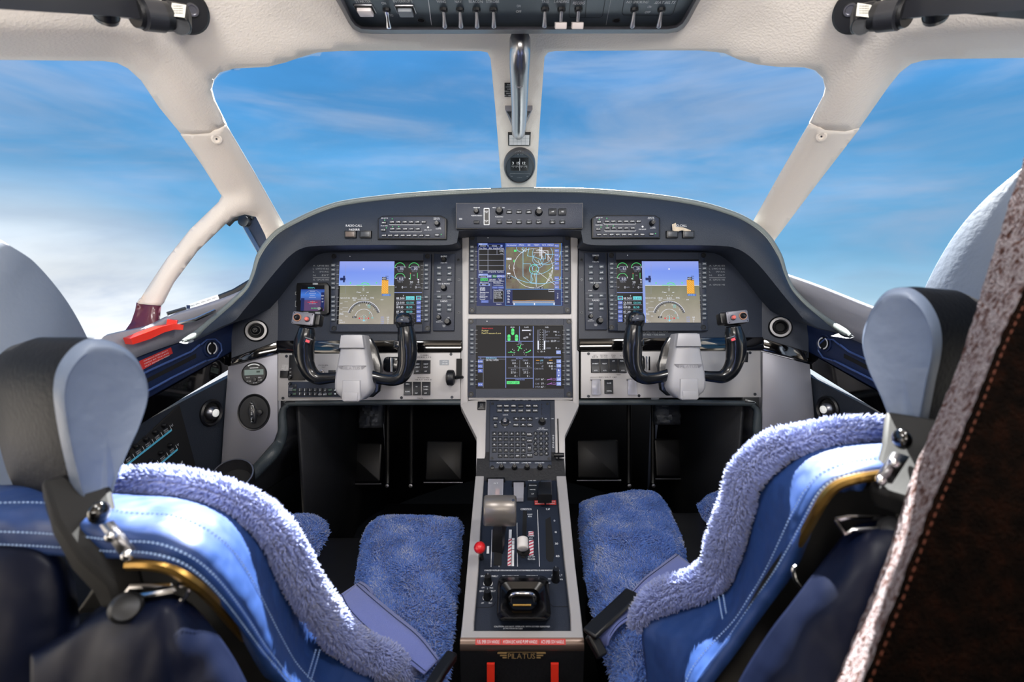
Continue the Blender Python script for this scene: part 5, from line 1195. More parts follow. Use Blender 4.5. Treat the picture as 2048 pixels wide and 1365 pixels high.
mb = MB(); mb.lathe([(0.0075, W0), (0.007, W0 + 0.004), (0.005, W0 + 0.005), (0.0045, W0 + 0.010), (0, W0 + 0.011)], M['chrome'], c=U.u(643, 746), seg=24, cap=False); mb.box(*U.rect(641.5, 741, 644.5, 751), W0 + 0.01, W0 + 0.013, M['steel']); mb.build('key_switch', r_)
mb = MB(); mb.box(*U.rect(658, 741, 671, 752), W0, W0 + 0.006, M['black'], 0.001); mb.text('TEST', *U.u(664.5, 747), 2.2 * k, W0 + 0.0062, M['white']); mb.build('push_button', r_)
# audio jack block, and transponder keypad
mb = MB(); mb.box(*U.rect(580, 711, 612, 761), W0, W0 + 0.008, M['black'], 0.001)
for y in (738, 745, 752): mb.text('UP', *U.u(584, y), 2.2 * k, W0 + 0.0084, M['white'])
mb.build('side_module', r_)
mb = MB(); mb.lathe([(3.2 * k, W0 + 0.008), (2.9 * k, W0 + 0.016), (0, W0 + 0.0165)], M['black'], c=U.u(584, 756), seg=16, cap=False); mb.build('knob', r_)
U = Unit(PM, 640, 779, W0 + 0.008); kp = root('lower_keypad', U.pl, 'dark keypad with two rows of small keys under the left grip of the left yoke', 'keypad'); k = U.k; w = W0 + 0.008
mb = MB(); mb.prism(rrect(*U.rect(576, 764, 704, 795), 0.003), W0 - 0.001, w, M['bezel'], 0.0008)
for t, x, y in (('POWER', 582, 777), ('BACKUP', 582, 780.5)): mb.text(t, *U.u(x, y), 2.0 * k, w + 0.0003, M['white'], width=8 * k)
mb.build('faceplate', kp)
km = key_mesh(8.4 * k, 7 * k, 0.003, M['key']).mesh('key')
gtxt = mat('dim_green_print', (92, 130, 104), 0.5, emit=(90, 140, 105), estr=0.25)
for j, y in enumerate((780.5, 788.5)):
    for i, t in enumerate([('1', '2', '3', '4', '5', '6'), ('7', '8', '9', '0', 'CLR', 'ENT')][j]): 
        p = U.u(600 + i * 10.2, y); key = inst(km, 'key', kp, (p[0], p[1], w - 0.0005)); lb = MB(); lb.text(t, 0, -0.8 * k, 2.8 * k, 0.0032, M['wlab']); lb.line([(0, 1.2 * k), (0, 2.6 * k)], 0.6 * k, 0.0032, M['wlab']); lb.build('key_print', key)
    for x, t in ((589.5, 'XPD'), (661, 'IDENT')): p = U.u(x, y); key = inst(km, 'key', kp, (p[0], p[1], w - 0.0005)); lb = MB(); lb.text(t, 0, 0, 2.6 * k, 0.0032, gtxt, width=6.4 * k); lb.build('key_print', key)
    p = U.u(671, y); key = inst(km, 'key', kp, (p[0], p[1], w - 0.0005)); lb = MB(); s_ = 1 if j == 0 else -1; lb.flat([(-2 * k, -1.2 * k * s_), (2 * k, -1.2 * k * s_), (0, 1.6 * k * s_)], 0.0032, M['wlab']); lb.build('key_print', key)
p = U.u(589.5, 772.5); key = inst(km, 'key', kp, (p[0], p[1], w - 0.0005))
for x, y in ((580.5, 768.5), (580.5, 790)): p = U.u(x, y); inst(knob_mesh(3.0 * k, 0.006, M['screw'], mark=False, skirt=False).mesh('knob'), 'fastener', kp, (p[0], p[1], w - 0.001))
# rocker switches
def rocker(U, r_, a, b, c, d, texts, mt=None, frame=True, name='rocker_switch'):
    k = U.k; R = U.rect(a, b, c, d); mb = MB(); w = U.w
    cx, cy = (R[0] + R[2]) / 2, (R[1] + R[3]) / 2; hw, hh = (R[2] - R[0]) / 2, (R[3] - R[1]) / 2
    mb.box(-hw, -hh, hw, hh, -0.001, 0.002, M['black'], 0.0004)
    hw2, hh2 = hw * 0.88, hh * 0.93; m = mt or M['key']
    rows = []
    for v_, ww in ((-hh2, 0.007), (-hh2 * .35, 0.0042), (hh2 * .35, 0.0036), (hh2, 0.006)):
        rows.append([(-hw2, v_, 0), (-hw2, v_, ww), (hw2, v_, ww), (hw2, v_, 0)])
    mb.grid(rows, m, flip=True)
    mb.add(rows[0], [(0, 1, 2, 3)], m); mb.add(rows[-1], [(3, 2, 1, 0)], m)
    for t, f, h in texts: mb.text(t, 0, hh2 * f, h * k, 0.0078 if f < -0.6 else 0.0066 if f > 0.6 else 0.0062, M['wlab'], width=min(hw2 * 1.7, len(t) * h * k * 0.75))
    o = mb.build(name, r_); o.location = (cx, cy, w); return o
U = Unit(PM, 738, 751, W0)
rocker(U, r_, 828, 721, 844, 748, [('NORM', .45, 2.4), ('LIGHT', -.05, 2.4), ('OFF', -.7, 2.4)]); rocker(U, r_, 844.5, 721, 861, 748, [('RIGHT', .45, 2.4), ('LIGHT', -.05, 2.4), ('OFF', -.7, 2.4)])
rocker(U, r_, 808, 764, 824, 791, [('OPEN', .7, 2.4), ('CLOSE', -.5, 2.4)]); rocker(U, r_, 826, 764, 842, 791, [('ON', .3, 2.4), ('OFF', -.75, 2.4)]); rocker(U, r_, 844, 764, 861, 791, [('1-MIN', .3, 2.4), ('3-MIN', -.15, 2.4), ('OFF', -.75, 2.4)])
mb = MB(); mb.box(*U.rect(913, 718, 924, 757), W0, W0 + 0.004, M['blackm']); mb.build('gear_slot', r_)
# landing gear lever knob (wheel shaped)
gl_ = root('gear_lever', U.base.sub(901, 756, 0.03), 'black wheel-shaped landing gear lever at the right end of the left switch panel', 'lever'); mb = MB()
T = Matrix.Rotation(PI / 2, 4, 'Y'); k = U.k
mb.lathe([(0.0, -0.010), (0.012, -0.010), (0.0175, -0.0075), (0.0185, -0.003), (0.0178, 0), (0.0185, 0.003), (0.0175, 0.0075), (0.012, 0.010), (0.0, 0.010)], M['black'], seg=36, T=T, cap=False)
for x in (-0.0035, 0.0, 0.0035): mb.lathe([(0.0186, x - 0.0008), (0.0189, x), (0.0186, x + 0.0008)], M['screw'], seg=36, T=T, cap=False)
mb.build('wheel_knob', gl_); mb = MB(); mb.tube([(0.010, 0, 0), (0.022, 0.002, -0.012), (0.026, 0.002, -0.028)], 0.004, M['black'], 10); mb.build('shaft', gl_)
# right switch panel
U = Unit(PM, 1340, 749, W0); r_ = root('switch_panel', U.pl, 'satin silver lower switch panel behind the right yoke', 'switch panel'); k = U.k
mb = MB(); mb.prism(U.poly([(1162,704),(1520,702),(1522,795),(1162,797)]), -0.004, W0, M['silver'], 0.0006); mb.line([U.u(1288, 705), U.u(1288, 796)], 0.0006, W0 + 0.0002, M['grey'])
for t, x, y, w_ in (('ACS', 1190, 711, 6), ('BLEED AIR', 1190, 714.5, 12), ('ELECTRICAL', 1208, 711, 15), ('HEAT COOL', 1208, 714.5, 14), ('FAN', 1227, 711, 8), ('VENT', 1227, 714.5, 8), ('FLOW', 1245, 712, 10), ('ECS SHUT OFF', 1216, 755, 36), ('HIGH', 1237, 750, 8)): mb.text(t, *U.u(x, y), 2.4 * k, W0 + 0.0003, M['blackm'], width=w_ * k)
mb.line([U.u(1181, 757), U.u(1181, 755), U.u(1204, 755)], 0.0005, W0 + 0.0003, M['blackm']); mb.line([U.u(1228, 755), U.u(1230, 755), U.u(1230, 757)], 0.0005, W0 + 0.0003, M['blackm'])
mb.build('faceplate', r_); screw_at(U, r_, [(1177, 708), (1500, 706), (1177, 793), (1278, 792), (1510, 789)])
for i, (t1, t2) in enumerate((('INHIBIT', 'AUTO'), ('RESET', 'AUTO'), ('LOW', 'AUTO'), ('MANUAL', 'AUTO'))): rocker(U, r_, 1181.5 + 18 * i, 718, 1199 + 18 * i, 746, [(t1, .7 if i > 1 else .3, 2.3), (t2, -.75, 2.3)])
rocker(U, r_, 1208.5, 760, 1226, 788, [('CLOSE', .55, 2.3), ('NORMAL', -.65, 2.3)])
M['clear'] = bpy.data.materials.new('clear_guard'); M['clear'].use_nodes = True
def _clr():
    nt = M['clear'].node_tree; nt.nodes.clear(); N = nt.nodes.new; L = nt.links.new
    out = N('ShaderNodeOutputMaterial'); tr = N('ShaderNodeBsdfTransparent'); tr.inputs['Color'].default_value = (0.85, 0.86, 0.9, 1); pb = N('ShaderNodeBsdfPrincipled'); pb.inputs['Base Color'].default_value = (0.6, 0.6, 0.66, 1); pb.inputs['Roughness'].default_value = 0.15
    mi = N('ShaderNodeMixShader'); mi.inputs[0].default_value = 0.45; L(tr.outputs[0], mi.inputs[1]); L(pb.outputs[0], mi.inputs[2]); L(mi.outputs[0], out.inputs[0])
_clr()
for a, b in ((1182, 760), (1254, 760)):
    R = U.rect(a, b, a + 18, b + 30); mb = MB(); hw = (R[2] - R[0]) / 2; hh = (R[3] - R[1]) / 2
    mb.box(-hw * .8, -hh * .8, hw * .8, hh * .8, 0, 0.004, M['steel'], 0.0008); o = mb.build('guarded_switch', r_); o.location = ((R[0] + R[2]) / 2, (R[1] + R[3]) / 2, W0)
    mb = MB(); mb.prism([(-hw, -hh), (hw, -hh), (hw * .9, hh), (-hw * .9, hh)], 0.004, 0.010, M['clear'], 0.001); mb.tube([(-hw * 1.15, hh, 0.004), (hw * 1.15, hh, 0.004)], 0.002, M['steel'], 8); mb.build('guard', o)
# ================================================================== control yokes
def make_yoke(hx, hy, mir, label):
    """hx, hy: hub centre pixel; horns drawn for the left yoke and mirrored for the right"""
    pl = plane_at(hx, hy, 1.035, 10); r_ = root('control_yoke', pl, label, 'yoke', 'control yokes in front of the panel')
    k, kv = pl.sc(hx, hy); sg = -1 if mir else 1
    f = lambda dx, dy, w=0.0: (sg * dx * k, -dy * kv, w)
    # hub, profile rows dy, half-width left/right
    hub = [(-67, 20.5), (-64, 22.5), (-36, 26.5), (-10, 32), (10, 35.5), (25, 37), (38, 37), (48, 33), (56, 25), (61, 18)]
    mb = MB(); rows = []
    for dy, hw in hub:
        w = 0.020 - 0.00009 * 0; bulge = 0.0
        fr = 0.022 if dy > -40 else 0.024
        if dy > 45: fr = 0.022 - (dy - 45) * 0.0006
        r2 = []
        for a, ww in ((-1.0, -0.018), (-1.0, fr * 0.45), (-0.93, fr * 0.85), (-0.80, fr), (0, fr + 0.002), (0.80, fr), (0.93, fr * 0.85), (1.0, fr * 0.45), (1.0, -0.018)): r2.append(f(a * hw, dy, ww))
        rows.append(r2)
    mb.grid(rows, M['yoke'], flip=(sg < 0)); mb.add(rows[0], [tuple(range(9))], M['yoke']); mb.add(rows[-1], [tuple(range(9))[::-1]], M['yoke'])
    mb.build('hub', r_, angle=50)
    mb = MB(); mb.prism([f(a, b)[:2] for a, b in ((-24, -62), (26, -62), (38, -40), (47, -8), (48, 20), (44, 46), (30, 58), (-20, 58), (-34, 40), (-34, 0))], -0.026, -0.014, M['grip'], 0.004); mb.build('back_shell', r_)
    mb = MB()   # cap at the top and ridge down the front
    cap = [f(-21, -66, 0)[:2], f(21, -66, 0)[:2], f(24.5, -41, 0)[:2], f(-24.5, -41, 0)[:2]]
    mb.prism(cap, 0.010, 0.0285, M['yoke'], 0.002); mb.line([f(-25, -40)[:2], f(25, -40)[:2]], 0.0010, 0.0262, M['screw'])
    mb.build('top_cap', r_)
    mb = MB(); rid = [(-17, 22), (17, 22), (18.5, 60), (14, 64), (-14, 64), (-18.5, 60)]
    mb.prism([f(a, b)[:2] for a, b in rid], 0.015, 0.0275, M['yoke'], 0.003)
    mb.prism([f(a, b)[:2] for a, b in ((-13.5, 46), (13.5, 46), (13, 62), (-13, 62))], 0.020, 0.0292, M['yoke'], 0.0012); mb.build('front_ridge', r_)
    # embossed winged word
    mb = MB(); W = 0.0248; cx, cy = 0, -12 * -kv * 0 + 0
    y0 = f(0, -3)[1]
    mb.prism([(-28 * k, y0 + 3.8 * k), (28 * k, y0 + 3.8 * k), (24 * k, y0 + 2.9 * k), (-24 * k, y0 + 2.9 * k)], 0.022, W, M['emboss'])
    for s_ in (-1, 1):
        for j in range(3): mb.prism([(s_ * (28 - 2.2 * j - 1) * k, y0 + (2.2 - 2.1 * j) * k), (s_ * 18.5 * k, y0 + (2.2 - 2.1 * j) * k), (s_ * 18.5 * k, y0 + (1.2 - 2.1 * j) * k), (s_ * (27 - 2.2 * j - 2) * k, y0 + (1.2 - 2.1 * j) * k)], 0.022, W, M['emboss'])
    mb.text('PILATUS', 0, y0 - 1.0 * k, 6.0 * k, W + 0.0003, M['emboss'], width=33 * k); mb.build('emblem', r_)
    # horns
    hl = [(-22, 16, 0.0, 12), (-38, 17, 0.0, 10.5), (-58, 19, 0.0, 11), (-77, 19, 0.0, 13), (-92, 8, 0.0, 15.5), (-100, -9, 0.002, 17), (-103, -28, 0.004, 19), (-102, -48, 0.008, 19.5), (-97, -66, 0.012, 17.5), (-94, -82, 0.014, 14)]
    hr = [(22, 14, 0.0, 14), (38, 17, 0.0, 12), (56, 21, 0.0, 11.5), (76, 22, 0.0, 12.5), (92, 14, 0.0, 14.5), (101, -5, 0.002, 16.5), (104, -28, 0.004, 19), (104, -50, 0.008, 19), (103, -70, 0.012, 17), (101, -84, 0.014, 15)]
    for nm, H, which in (('left_horn', hl, 0), ('right_horn', hr, 1)):
        c = catmull([Vector(f(a, b, w - 0.004)) for a, b, w, r in H], 6); rr = catmull([Vector((r * k, 0, 0)) for a, b, w, r in H], 6)
        mb = MB(); mb.tube(c, [q.x * 1.02 for i, q in enumerate(rr)], M['grip'], 18, flat=0.97); mb.build('grip' , r_, angle=80)
        if which == 0:   # trim switch pod
            T = Matrix.Translation(f(-97, -98, 0.016)) @ Matrix.Rotation(math.radians(-6 * sg), 4, 'Z') @ Matrix.Rotation(math.radians(-6), 4, 'X')
            mb = MB(); mb.box(-20 * k, -12.5 * k, 22 * k, 13.5 * k, -0.016, 0.006, M['black'], 0.002, 4 * k, T=T); mb.box(8 * k, -10 * k, 30 * k, 14 * k, -0.020, 0.0, M['black'], 0.003, 4 * k, T=T) if sg > 0 else mb.box(-30 * k, -10 * k, -8 * k, 14 * k, -0.020, 0.0, M['black'], 0.003, 4 * k, T=T)
            pod = mb.build('switch_pod', r_); mb = MB(); mb.box(-21 * k, -12 * k, 21 * k, 12.5 * k, 0.006, 0.0095, M['silver2'], 0.0008, 3 * k, T=T)
            for a in (-18, 18):
                for b in (-9.5, 10): mb.disc((a * k, b * k), 1.2 * k, 0.0097, M['screw'], 8, T=T)
            mb.build('face', pod)
            mb = MB(); T2 = T @ Matrix.Translation((-10.5 * sg * k, 1 * k, 0.0095)); mb.lathe([(8 * k, 0), (7.6 * k, 0.002), (6.2 * k, 0.002), (6.0 * k, 0.001)], mat('copper_ring', (205, 150, 120), 0.3, metal=0.6), seg=24, T=T2, cap=False)
            mb.lathe([(5.6 * k, 0), (5 * k, 0.006), (3.4 * k, 0.009), (2.6 * k, 0.006), (0, 0.0055)], M['screw'], seg=20, T=T2, cap=False); mb.build('trim_switch', pod)
            mb = MB(); T2 = T @ Matrix.Translation((9.5 * sg * k, -0.5 * k, 0.0095)); mb.lathe([(5.6 * k, 0), (5.2 * k, 0.002), (4.2 * k, 0.003)], M['steel'], seg=20, T=T2, cap=False); mb.lathe([(4.3 * k, 0), (4.0 * k, 0.006), (3 * k, 0.0075), (0, 0.008)], mat('salmon_button', (220, 110, 100), 0.35), seg=20, T=T2, cap=False); mb.build('disconnect_button', pod)
            mb = MB(); T2 = Matrix.Translation(f(-86, -56, 0.026)) @ Matrix.Rotation(math.radians(-20 * sg), 4, 'Z'); mb.box(-6 * k, -6 * k, 6 * k, 3 * k, -0.010, 0.0, M['black'], 0.001, T=T2); mb.box(-8 * k, 3 * k, 7 * k, 5 * k, -0.008, -0.001, M['steel'], 0.0005, T=T2)
            mb.box(-3.5 * k, -4 * k, 4.5 * k, 1 * k, 0.0, 0.0016, mat('pink_button', (225, 90, 100), 0.35, emit=(225, 60, 70), estr=0.3), 0.0005, T=T2); mb.build('rocker', r_)
        else:
            T = Matrix.Translation(f(99, -94, 0.018)) @ Matrix.Rotation(math.radians(-4 * sg), 4, 'Z'); mb = MB()
            rws = []
            for dy, hw, d in ((-14, 14, -0.006), (-6, 16.5, 0.0), (4, 17.5, 0.003), (12, 15, 0.002), (17, 8, -0.004)):
                rws.append([T @ Vector((x * hw * k, dy * k, d + z)) for x, z in ((-1, -0.026), (-1.0, -0.004), (-0.75, 0.004), (0, 0.006), (0.75, 0.004), (1.0, -0.004), (1, -0.026))])
            mb.grid(rws, M['grip'], flip=False); mb.add(rws[0], [tuple(range(7))[::-1]], M['grip']); mb.add(rws[-1], [tuple(range(7))], M['grip']); hd_ = mb.build('grip_head', r_, angle=70)
            mb = MB(); mb.prism([(-12 * k, -3 * k), (13 * k, -3 * k), (14 * k, 2 * k), (9 * k, 8 * k), (-6 * k, 8 * k), (-12 * k, 2 * k)], 0.006, 0.0115, M['bezel'], 0.0012, T=T)
            mb.box(-3 * k, 1 * k, 1 * k, 3 * k, 0.0115, 0.0118, M['grey'], T=T); mb.build('head_face', hd_)
            mb = MB(); T2 = Matrix.Translation(f(88, -50, 0.014)); mb.box(-9 * k, -8 * k, 4 * k, 6 * k, -0.010, 0.004, M['grip'], 0.003, 3 * k, T=T2); mb.build('trigger_guard', r_)
    # shaft into the panel
    mb = MB(); mb.tube([f(14, 6, -0.016), f(20, 2, -0.05), f(22, -2, -0.14)] if False else [f(0, 0, -0.016), f(0, -2, -0.13)], 0.021, M['black'], 20); mb.build('column_shaft', r_)
    mb = MB(); mb.box(f(44, 0)[0] - 0.012, f(0, 10)[1], f(70, 0)[0] if sg > 0 else f(70, 0)[0], f(0, -24)[1], -0.13, -0.085, M['grip'], 0.006, 0.01); mb.tube([f(52, 8, -0.08), f(52, -22, -0.08)], 0.005, M['chrome'], 12); mb.tube([f(70, 8, -0.085), f(70, -22, -0.085)], 0.005, M['chrome'], 12); mb.build('column_cover', r_)
    return r_
make_yoke(711, 738, False, 'left control yoke with pale hub and switch pod on its left grip')
make_yoke(1369, 735, True, 'right control yoke with pale hub and switch pod on its right grip')
# yoke column covers are drawn on the inboard side of each hub
# ================================================================== keypad slope
UK = Unit(PK, 1043, 870, 0.0); pl = UK.pl
mb = MB()
mb.prism(UK.poly([(921,812),(936,802),(973,799),(970,953),(952,953),(953,876)]), -0.03, 0.002, M['silver'], 0.002)
mb.prism(UK.poly([(1158,812),(1146,802),(1109,799),(1111,953),(1131,953),(1130,873)]), -0.03, 0.002, M['silver'], 0.002)
mb.prism(UK.poly([(972,797),(1110,797),(1112,953),(969,953)]), -0.03, 0.000, M['panel'], 0)
for t, x, y, w_ in (('CURSOR HANDLE CAPACITY', 1011, 800.7, 28), ('FLAT LTR', 1035, 800.7, 10), ('PSHR DISC', 1051, 800.7, 12), ('ICING AND TAT +5', 1072, 800.7, 20)): mb.text(t, *UK.u(x, y), 0.0022, 0.0004, M['wlab'], width=w_ * UK.k)
for j, c in enumerate('OXYGEN'): mb.text(c, *UK.u(1106.5, 872 + 4.6 * j), 0.0036, 0.0004, M['wlab'])
mb.text('ON', *UK.u(1105, 838), 0.0026, 0.0004, M['wlab']); mb.text('OFF', *UK.u(1107.5, 930), 0.0026, 0.0004, M['wlab'])
o = mb.build('keypad_console', Mx=pl.M); tag(o, 'sloping silver and black console neck under the centre displays', 'console')
mb = MB(); mb.prism(rrect(*UK.rect(955, 804, 971, 820, 0.004), 0.001), 0.0, 0.006, M['black'], 0.001); mb.text('SYS', *UK.u(963, 809, 0.006), 0.0026, 0.0063, M['grey']); mb.text('CUT', *UK.u(963, 812.5, 0.006), 0.0026, 0.0063, M['grey'])
o = mb.build('push_button', Mx=pl.M); tag(o, 'small square black push button at the top left of the silver console neck', 'button')
ox = root('oxygen_lever', PK.sub(1117, 915, 0.004), 'black oxygen lever in a thin vertical slot right of the keypad', 'lever'); So = PK.sub(1117, 915, 0.004)
Q = lambda x, y: So.uv(x, y)
mb = MB(); a = Q(1115.5, 838); b = Q(1117.5, 923); mb.line([a, b], 0.0028, 0.0006, M['blackm']); mb.build('slot', ox)
mb = MB(); T = Matrix.Rotation(PI / 2, 4, 'Y'); mb.lathe([(0, -0.011), (0.0045, -0.011), (0.005, -0.009), (0.005, 0.009), (0.0045, 0.011), (0, 0.011)], M['black'], seg=16, T=Matrix.Translation((0, -0.0005, 0.014)) @ T, cap=False); mb.build('handle', ox); mb = MB(); mb.tube([(0, 0, 0), (0, 0, 0.014)], 0.002, M['black'], 8); mb.build('stem', ox)
# keypad unit
U = Unit(PK, 1041, 864, 0.006); r_ = root('multifunction_keypad', U.pl, 'black multifunction keypad with letter keys and a small joystick on the console neck', 'keypad'); k = U.k; w = 0.006
mb = MB(); mb.prism(U.poly([(980,803),(1100,803),(1103,922),(979,922)]), 0.0, w, M['bezel'], 0.0008)
for t, x, y, h in (('CURSOR', 1011, 830.5, 2.0), ('BRT', 1074, 837, 2.2), ('OFF', 1091, 838, 2.2), ('CCD SET', 1083, 857, 2.0), ('PUSH TO SELECT', 1085, 860, 2.0)): mb.text(t, *U.u(x, y), h * k, w + 0.0003, M['wlab'])
for dx, dy, s_ in ((0, -7.5, 0), (0, 11, 2), (-10, 1, 1), (10, 1, 3)):
    p = U.u(1010 + dx, 844 + dy); a = s_ * PI / 2; mb.flat([(p[0] + 1.6 * k * math.cos(a + PI / 2 + q), p[1] + 1.6 * k * math.sin(a + PI / 2 + q)) for q in (0, 2.1, 4.2)], w + 0.0003, M['wlab'])
mb.build('faceplate', r_)
screw_at(U, r_, [(985, 808), (1095, 808), (984, 917), (1098, 918)], w)
def keyrow(xs, y, ts, kw, kh, rnd=False, h=2.8, t=0.0035, m=None):
    if rnd:
        q = MB(); q.lathe([(kw / 2 * k, 0), (kw / 2 * k * .95, t * .8), (kw / 2 * k * .75, t), (0, t)], m or M['key'], seg=16, cap=False); me = q.mesh('key')
    else: me = key_mesh(kw * k, kh * k, t, m or M['key']).mesh('key')
    for x, c in zip(xs, ts):
        p = U.u(x, y); key = inst(me, 'key', r_, (p[0], p[1], w - 0.0004)); lb = MB()
        if c in '<>^v' and len(c) == 1:
            a = {'<': PI, '>': 0, '^': PI / 2, 'v': -PI / 2}[c]; lb.flat([(1.9 * k * math.cos(a + q_), 1.9 * k * math.sin(a + q_)) for q_ in (0, 2.1, 4.2)], t + 0.0002, M['wlab']); lb.build('key_print', key)
        elif c: lb.text(c, 0, 0, h * k, t + 0.0002, M['wlab'], width=None if len(c) < 2 else kw * k * 0.8); lb.build('key_print', key)
keyrow((999, 1013, 1027, 1041.5, 1056.5, 1070.5), 813, ('COM', 'NAV', 'XPDR', '', 'FPLN', 'WX'), 11, 7); keyrow((999, 1013, 1027, 1041.5, 1056.5, 1070.5), 822.5, ('TCAS', 'DME', 'CHART', 'SYNC', 'DISP', 'FUNC'), 11, 7)
keyrow((991,), 838, ('MENU',), 10, 7.5); keyrow((991,), 851.5, ('BRT',), 6, 11); keyrow((1032, 1046, 1059.5), 839, '<^>', 11, 7.5); keyrow((1032, 1046, 1059.5), 851, ('PAGE', 'v', 'OK'), 11, 7.5)
xs6 = [988.6 + 11.6 * i for i in range(6)]
for j, rw in enumerate(('ABCDEF', 'GHIJKL', 'MNOPQR', 'STUVWX')): keyrow(xs6, 868.5 + 11.1 * j, rw, 8.6, 7.8)
keyrow(xs6[1:], 913, ('Y', 'Z', '-', 'SP', '='), 8.6, 7.8)
keyrow((1059,), 870, ('DEL',), 11, 7.5); keyrow((1059,), 882.5, ('CLR',), 11, 7.5); keyrow((1059,), 897, ('INS',), 7, 13); keyrow((1059.5,), 912, ('ENT',), 11, 8)
for j, rw in enumerate(('123', '456', '789', './0')): keyrow([1071 + 11 * i for i in range(3)], 868 + 10.1 * j, rw, 9, 9, True)
keyrow([1072, 1082.5, 1093], 908, ('*', '-', '#'), 9, 9, True)
mb = MB(); p = U.u(1010, 845); mb.lathe([(9 * k, w), (8.6 * k, w + 0.002), (6.5 * k, w + 0.003), (5.5 * k, w + 0.001)], M['black'], c=p, seg=24, cap=False); mb.lathe([(3.4 * k, w), (3 * k, w + 0.009), (5 * k, w + 0.011), (5 * k, w + 0.013), (3.4 * k, w + 0.014), (2.5 * k, w + 0.0125), (0, w + 0.0125)], M['steel'], c=p, seg=20, cap=False); mb.build('joystick', r_)
p = U.u(1084, 845); inst(knob_mesh(6 * k, 0.012).mesh('knob'), 'knob', r_, (p[0], p[1], w)); mb = MB(); mb.line([U.u(1083.5, 809), U.u(1083.5, 830)], 0.0007, w + 0.0003, M['blackm'])
for y in (809, 818, 829): mb.disc(U.u(1083.5, y), 1.2 * k, w + 0.0004, M['blackm'], 8)
mb.build('engraved_line', r_)
# dimmer strip
U = Unit(PK, 1041, 936, 0.005); r_ = root('brightness_control', U.pl, 'narrow panel with four small brightness knobs under the keypad', 'control panel'); k = U.k; w = 0.005
mb = MB(); mb.prism(U.poly([(979,923.5),(1103,923.5),(1104,948),(979,948)]), 0.0, w, M['bezel'], 0.0008)
for x, t in ((1003, 'PILOT PFD'), (1029, 'UPPER MFD'), (1053, 'LOWER MFD'), (1079, 'CO-PILOT PFD')): mb.text(t, *U.u(x, 926.3), 2.4 * k, w + 0.0003, M['wlab'], width=19 * k)
for x in (996, 1021, 1046, 1073): mb.text('DIM', *U.u(x, 941), 1.8 * k, w + 0.0003, M['wlab']); mb.text('OFF/REV', *U.u(x + 1, 945), 1.8 * k, w + 0.0003, M['wlab'], width=10 * k)
mb.build('faceplate', r_)
for x in (1003, 1029, 1054, 1080): p = U.u(x, 936); inst(knob_mesh(4.6 * k, 0.013).mesh('knob'), 'knob', r_, (p[0], p[1], w))
for x, y in ((984.5, 936), (1099, 934)): p = U.u(x, y); inst(knob_mesh(4.2 * k, 0.003, M['black'], False, False).mesh('f'), 'fastener', r_, (p[0], p[1], w - 0.001))
# ================================================================== centre pedestal
U = Unit(PP, 1043, 1110, 0.0); pl = U.pl
pr = root('centre_pedestal', pl, 'long satin silver centre pedestal with sunken black lever deck between the seats', 'pedestal'); Pi = pl
q = lambda x, y, w=0.0: pl.uv(x, y, w)
outL = [(951,953),(921,1276)]; outR = [(1132,953),(1167,1276)]
deck = [(968,956),(960,1060),(956,1150),(948,1243),(951,1256),(962,1262),(1128,1262),(1139,1256),(1142,1243),(1128,1100),(1118,1010),(1113,956)]
mb = MB()
L_ = [(951,953),(943,1040),(935,1130),(926,1230),(921,1276)]; R_ = [(1132,953),(1141,1040),(1150,1130),(1162,1230),(1167,1276)]
Li = [(968,953),(961,1050),(956,1150),(948,1246),(948,1262)]; Ri = [(1113,953),(1121,1040),(1130,1130),(1141,1230),(1142,1262)]
def strip_solid(mb, A, B, w, th, m):
    a = [Vector(q(*p, w)).to_3d() + Vector((0, 0, w)) for p in A]; b = [Vector(q(*p, w)).to_3d() + Vector((0, 0, w)) for p in B]
    dn = Vector((0, 0, -th)); mb.grid([[p + dn for p in a], a, b, [p + dn for p in b]], m, flip=False)
a3 = lambda p, w: Vector((*q(p[0], p[1], w), w))
Wt = 0.012
mb.grid([[a3(p, Wt) + Vector((0, 0, -0.05)) for p in L_], [a3(p, Wt) for p in L_], [a3(p, Wt) for p in Li], [a3(p, Wt) + Vector((0, 0, -Wt - 0.004)) for p in Li]], M['silver'])
mb.grid([[a3(p, Wt) + Vector((0, 0, -Wt - 0.004)) for p in Ri], [a3(p, Wt) for p in Ri], [a3(p, Wt) for p in R_], [a3(p, Wt) + Vector((0, 0, -0.05)) for p in R_]], M['silver'])
mb.grid([[a3(p, Wt) + Vector((0, 0, -Wt - 0.004)) for p in ((948,1262),(1142,1262))], [a3(p, Wt) for p in ((948,1262),(1142,1262))], [a3(p, Wt) for p in ((921,1276),(1167,1276))]], M['silver'], flip=True)
# rounded rear nose
nose = []
for a in range(0, 100, 12):
    t = math.radians(min(a, 90)); r = 0.012
    nose.append([a3(p, Wt) + Vector((0, -r * math.sin(t), -r * (1 - math.cos(t)))) for p in ((921,1276),(980,1276),(1043,1276),(1106,1276),(1167,1276))])
mb.grid(nose, mat('bronze_grey_nose', (120, 104, 96), 0.3, metal=0.7, var=0.05), flip=True)
fr = mb.build('top_frame', pr, angle=40); mod(fr, 'BEVEL', width=0.0015, segments=2, limit_method='ANGLE')
mb = MB(); mb.flat([q(*p) for p in [(966,950),(946,1250),(946,1264),(1144,1264),(1144,1240),(1116,950)]], 0.0, M['panel'])
for pts in ([(999,1072),(998,1135)], [(1034,1046),(1035,1134)], [(1075,1020),(1079,1134)], [(984,1060),(982,1135)]): mb.line([q(*p, 0.0005) for p in pts], 0.0009, 0.0005, M['white'])
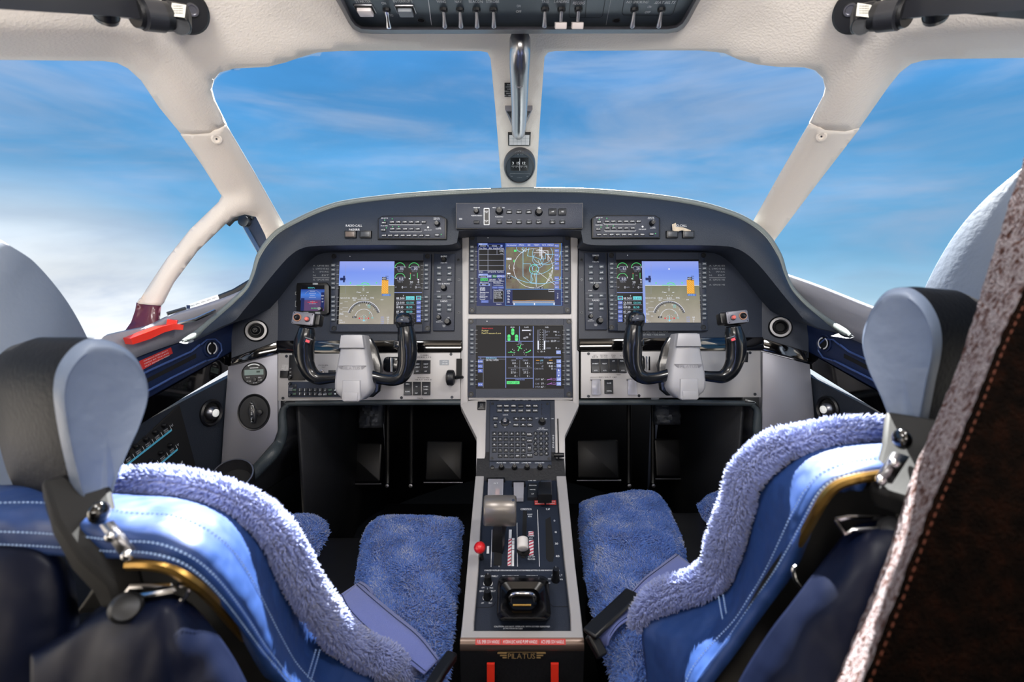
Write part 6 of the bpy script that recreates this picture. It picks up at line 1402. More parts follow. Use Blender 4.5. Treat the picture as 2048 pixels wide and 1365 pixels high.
for t, x, y, w_, h in (('CONDITION', 1052, 1019, 22, 3.6), ('FLAP', 1096, 1019, 8, 3.6), ('FLIGHT', 1060, 1029.5, 10, 2.6), ('IDLE', 1060, 1033.5, 7, 2.6), ('GROUND', 1062, 1072.5, 13, 2.8), ('IDLE', 1062, 1077, 7, 2.6), ('CUT-OFF', 1063, 1114.5, 14, 3), ('FEATHER', 1063, 1119, 15, 3), ('TRIM', 1037, 958, 8, 2.8), ('ALTERNATE', 1064, 957.5, 17, 2.8), ('STAB TRIM', 1064, 961.5, 16, 2.6), ('FLAP', 1092, 957.5, 8, 2.6),
    ('STABILIZED PROPELLER OPERATION ON GROUND (NOT FEATHERED) BETWEEN 350 AND 950 RPM IS PROHIBITED', 1044, 1141.5, 151, 2.8), ('DIM OVERHEAD PANEL LT', 979, 1153, 35, 3.4), ('DIM ALERT FLASHLT', 1021, 1153, 32, 3.4), ('CKPT DOME LT', 1064, 1153, 23, 3.4), ('CABIN LT', 1114, 1151.5, 22, 3.4), ('DIM CKPT FLOOD LT', 975, 1183, 32, 3.4), ('OFF', 966, 1176, 6, 2.6), ('MAX', 983, 1176.5, 7, 2.6), ('OFF', 965, 1207, 6, 2.6), ('MAX', 981, 1207, 7, 2.6), ('ON', 1099, 1158.5, 6, 2.8), ('100%', 1122, 1159.5, 8, 2.8), ('DIM', 1098, 1167, 5, 2.6)):
    u, v = q(x, y, 0.0005); s_ = PP.sc(x, y)[0]; sv = PP.sc(x, y)[1]; mb.text(t, u, v, h * sv, 0.0005, M['wlab'], width=w_ * s_)
for t, x, y in (('0', 1109, 1042), ('15', 1112, 1065), ('30', 1113, 1088), ('40', 1115, 1113)): u, v = q(x, y, 0.0005); mb.text(t, u, v, 0.0045, 0.0005, M['wlab'])
for cx, cy in ((976, 1167), (975, 1196)):
    c = q(cx, cy, 0.0005); mb.arc(c, 0.0072, -45, 75, 0.0012, 0.0005, M['white']); mb.arc(c, 0.0072, 150, 215, 0.0012, 0.0005, M['white'])
M['hatch'] = M['redlab']
def hatch(x0, y0, x1, y1, n, xx=0):
    P0 = [(x0, y0), (x1, y0), (x1 - xx, y1), (x0 - xx, y1)]; mb.flat([q(*p, 0.0005) for p in P0], 0.0005, M['white'])
    for i in range(n):
        a = i / n; b = (i + 0.45) / n; sl = 0.45 / n * 1.3
        X0 = lambda t: x0 - xx * t; X1 = lambda t: x1 - xx * t
        ya, yb = y0 + (y1 - y0) * min(1, a + sl), y0 + (y1 - y0) * min(1, b + sl); yc, yd = y0 + (y1 - y0) * b, y0 + (y1 - y0) * a
        mb.flat([q(X0(a), ya, 0.0008), q(X0(b), yb, 0.0008), q(X1(b), yc, 0.0008), q(X1(a), yd, 0.0008)], 0.0008, mat('hatch_red', (196, 60, 82), 0.5))
mb.flat([q(*p, 0.0005) for p in ((1018,1060),(1023.5,1060),(1023,1077),(1017.5,1077))], 0.0005, M['white'])
hatch(1017, 1078, 1023.5, 1132.5, 8, 2); mb.flat([q(*p, 0.0005) for p in ((1024,1077),(1029,1077),(1028.5,1099.5),(1023.5,1099.5))], 0.0005, M['white']); mb.flat([q(*p, 0.0005) for p in ((1023.6,1101),(1028.4,1101),(1028,1133),(1023,1133))], 0.0005, M['white'])
for y in (1082, 1089): mb.line([q(1024, y, .0009), q(1029, y, .0009)], 0.001, 0.0009, M['blackm'])
hatch(1057, 1063.5, 1067, 1072, 2); hatch(1058, 1080.5, 1067, 1112, 5)
mb.flat([q(*p, 0.0005) for p in ((974,1093),(978.5,1093),(978,1108),(973,1108))], 0.0005, M['white'])
mb.line([q(952.5, 1215.5, .0005), q(980, 1215.5, .0005), q(988, 1211, .0005), q(991, 1204, .0005)], 0.0008, 0.0005, M['blackm']); mb.line([q(1136, 1214, .0005), q(1106, 1214, .0005), q(1099, 1207, .0005)], 0.0008, 0.0005, M['blackm'])
mb.text('CAUTION: DO NOT OPERATE WITH COVER REMOVED', *q(1044, 1254, .0005), 0.0024, 0.0005, M['wlab'], width=0.085); mb.text('SET FRICTION BEFORE FLIGHT', *q(1026, 1258, .0005), 0.0022, 0.0005, M['wlab'], width=0.03)
mb.build('lever_deck', pr)
mb = MB()
for pts in ([(992,1045),(1006,1045),(1003,1132),(987,1132)], [(1046,1022),(1054,1022),(1051,1117),(1043,1117)], [(1091,1040),(1101,1034),(1109,1108),(1106,1124),(1098,1124),(1092,1118)]): mb.flat([q(*p, 0.0007) for p in pts], 0.0007, M['blackm'])
mb.build('lever_slots', pr)
# red labels
mb = MB()
for a, b, t in ((1069, 1089, ('DO NOT OPERATE', 'ABOVE 100 KTS')), (1092, 1112, ('NOT APPROVED', 'IN FLIGHT'))):
    mb.flat([q(*p, 0.0006) for p in ((a, 1001), (b, 1001), (b + 0.5, 1010.5), (a + 0.3, 1010.5))], 0.0006, M['redlab'])
    for j in range(2): u, v = q((a + b) / 2, 1003.6 + 4.2 * j, 0.0009); mb.text(t[j], u, v, 0.0034, 0.0009, M['white'], width=0.018)
mb.build('red_placards', pr)
# front (rear-facing) dark body, sides
fb = MB(); wz = []
A0 = pl.M @ (a3((921,1276), Wt) + Vector((0, -0.0115, -0.0115))); A1 = pl.M @ (a3((1167,1276), Wt) + Vector((0, -0.0115, -0.0115)))
B0 = pl.M @ (a3((951,953), Wt) + Vector((0, 0, -0.012))); B1 = pl.M @ (a3((1132,953), Wt) + Vector((0, 0, -0.012)))
inv = pl.M.inverted(); F0 = Vector((A0.x, A0.y + 0.01, 0.002)); F1 = Vector((A1.x, A1.y + 0.01, 0.002)); G0_ = Vector((B0.x, B0.y + 0.12, 0.002)); G1_ = Vector((B1.x, B1.y + 0.12, 0.002)); H0 = Vector((B0.x, B0.y + 0.12, B0.z + 0.1)); H1 = Vector((B1.x, B1.y + 0.12, B1.z + 0.1))
V = [inv @ v for v in (A0, A1, B0, B1, F0, F1, G0_, G1_, H0, H1)]
fb.add(V, [(0, 1, 5, 4)[::-1], (0, 4, 6, 8, 2)[::-1], (1, 3, 9, 7, 5)[::-1], (2, 8, 9, 3)], M['well']); fb.build('body', pr)
# placard and emblem on the nose
mb = MB(); T = Matrix.Identity(4)
zc = lambda yy: a3((1043, 1276), Wt) + Vector((0, 0, 0))
tn = math.radians(28); r = 0.0126; ctr = a3((1043, 1276), Wt) + Vector((0, 0, -0.012))
T = Matrix.Translation(ctr + Vector((0, -r * math.sin(tn), r * math.cos(tn)))) @ Matrix.Rotation(tn, 4, 'X')
kk = PP.sc(1043, 1276)[0]
for x0, x1, t in ((953, 1003, 'FUEL EMER SOV HANDLE'), (1004, 1077, 'HYDRAULIC HAND PUMP HANDLE'), (1078, 1129, 'ACS EMER SOV HANDLE')):
    mb.quad((x0 - 1043) * kk, -0.0038, (x1 - 1043) * kk, 0.0038, 0.0006, M['redlab'], T=T); mb.text(t, ((x0 + x1) / 2 - 1043) * kk, 0.0, 0.0042, 0.001, M['white'], width=(x1 - x0 - 6) * kk, T=T)
mb.build('red_handle_placard', pr)
tn = math.radians(90); T = Matrix.Translation(ctr + Vector((0, -r * 1.0 - 0.002, -0.004))) @ Matrix.Rotation(math.radians(74), 4, 'X')
mb = MB(); gm = mat('brass_emblem', (196, 164, 112), 0.4, metal=0.4, var=0.1)
for s_ in (-1, 1):
    for j in range(3): mb.quad(*sorted(((s_ * (47 - 5 * j)) * kk, s_ * 29 * kk))[:1], 0.0024 - 0.0036 * j, *sorted(((s_ * (47 - 5 * j)) * kk, s_ * 29 * kk))[1:], 0.0046 - 0.0036 * j, 0.0012, gm, T=T)
mb.text('PILATUS', 0, -0.001, 0.0085, 0.0014, gm, width=54 * kk, T=T); mb.quad(-46 * kk, 0.0046, 46 * kk, 0.0054, 0.0012, gm, T=T); mb.build('emblem', pr)
for x, lb in ((983.5, 'red pull handle strap hanging on the left of the pedestal rear face'), (1106.5, 'red pull handle strap hanging on the right of the pedestal rear face')):
    Tt = pl.M @ Matrix.Translation(ctr + Vector(((x - 1043) * kk, -0.017, -0.010))) ; Fp = Plane(Tt.translation + Vector((0, -0.006, 0)), (0, -1, 0.12)); mb = MB()
    mb.box(-7.5 * kk, -0.13, 7.5 * kk, 0.0, 0.0, 0.004, mat('red_strap', (214, 42, 22), 0.45), 0.001)
    mb.box(-10 * kk, -0.15, 10 * kk, -0.13, -0.002, 0.007, M['red'], 0.002); o = mb.build('pull_handle', Mx=Fp.M); tag(o, lb, 'handle')
mb = MB(); Tt = pl.M @ (ctr + Vector((0, -0.03, -0.06))); 
# guards and switches on the deck
def deck_unit(x, y, w=0.0): return Unit(PP, x, y, w)
def deck_box(name, pts, w0, w1, m, label, cat, bev=0.001, parent=None):
    cx = sum(p[0] for p in pts) / len(pts); cy = sum(p[1] for p in pts) / len(pts); U = Unit(PP, cx, cy, w1); mb = MB(); mb.prism([U.u(p[0], p[1], w1) for p in pts], w0, w1, m, bev)
    return U, mb
U, mb = deck_box('g', [(979,962),(1006,962),(1005,994),(976,994)], 0.0, 0.002, M['bezel'], '', ''); r_ = root('guarded_switch', U.pl, 'clear-covered switch at the top left of the pedestal deck', 'switch')
mb.flat([U.u(*p, 0.003) for p in ((991,979),(999,978),(999,992),(990,992))], 0.003, mat('peach_toggle', (220, 150, 120), 0.4)); mb.build('base', r_)
mb = MB(); mb.prism([U.u(*p, 0.012) for p in ((976,958),(1007,958),(1006,995),(975,995))], 0.002, 0.012, M['clear'], 0.001); mb.text('ELT', *U.u(992, 967, 0.0125), 0.004, 0.0123, M['white']); mb.build('guard', r_)
mb = MB(); mb.prism([U.u(*p, 0.008) for p in ((973,955),(1010,955),(1010,959.5),(973,959.5))], 0.0, 0.008, M['black'], 0.001); mb.build('hinge', r_)
U, mb = deck_box('g', [(1028,967),(1047,967),(1047,995),(1027,995)], 0.0, 0.003, M['bezel'], '', ''); r_ = root('guarded_switch', U.pl, 'clear-covered trim interrupt switch at the top centre of the pedestal deck', 'switch')
for j, t in enumerate(('INTR', 'NORM', 'GUARD')): mb.text(t, *U.u(1037.5, 972 + 8.5 * j, 0.0035), 0.0034, 0.0034, M['white'])
mb.build('base', r_); mb = MB(); mb.prism([U.u(*p, 0.013) for p in ((1027,965),(1048,965),(1047,996),(1028,996))], 0.003, 0.013, M['clear'], 0.001); mb.prism([U.u(*p, 0.009) for p in ((1024,962.5),(1051,962.5),(1051,968),(1024,968))], 0, 0.009, M['black'], 0.001); mb.build('guard', r_)
U, mb = deck_box('g', [(1056,966),(1075,966),(1075,995),(1055,995)], 0.0, 0.009, M['key'], '', ''); r_ = root('rocker_switch', U.pl, 'black stabiliser trim rocker marked down and up on the pedestal deck', 'switch')
mb.build('rocker', r_); mb = MB()
for j, t in enumerate(('DOWN', 'NOSE', 'UP')): mb.text(t, *U.u(1065.5, 971.5 + 8.5 * j, 0.0092), 0.0032, 0.0093, M['white'])
mb.build('lettering', r_)
# flap lever: square black handle with bright bracket
U = Unit(PP, 1090, 985, 0.03); r_ = root('flap_lever', U.pl, 'square black flap lever with bright bracket at the top right of the pedestal', 'lever')
mb = MB(); mb.prism([U.u(*p, 0.03) for p in ((1077,968),(1102,968),(1104,994),(1076,994))], 0.014, 0.036, M['black'], 0.003); mb.build('handle', r_)
mb = MB(); mb.prism([U.u(*p, 0.014) for p in ((1082,961),(1103,961),(1104,992),(1100,992),(1099,966),(1082,966))], 0.0, 0.016, M['steel'], 0.001); mb.build('bracket', r_)
# throttle: big rounded T handle and arm
def hp(x, y, w): v = PP.uv(x, y, w); return v
U = Unit(PP, 997, 1085, 0.0); r_ = root('power_lever', U.pl, 'large bronze-grey power lever with rounded barrel handle', 'lever')
W_ = 0.075
a = Vector((*U.u(967, 1022, W_), W_)); b = Vector((*U.u(1033, 1022, W_), W_)); c = (a + b) / 2; Rr = (b - a).length / 2
mm_ = mat('bronze_grey_handle', (132, 127, 122), 0.33, metal=0.55, bump=0.05, bscale=800)
mb = MB(); T = Matrix.Translation(c) @ Matrix.Rotation(PI / 2, 4, 'Y'); rr = 0.0245
pr_ = [(0, -Rr), (rr * .80, -Rr), (rr * .93, -Rr * .96), (rr, -Rr * .86), (rr * 1.01, 0), (rr, Rr * .86), (rr * .93, Rr * .96), (rr * .80, Rr), (0, Rr)]
mb.lathe(pr_, mm_, seg=40, T=T @ Matrix.Scale(1.12, 4, (1, 0, 0)), cap=False); mb.build('handle', r_, angle=50)
mb = MB()
for s_ in (-1, 1): mb.lathe([(rr * 0.9, s_ * Rr * 0.955), (rr * .955, s_ * Rr * 0.965), (rr * 0.9, s_ * Rr * 0.985)], M['steel'], seg=40, T=T @ Matrix.Scale(1.12, 4, (1, 0, 0)), cap=False)
mb.build('end_rings', r_)
mb = MB(); d = Vector((*U.u(995, 1105, 0), -0.01)); sq_tube([c + Vector((0.002, -0.008, -0.01)), (c + d) / 2, d], [0.012, 0.010, 0.010], [0.006, 0.005, 0.005], M['black'], mb); mb.build('arm', r_)
mb = MB(); mb.lathe([(0.003, 0), (0.0028, 0.003), (0, 0.0035)], M['steel'], c=(0, 0), seg=12, T=Matrix.Translation(c + Vector((Rr * .8, -0.004, rr * 1.0)))); mb.build('release_button', r_)
# condition lever
U = Unit(PP, 1046, 1100, 0.0); r_ = root('condition_lever', U.pl, 'condition lever with ribbed white knob on a black stem', 'lever'); W_ = 0.045
c = Vector((*U.u(1045.5, 1088, W_), W_)); mb = MB(); T = Matrix.Translation(c) @ Matrix.Rotation(PI / 2, 4, 'X') @ Matrix.Rotation(0.25, 4, 'X')
mb.lathe([(0, -0.010), (0.0075, -0.010), (0.0095, -0.0085), (0.0098, -0.003), (0.0092, 0), (0.0098, 0.003), (0.0095, 0.0085), (0.0075, 0.010), (0, 0.010)], mat('white_knob', (214, 210, 206), 0.4), seg=28, T=T, cap=False); mb.build('knob', r_, angle=50)
mb = MB(); d = Vector((*U.u(1047, 1103, 0), 0)); mb.tube([c, (c + d) / 2, d], 0.006, M['black'], 12); mb.lathe([(0.012, 0.0005), (0.010, 0.007), (0.006, 0.010)], M['blackm'], c=(d.x, d.y), seg=20); mb.build('stem', r_)
# red knob at the left edge
U = Unit(PP, 960, 1105, 0.0); r_ = root('manual_override_lever', U.pl, 'glossy red knob on a short stem at the left edge of the pedestal', 'lever'); W_ = 0.05
c = Vector((*U.u(959.5, 1096, W_), W_)); mb = MB(); T = Matrix.Translation(c) @ Matrix.Rotation(0.9, 4, 'X')
mb.lathe([(0, -0.0135), (0.004, -0.013), (0.008, -0.010), (0.0095, -0.004), (0.0098, 0.002), (0.0085, 0.008), (0.006, 0.0115), (0.003, 0.013), (0, 0.0135)], M['red'], seg=28, T=T, cap=False); mb.build('knob', r_, angle=70)
mb = MB(); d = Vector((*U.u(964, 1118, 0), 0)); mb.tube([c, (c + d) / 2, d], 0.0035, M['black'], 10); mb.build('stem', r_)
# flap position lever slot end and small knobs
for x, y, lb, hh in ((976, 1166, 'small black dimmer knob with white arc, upper of the left pair on the pedestal', .016), (975, 1196, 'small black dimmer knob with white arc, lower of the left pair on the pedestal', .016), (1111, 1161, 'tall black cabin light knob right of the trim hand wheel housing', .026)):
    U = Unit(PP, x, y, 0); o = knob_mesh(0.0058, hh).build('rotary_control', Mx=U.pl.M); tag(o, lb, 'knob')
# big black trim housing
U = Unit(PP, 1044, 1200, 0.0); r_ = root('friction_housing', U.pl, 'large glossy black box with a chrome grab handle at the rear of the pedestal deck', 'control')
def rr_at(x0, y0, x1, y1, w, r=0.012):
    a = U.u(x0, y1, w); b = U.u(x1, y0, w); return rrect(a[0], a[1], b[0], b[1], r, 5)
mb = MB(); l0 = rr_at(993, 1152, 1096, 1243, 0.0); l1 = rr_at(993, 1158, 1096, 1240, 0.030); l2 = rr_at(1000, 1164, 1089, 1236, 0.036); l3 = rr_at(1012, 1178, 1078, 1226, 0.030); l4 = rr_at(1018, 1186, 1072, 1220, 0.018)
rows = [[(p[0], p[1], w) for p in l] for l, w in ((l0, 0), (l1, 0.030), (l2, 0.036), (l3, 0.030), (l4, 0.018))]
hous = mat('shiny_black_housing', (7, 7, 9), 0.24, spec=0.35); mb.grid(rows, hous, closed_u=True, flip=False); n = len(l4); mb.add(rows[-1], [tuple(range(n))], hous); mb.build('housing', r_, angle=40)
mb = MB(); hpth = [Vector((*U.u(x, y, w), w)) for x, y, w in ((1020,1202,0.024),(1021,1194,0.034),(1028,1189,0.040),(1044,1188,0.042),(1062,1189,0.040),(1069,1194,0.034),(1070,1202,0.024))]
mb.tube(catmull(hpth, 5), 0.0032, M['chrome'], 10); mb.build('grab_handle', r_)
mb = MB(); a = Vector((*U.u(1026, 1215, 0.020), 0.024)); b = Vector((*U.u(1062, 1215, 0.020), 0.024)); mb.tube([a, b], 0.002, M['brass'], 8); mb.build('lower_bar', r_)
# ================================================================== overhead panel
U = Unit(POV, 1040, 30, 0.0); r_ = root('overhead_panel', U.pl, 'overhead switch panel with black rounded frame and toggle switches in the ceiling', 'overhead panel'); k = U.k
ov_out = [(636,-70),(672,0),(697,46),(706,58),(722,66),(745,68),(1335,67),(1355,64),(1368,56),(1377,44),(1401,0),(1440,-70)]
ov_in = [(655,-70),(688,0),(706,36),(714,46),(724,52),(745,53),(1335,52),(1352,49),(1363,40),(1370,28),(1386,0),(1422,-70)]
mb = MB(); wo = 0.014
def ring_band(A, wa, B, wb, m, flip=False): mb.grid([[(*U.u(p[0], p[1], wa), wa) for p in A], [(*U.u(p[0], p[1], wb), wb) for p in B]], m, flip=flip)
mid = [((a[0] * .45 + b[0] * .55), (a[1] * .45 + b[1] * .55)) for a, b in zip(ov_out, ov_in)]; md2 = [((a[0] * .2 + b[0] * .8), (a[1] * .2 + b[1] * .8)) for a, b in zip(ov_out, ov_in)]
rows = [(ov_out, -0.07), (ov_out, 0.004), ([((a[0] * .85 + b[0] * .15), (a[1] * .85 + b[1] * .15)) for a, b in zip(ov_out, ov_in)], 0.010), (mid, wo), (md2, 0.010), (ov_in, 0.0)]
mb.grid([[(*U.u(p[0], p[1], w), w) for p in A] for A, w in rows], mat('overhead_frame', (58, 58, 64), 0.4, bump=0.1), flip=False); mb.build('frame', r_, angle=60)
mb = MB(); mb.flat([U.u(*p) for p in ov_in], 0.0, mat('overhead_face', (74, 84, 92), 0.35, metal=0.3, bump=0.05, bscale=900))
def ovt(t, x, y, h, w_, m=M['white'], sh=0.0): u, v = U.u(x, y, 0.0006); s_ = POV.sc(x, y); mb.text(t, u, v, h * s_[1], 0.0006, m, width=w_ * s_[0], shear=sh)
for t, x, y, h, w_ in (('STARTER', 726, 2.5, 6, 32), ('ON', 767.5, 6.5, 5, 9), ('AUTO', 779, 31, 4.5, 15), ('INTERRUPT', 806, 2, 6, 40), ('WING', 882.5, 3, 5.5, 19), ('NAV', 916.5, 3, 5.5, 14), ('BEACON', 951.5, 3, 5.5, 28), ('STROBE', 985.5, 3, 5.5, 27), ('ON', 1037.5, 12, 5, 8), ('OFF', 1037.5, 23, 5, 11)): ovt(t, x, y, h, w_)
for t, x, y, h, w_ in (('TAXI', 1090, 3, 5.5, 15), ('LANDING', 1123, 3, 5.5, 30), ('RECOG', 1157.5, 6, 5.5, 24), ('NO SMOKING', 1275, 4, 5, 44), ('SEAT BELTS', 1330, 5, 5, 41), ('ON', 1299, 13.5, 4.5, 8), ('OFF', 1295, 24.5, 4.5, 11)): ovt(t, x, y, h, w_, M['white'], 0.12)
mb.line([U.u(849, -60, .0006), U.u(863, 50, .0006)], 0.0009, 0.0006, M['white']); mb.line([U.u(1225, -20, .0006), U.u(1212, 50, .0006)], 0.0009, 0.0006, M['grey'])
def ovl(pts): mb.line([U.u(*p, .0007) for p in pts], 0.0008, 0.0007, M['blackm'])
ovl([(1142,-10),(1138,30),(1141,35),(1200,35),(1205,31),(1212,-10)]); ovl([(1174,-10),(1170,35)]); ovl([(1250,-8),(1244,26),(1247,30),(1340,31),(1346,27),(1358,-8)])
for x, y in ((842, 41), (1233, 41)):
    c = U.u(x, y, 0.0008); mb.disc(c, 0.0068, 0.0008, M['steel'], 24); mb.disc(c, 0.0056, 0.0010, M['blackm'], 24); mb.disc(c, 0.0040, 0.0012, M['black'], 20)
mb.build('face', r_)
tm = MB(); tm.lathe([(0.0068, 0), (0.0064, 0.004), (0.0048, 0.005)], M['black'], seg=8); base_me = tm.mesh('collar', smooth=False)
for x, y, kind in ((887, 18, 0), (920, 18, 0), (953, 18, 0), (987, 18, 0), (1090, 17, 0), (1123, 17, 1), (1157, 17, 1), (1269, 18, 0), (1323, 18, 0), (773, 19, 2)):
    p = U.u(x, y, 0.0); tg = inst(base_me, 'toggle_switch', r_, (p[0], p[1], 0.0))
    mb = MB(); mt = M['chrome']; d = Vector((0, -0.016, 0.020)) ; d = Vector((0.0, -0.013, 0.022))
    if kind != 1: mb.tube([(0, 0, 0.002), d * 0.5, d * 0.92, d * 1.0, d * 1.04], [0.0026, 0.0033, 0.0042, 0.0036, 0.0015] if kind == 0 else [0.0042, 0.003, 0.0046, 0.0042, 0.002], M['steel'] if kind == 0 else mt, 14)
    else:
        mb.tube([(0, 0, 0.002), d * 0.7], 0.0032, M['steel'], 12); T = Matrix.Translation(d * 0.85) @ Matrix.Rotation(0.5, 4, 'X'); mb.box(-0.0095, -0.009, 0.0095, 0.009, -0.003, 0.006, mat('toggle_paddle', (168, 160, 158), 0.45), 0.0012, 0.002, T=T)
    mb.build('paddle' if kind == 1 else 'lever', tg)
for x, y, m_, nm in ((730, 17, mat('white_button', (214, 206, 206), 0.4), 'starter_button'), (811, 18, mat('grey_button2', (106, 112, 120), 0.4), 'interrupt_button')):
    p = U.u(x, y, 0); mb = MB(); mb.prism(rrect(-0.016, -0.013, 0.016, 0.013, 0.003), 0.0, 0.002, M['steel'], 0.0005); mb.prism(rrect(-0.0145, -0.0115, 0.0145, 0.0115, 0.002), 0.001, 0.003, M['blackm'], 0.0005); mb.prism(rrect(-0.0115, -0.0105, 0.0115, 0.008, 0.002), 0.002, 0.008, m_, 0.001); o = mb.build(nm, r_); o.location = (p[0], p[1], 0)
# ================================================================== things on the centre post
def post_d(px, py): return (shell_pt(px, py) - EYE).dot(FW)
def post_plane(px, py, lift=0.0):
    a = shell_pt(px, py - 25); b = shell_pt(px, py + 25); c = shell_pt(px, py); v = (a - b).normalized(); n = RT.cross(v).normalized()
    if n.dot(EYE - c) < 0: n = -n
    return Plane(c + n * lift, n, RT)
gh = root('grab_tube', P(1040, 120, post_d(1040,120)-0.05), 'polished grab tube running down the centre windscreen post', 'handle'); Gi = gh.matrix_world.inverted()
mb = MB(); pth2 = [P(x, y, post_d(1040, y) - g_) for x, y, g_ in ((1040,70,0.012),(1040,78,0.028),(1040,100,0.045),(1039,135,0.055),(1039,165,0.055),(1039,210,0.050),(1038,250,0.038),(1037,265,0.030),(1037,270,0.026))]
mb.tube([Gi @ p for p in pth2], [0.016, 0.0195, 0.0200, 0.0196, 0.0190, 0.0180, 0.0172, 0.0165, 0.0120], M['tube'], 28); mb.build('tube', gh, angle=70)
mb = MB(); h = P(1039, 167, post_d(1039, 167) - 0.055 - 0.0192); hpP = Plane(h, (EYE - h)); mb.lathe([(0.0075, -0.002), (0.0085, 0.0008), (0.0070, 0.0010), (0.006, -0.0005)], M['steel'], seg=20, cap=False); mb.disc((0, 0), 0.0066, 0.0005, M['blackm'], 20); o = mb.build('hole', gh); o.matrix_local = Gi @ hpP.M
pw = post_plane(1037, 238, 0.003); s_ = Unit(pw, 1037, 238, 0.012); mb = MB(); mb.prism([s_.u(*p) for p in ((1010,221),(1065,221),(1055,245),(1046,268),(1028,268),(1020,245))], -0.002, 0.012, M['silver2'], 0.003); mb.prism([s_.u(*p, 0.013) for p in ((1014,224),(1061,224),(1051,241),(1024,241))], 0.011, 0.0135, M['screw'], 0.0005); o = mb.build('bracket', gh); o.matrix_local = Gi @ s_.pl.M
pw = post_plane(1017, 180, 0.0018); s_ = Unit(pw, 1017, 180, 0.001); mb = MB(); mb.prism([s_.u(*p) for p in ((1009,167),(1027,167),(1027,194),(1009,194))], -0.001, 0.001, M['black'])
for j, t in enumerate(('FOR', 'COCKPIT', 'USE', 'FAN & VENT', 'SWITCH', 'ELT SELECT')): mb.text(t, *s_.u(1019, 169.5 + 4.3 * j), 0.0030, 0.0013, M['white'], width=0.004 + 0.0018 * len(t))
o = mb.build('placard', Mx=s_.pl.M); tag(o, 'small black placard with white print left of the grab tube', 'placard')
pw = post_plane(1038, 279, 0.002); s_ = Unit(pw, 1038, 279, 0.004); lp_ = root('post_lamp', s_.pl, 'small rectangular white lamp grid on the centre post above the compass', 'lamp'); mb = MB(); mb.box(*s_.rect(1016, 268, 1061, 292), -0.002, 0.004, M['black'], 0.0008); mb.build('frame', lp_)
mb = MB(); R = s_.rect(1018.5, 270.5, 1058.5, 289.5); mb.box(*R, 0.002, 0.0048, mat('lamp_grid', (214, 214, 214), 0.35))
for i in range(1, 5): x = R[0] + (R[2] - R[0]) * i / 5; mb.line([(x, R[1]), (x, R[3])], 0.0006, 0.005, M['grey'])
for i in range(1, 3): y = R[1] + (R[3] - R[1]) * i / 3; mb.line([(R[0], y), (R[2], y)], 0.0006, 0.005, M['grey'])
mb.build('lens', lp_)
pw = post_plane(1039, 331, 0.004); s_ = Unit(pw, 1039, 331, 0.012); cp = root('compass', s_.pl, 'round dark magnetic compass at the foot of the centre post', 'compass'); k, kv = s_.k, s_.kv
mb = MB(); ov = lambda r, w, n=48: [(r * k * math.cos(2 * PI * i / n), r * 1.07 * kv * math.sin(2 * PI * i / n), w) for i in range(n)]
rows = [ov(32, -0.01), ov(32, 0.004), ov(30.5, 0.010), ov(28, 0.012)]; mb.grid(rows, mat('compass_ring', (88, 88, 90), 0.35, metal=0.6), closed_u=True); mb.grid([ov(28, 0.012), ov(27.5, 0.0095)], M['black'], closed_u=True); mb.add(ov(27.6, 0.0096), [tuple(range(48))], mat('compass_face', (62, 70, 78), 0.4)); mb.build('case', cp)
mb = MB(); mb.prism(rrect(*s_.rect(1021, 317, 1057, 343), 0.004), 0.0096, 0.0105, M['black'], 0.0003); W = 0.0109
for t, x in (('3', 1026), ('15', 1036.5), ('12', 1048)): mb.text(t, *s_.u(x, 327), 5.2 * kv, W, M['white'])
mb.line([s_.u(1039.5, 318), s_.u(1039.5, 342)], 0.0009, W + 0.0002, M['white'])
for i in range(12): mb.line([s_.u(1024 + 2.7 * i, 332), s_.u(1024 + 2.7 * i, 334.5 + (i % 2) * 1.5)], 0.0006, W, M['white'])
mb.build('dial_window', cp)
mb = MB(); W = 0.0103
for x0, x1, y0, y1 in ((1031, 1035, 305, 311), (1037, 1041.5, 303, 311), (1044, 1046, 305, 311)): mb.line([s_.u(x0, y1), s_.u(x0, y0), s_.u(x1, y0), s_.u(x1, y1)], 0.0008, W, M['grey'])
mb.line([s_.u(1020, 352), s_.u(1020, 348), s_.u(1060, 348), s_.u(1060, 352)], 0.0007, W, M['grey']); mb.text('20', *s_.u(1023, 354), 0.004, W, M['grey']); mb.text('10', *s_.u(1055, 354), 0.004, W, M['grey']); mb.text('COMPASS', *s_.u(1039, 356), 0.0022, W, M['grey']); mb.build('adjuster_plate', cp)
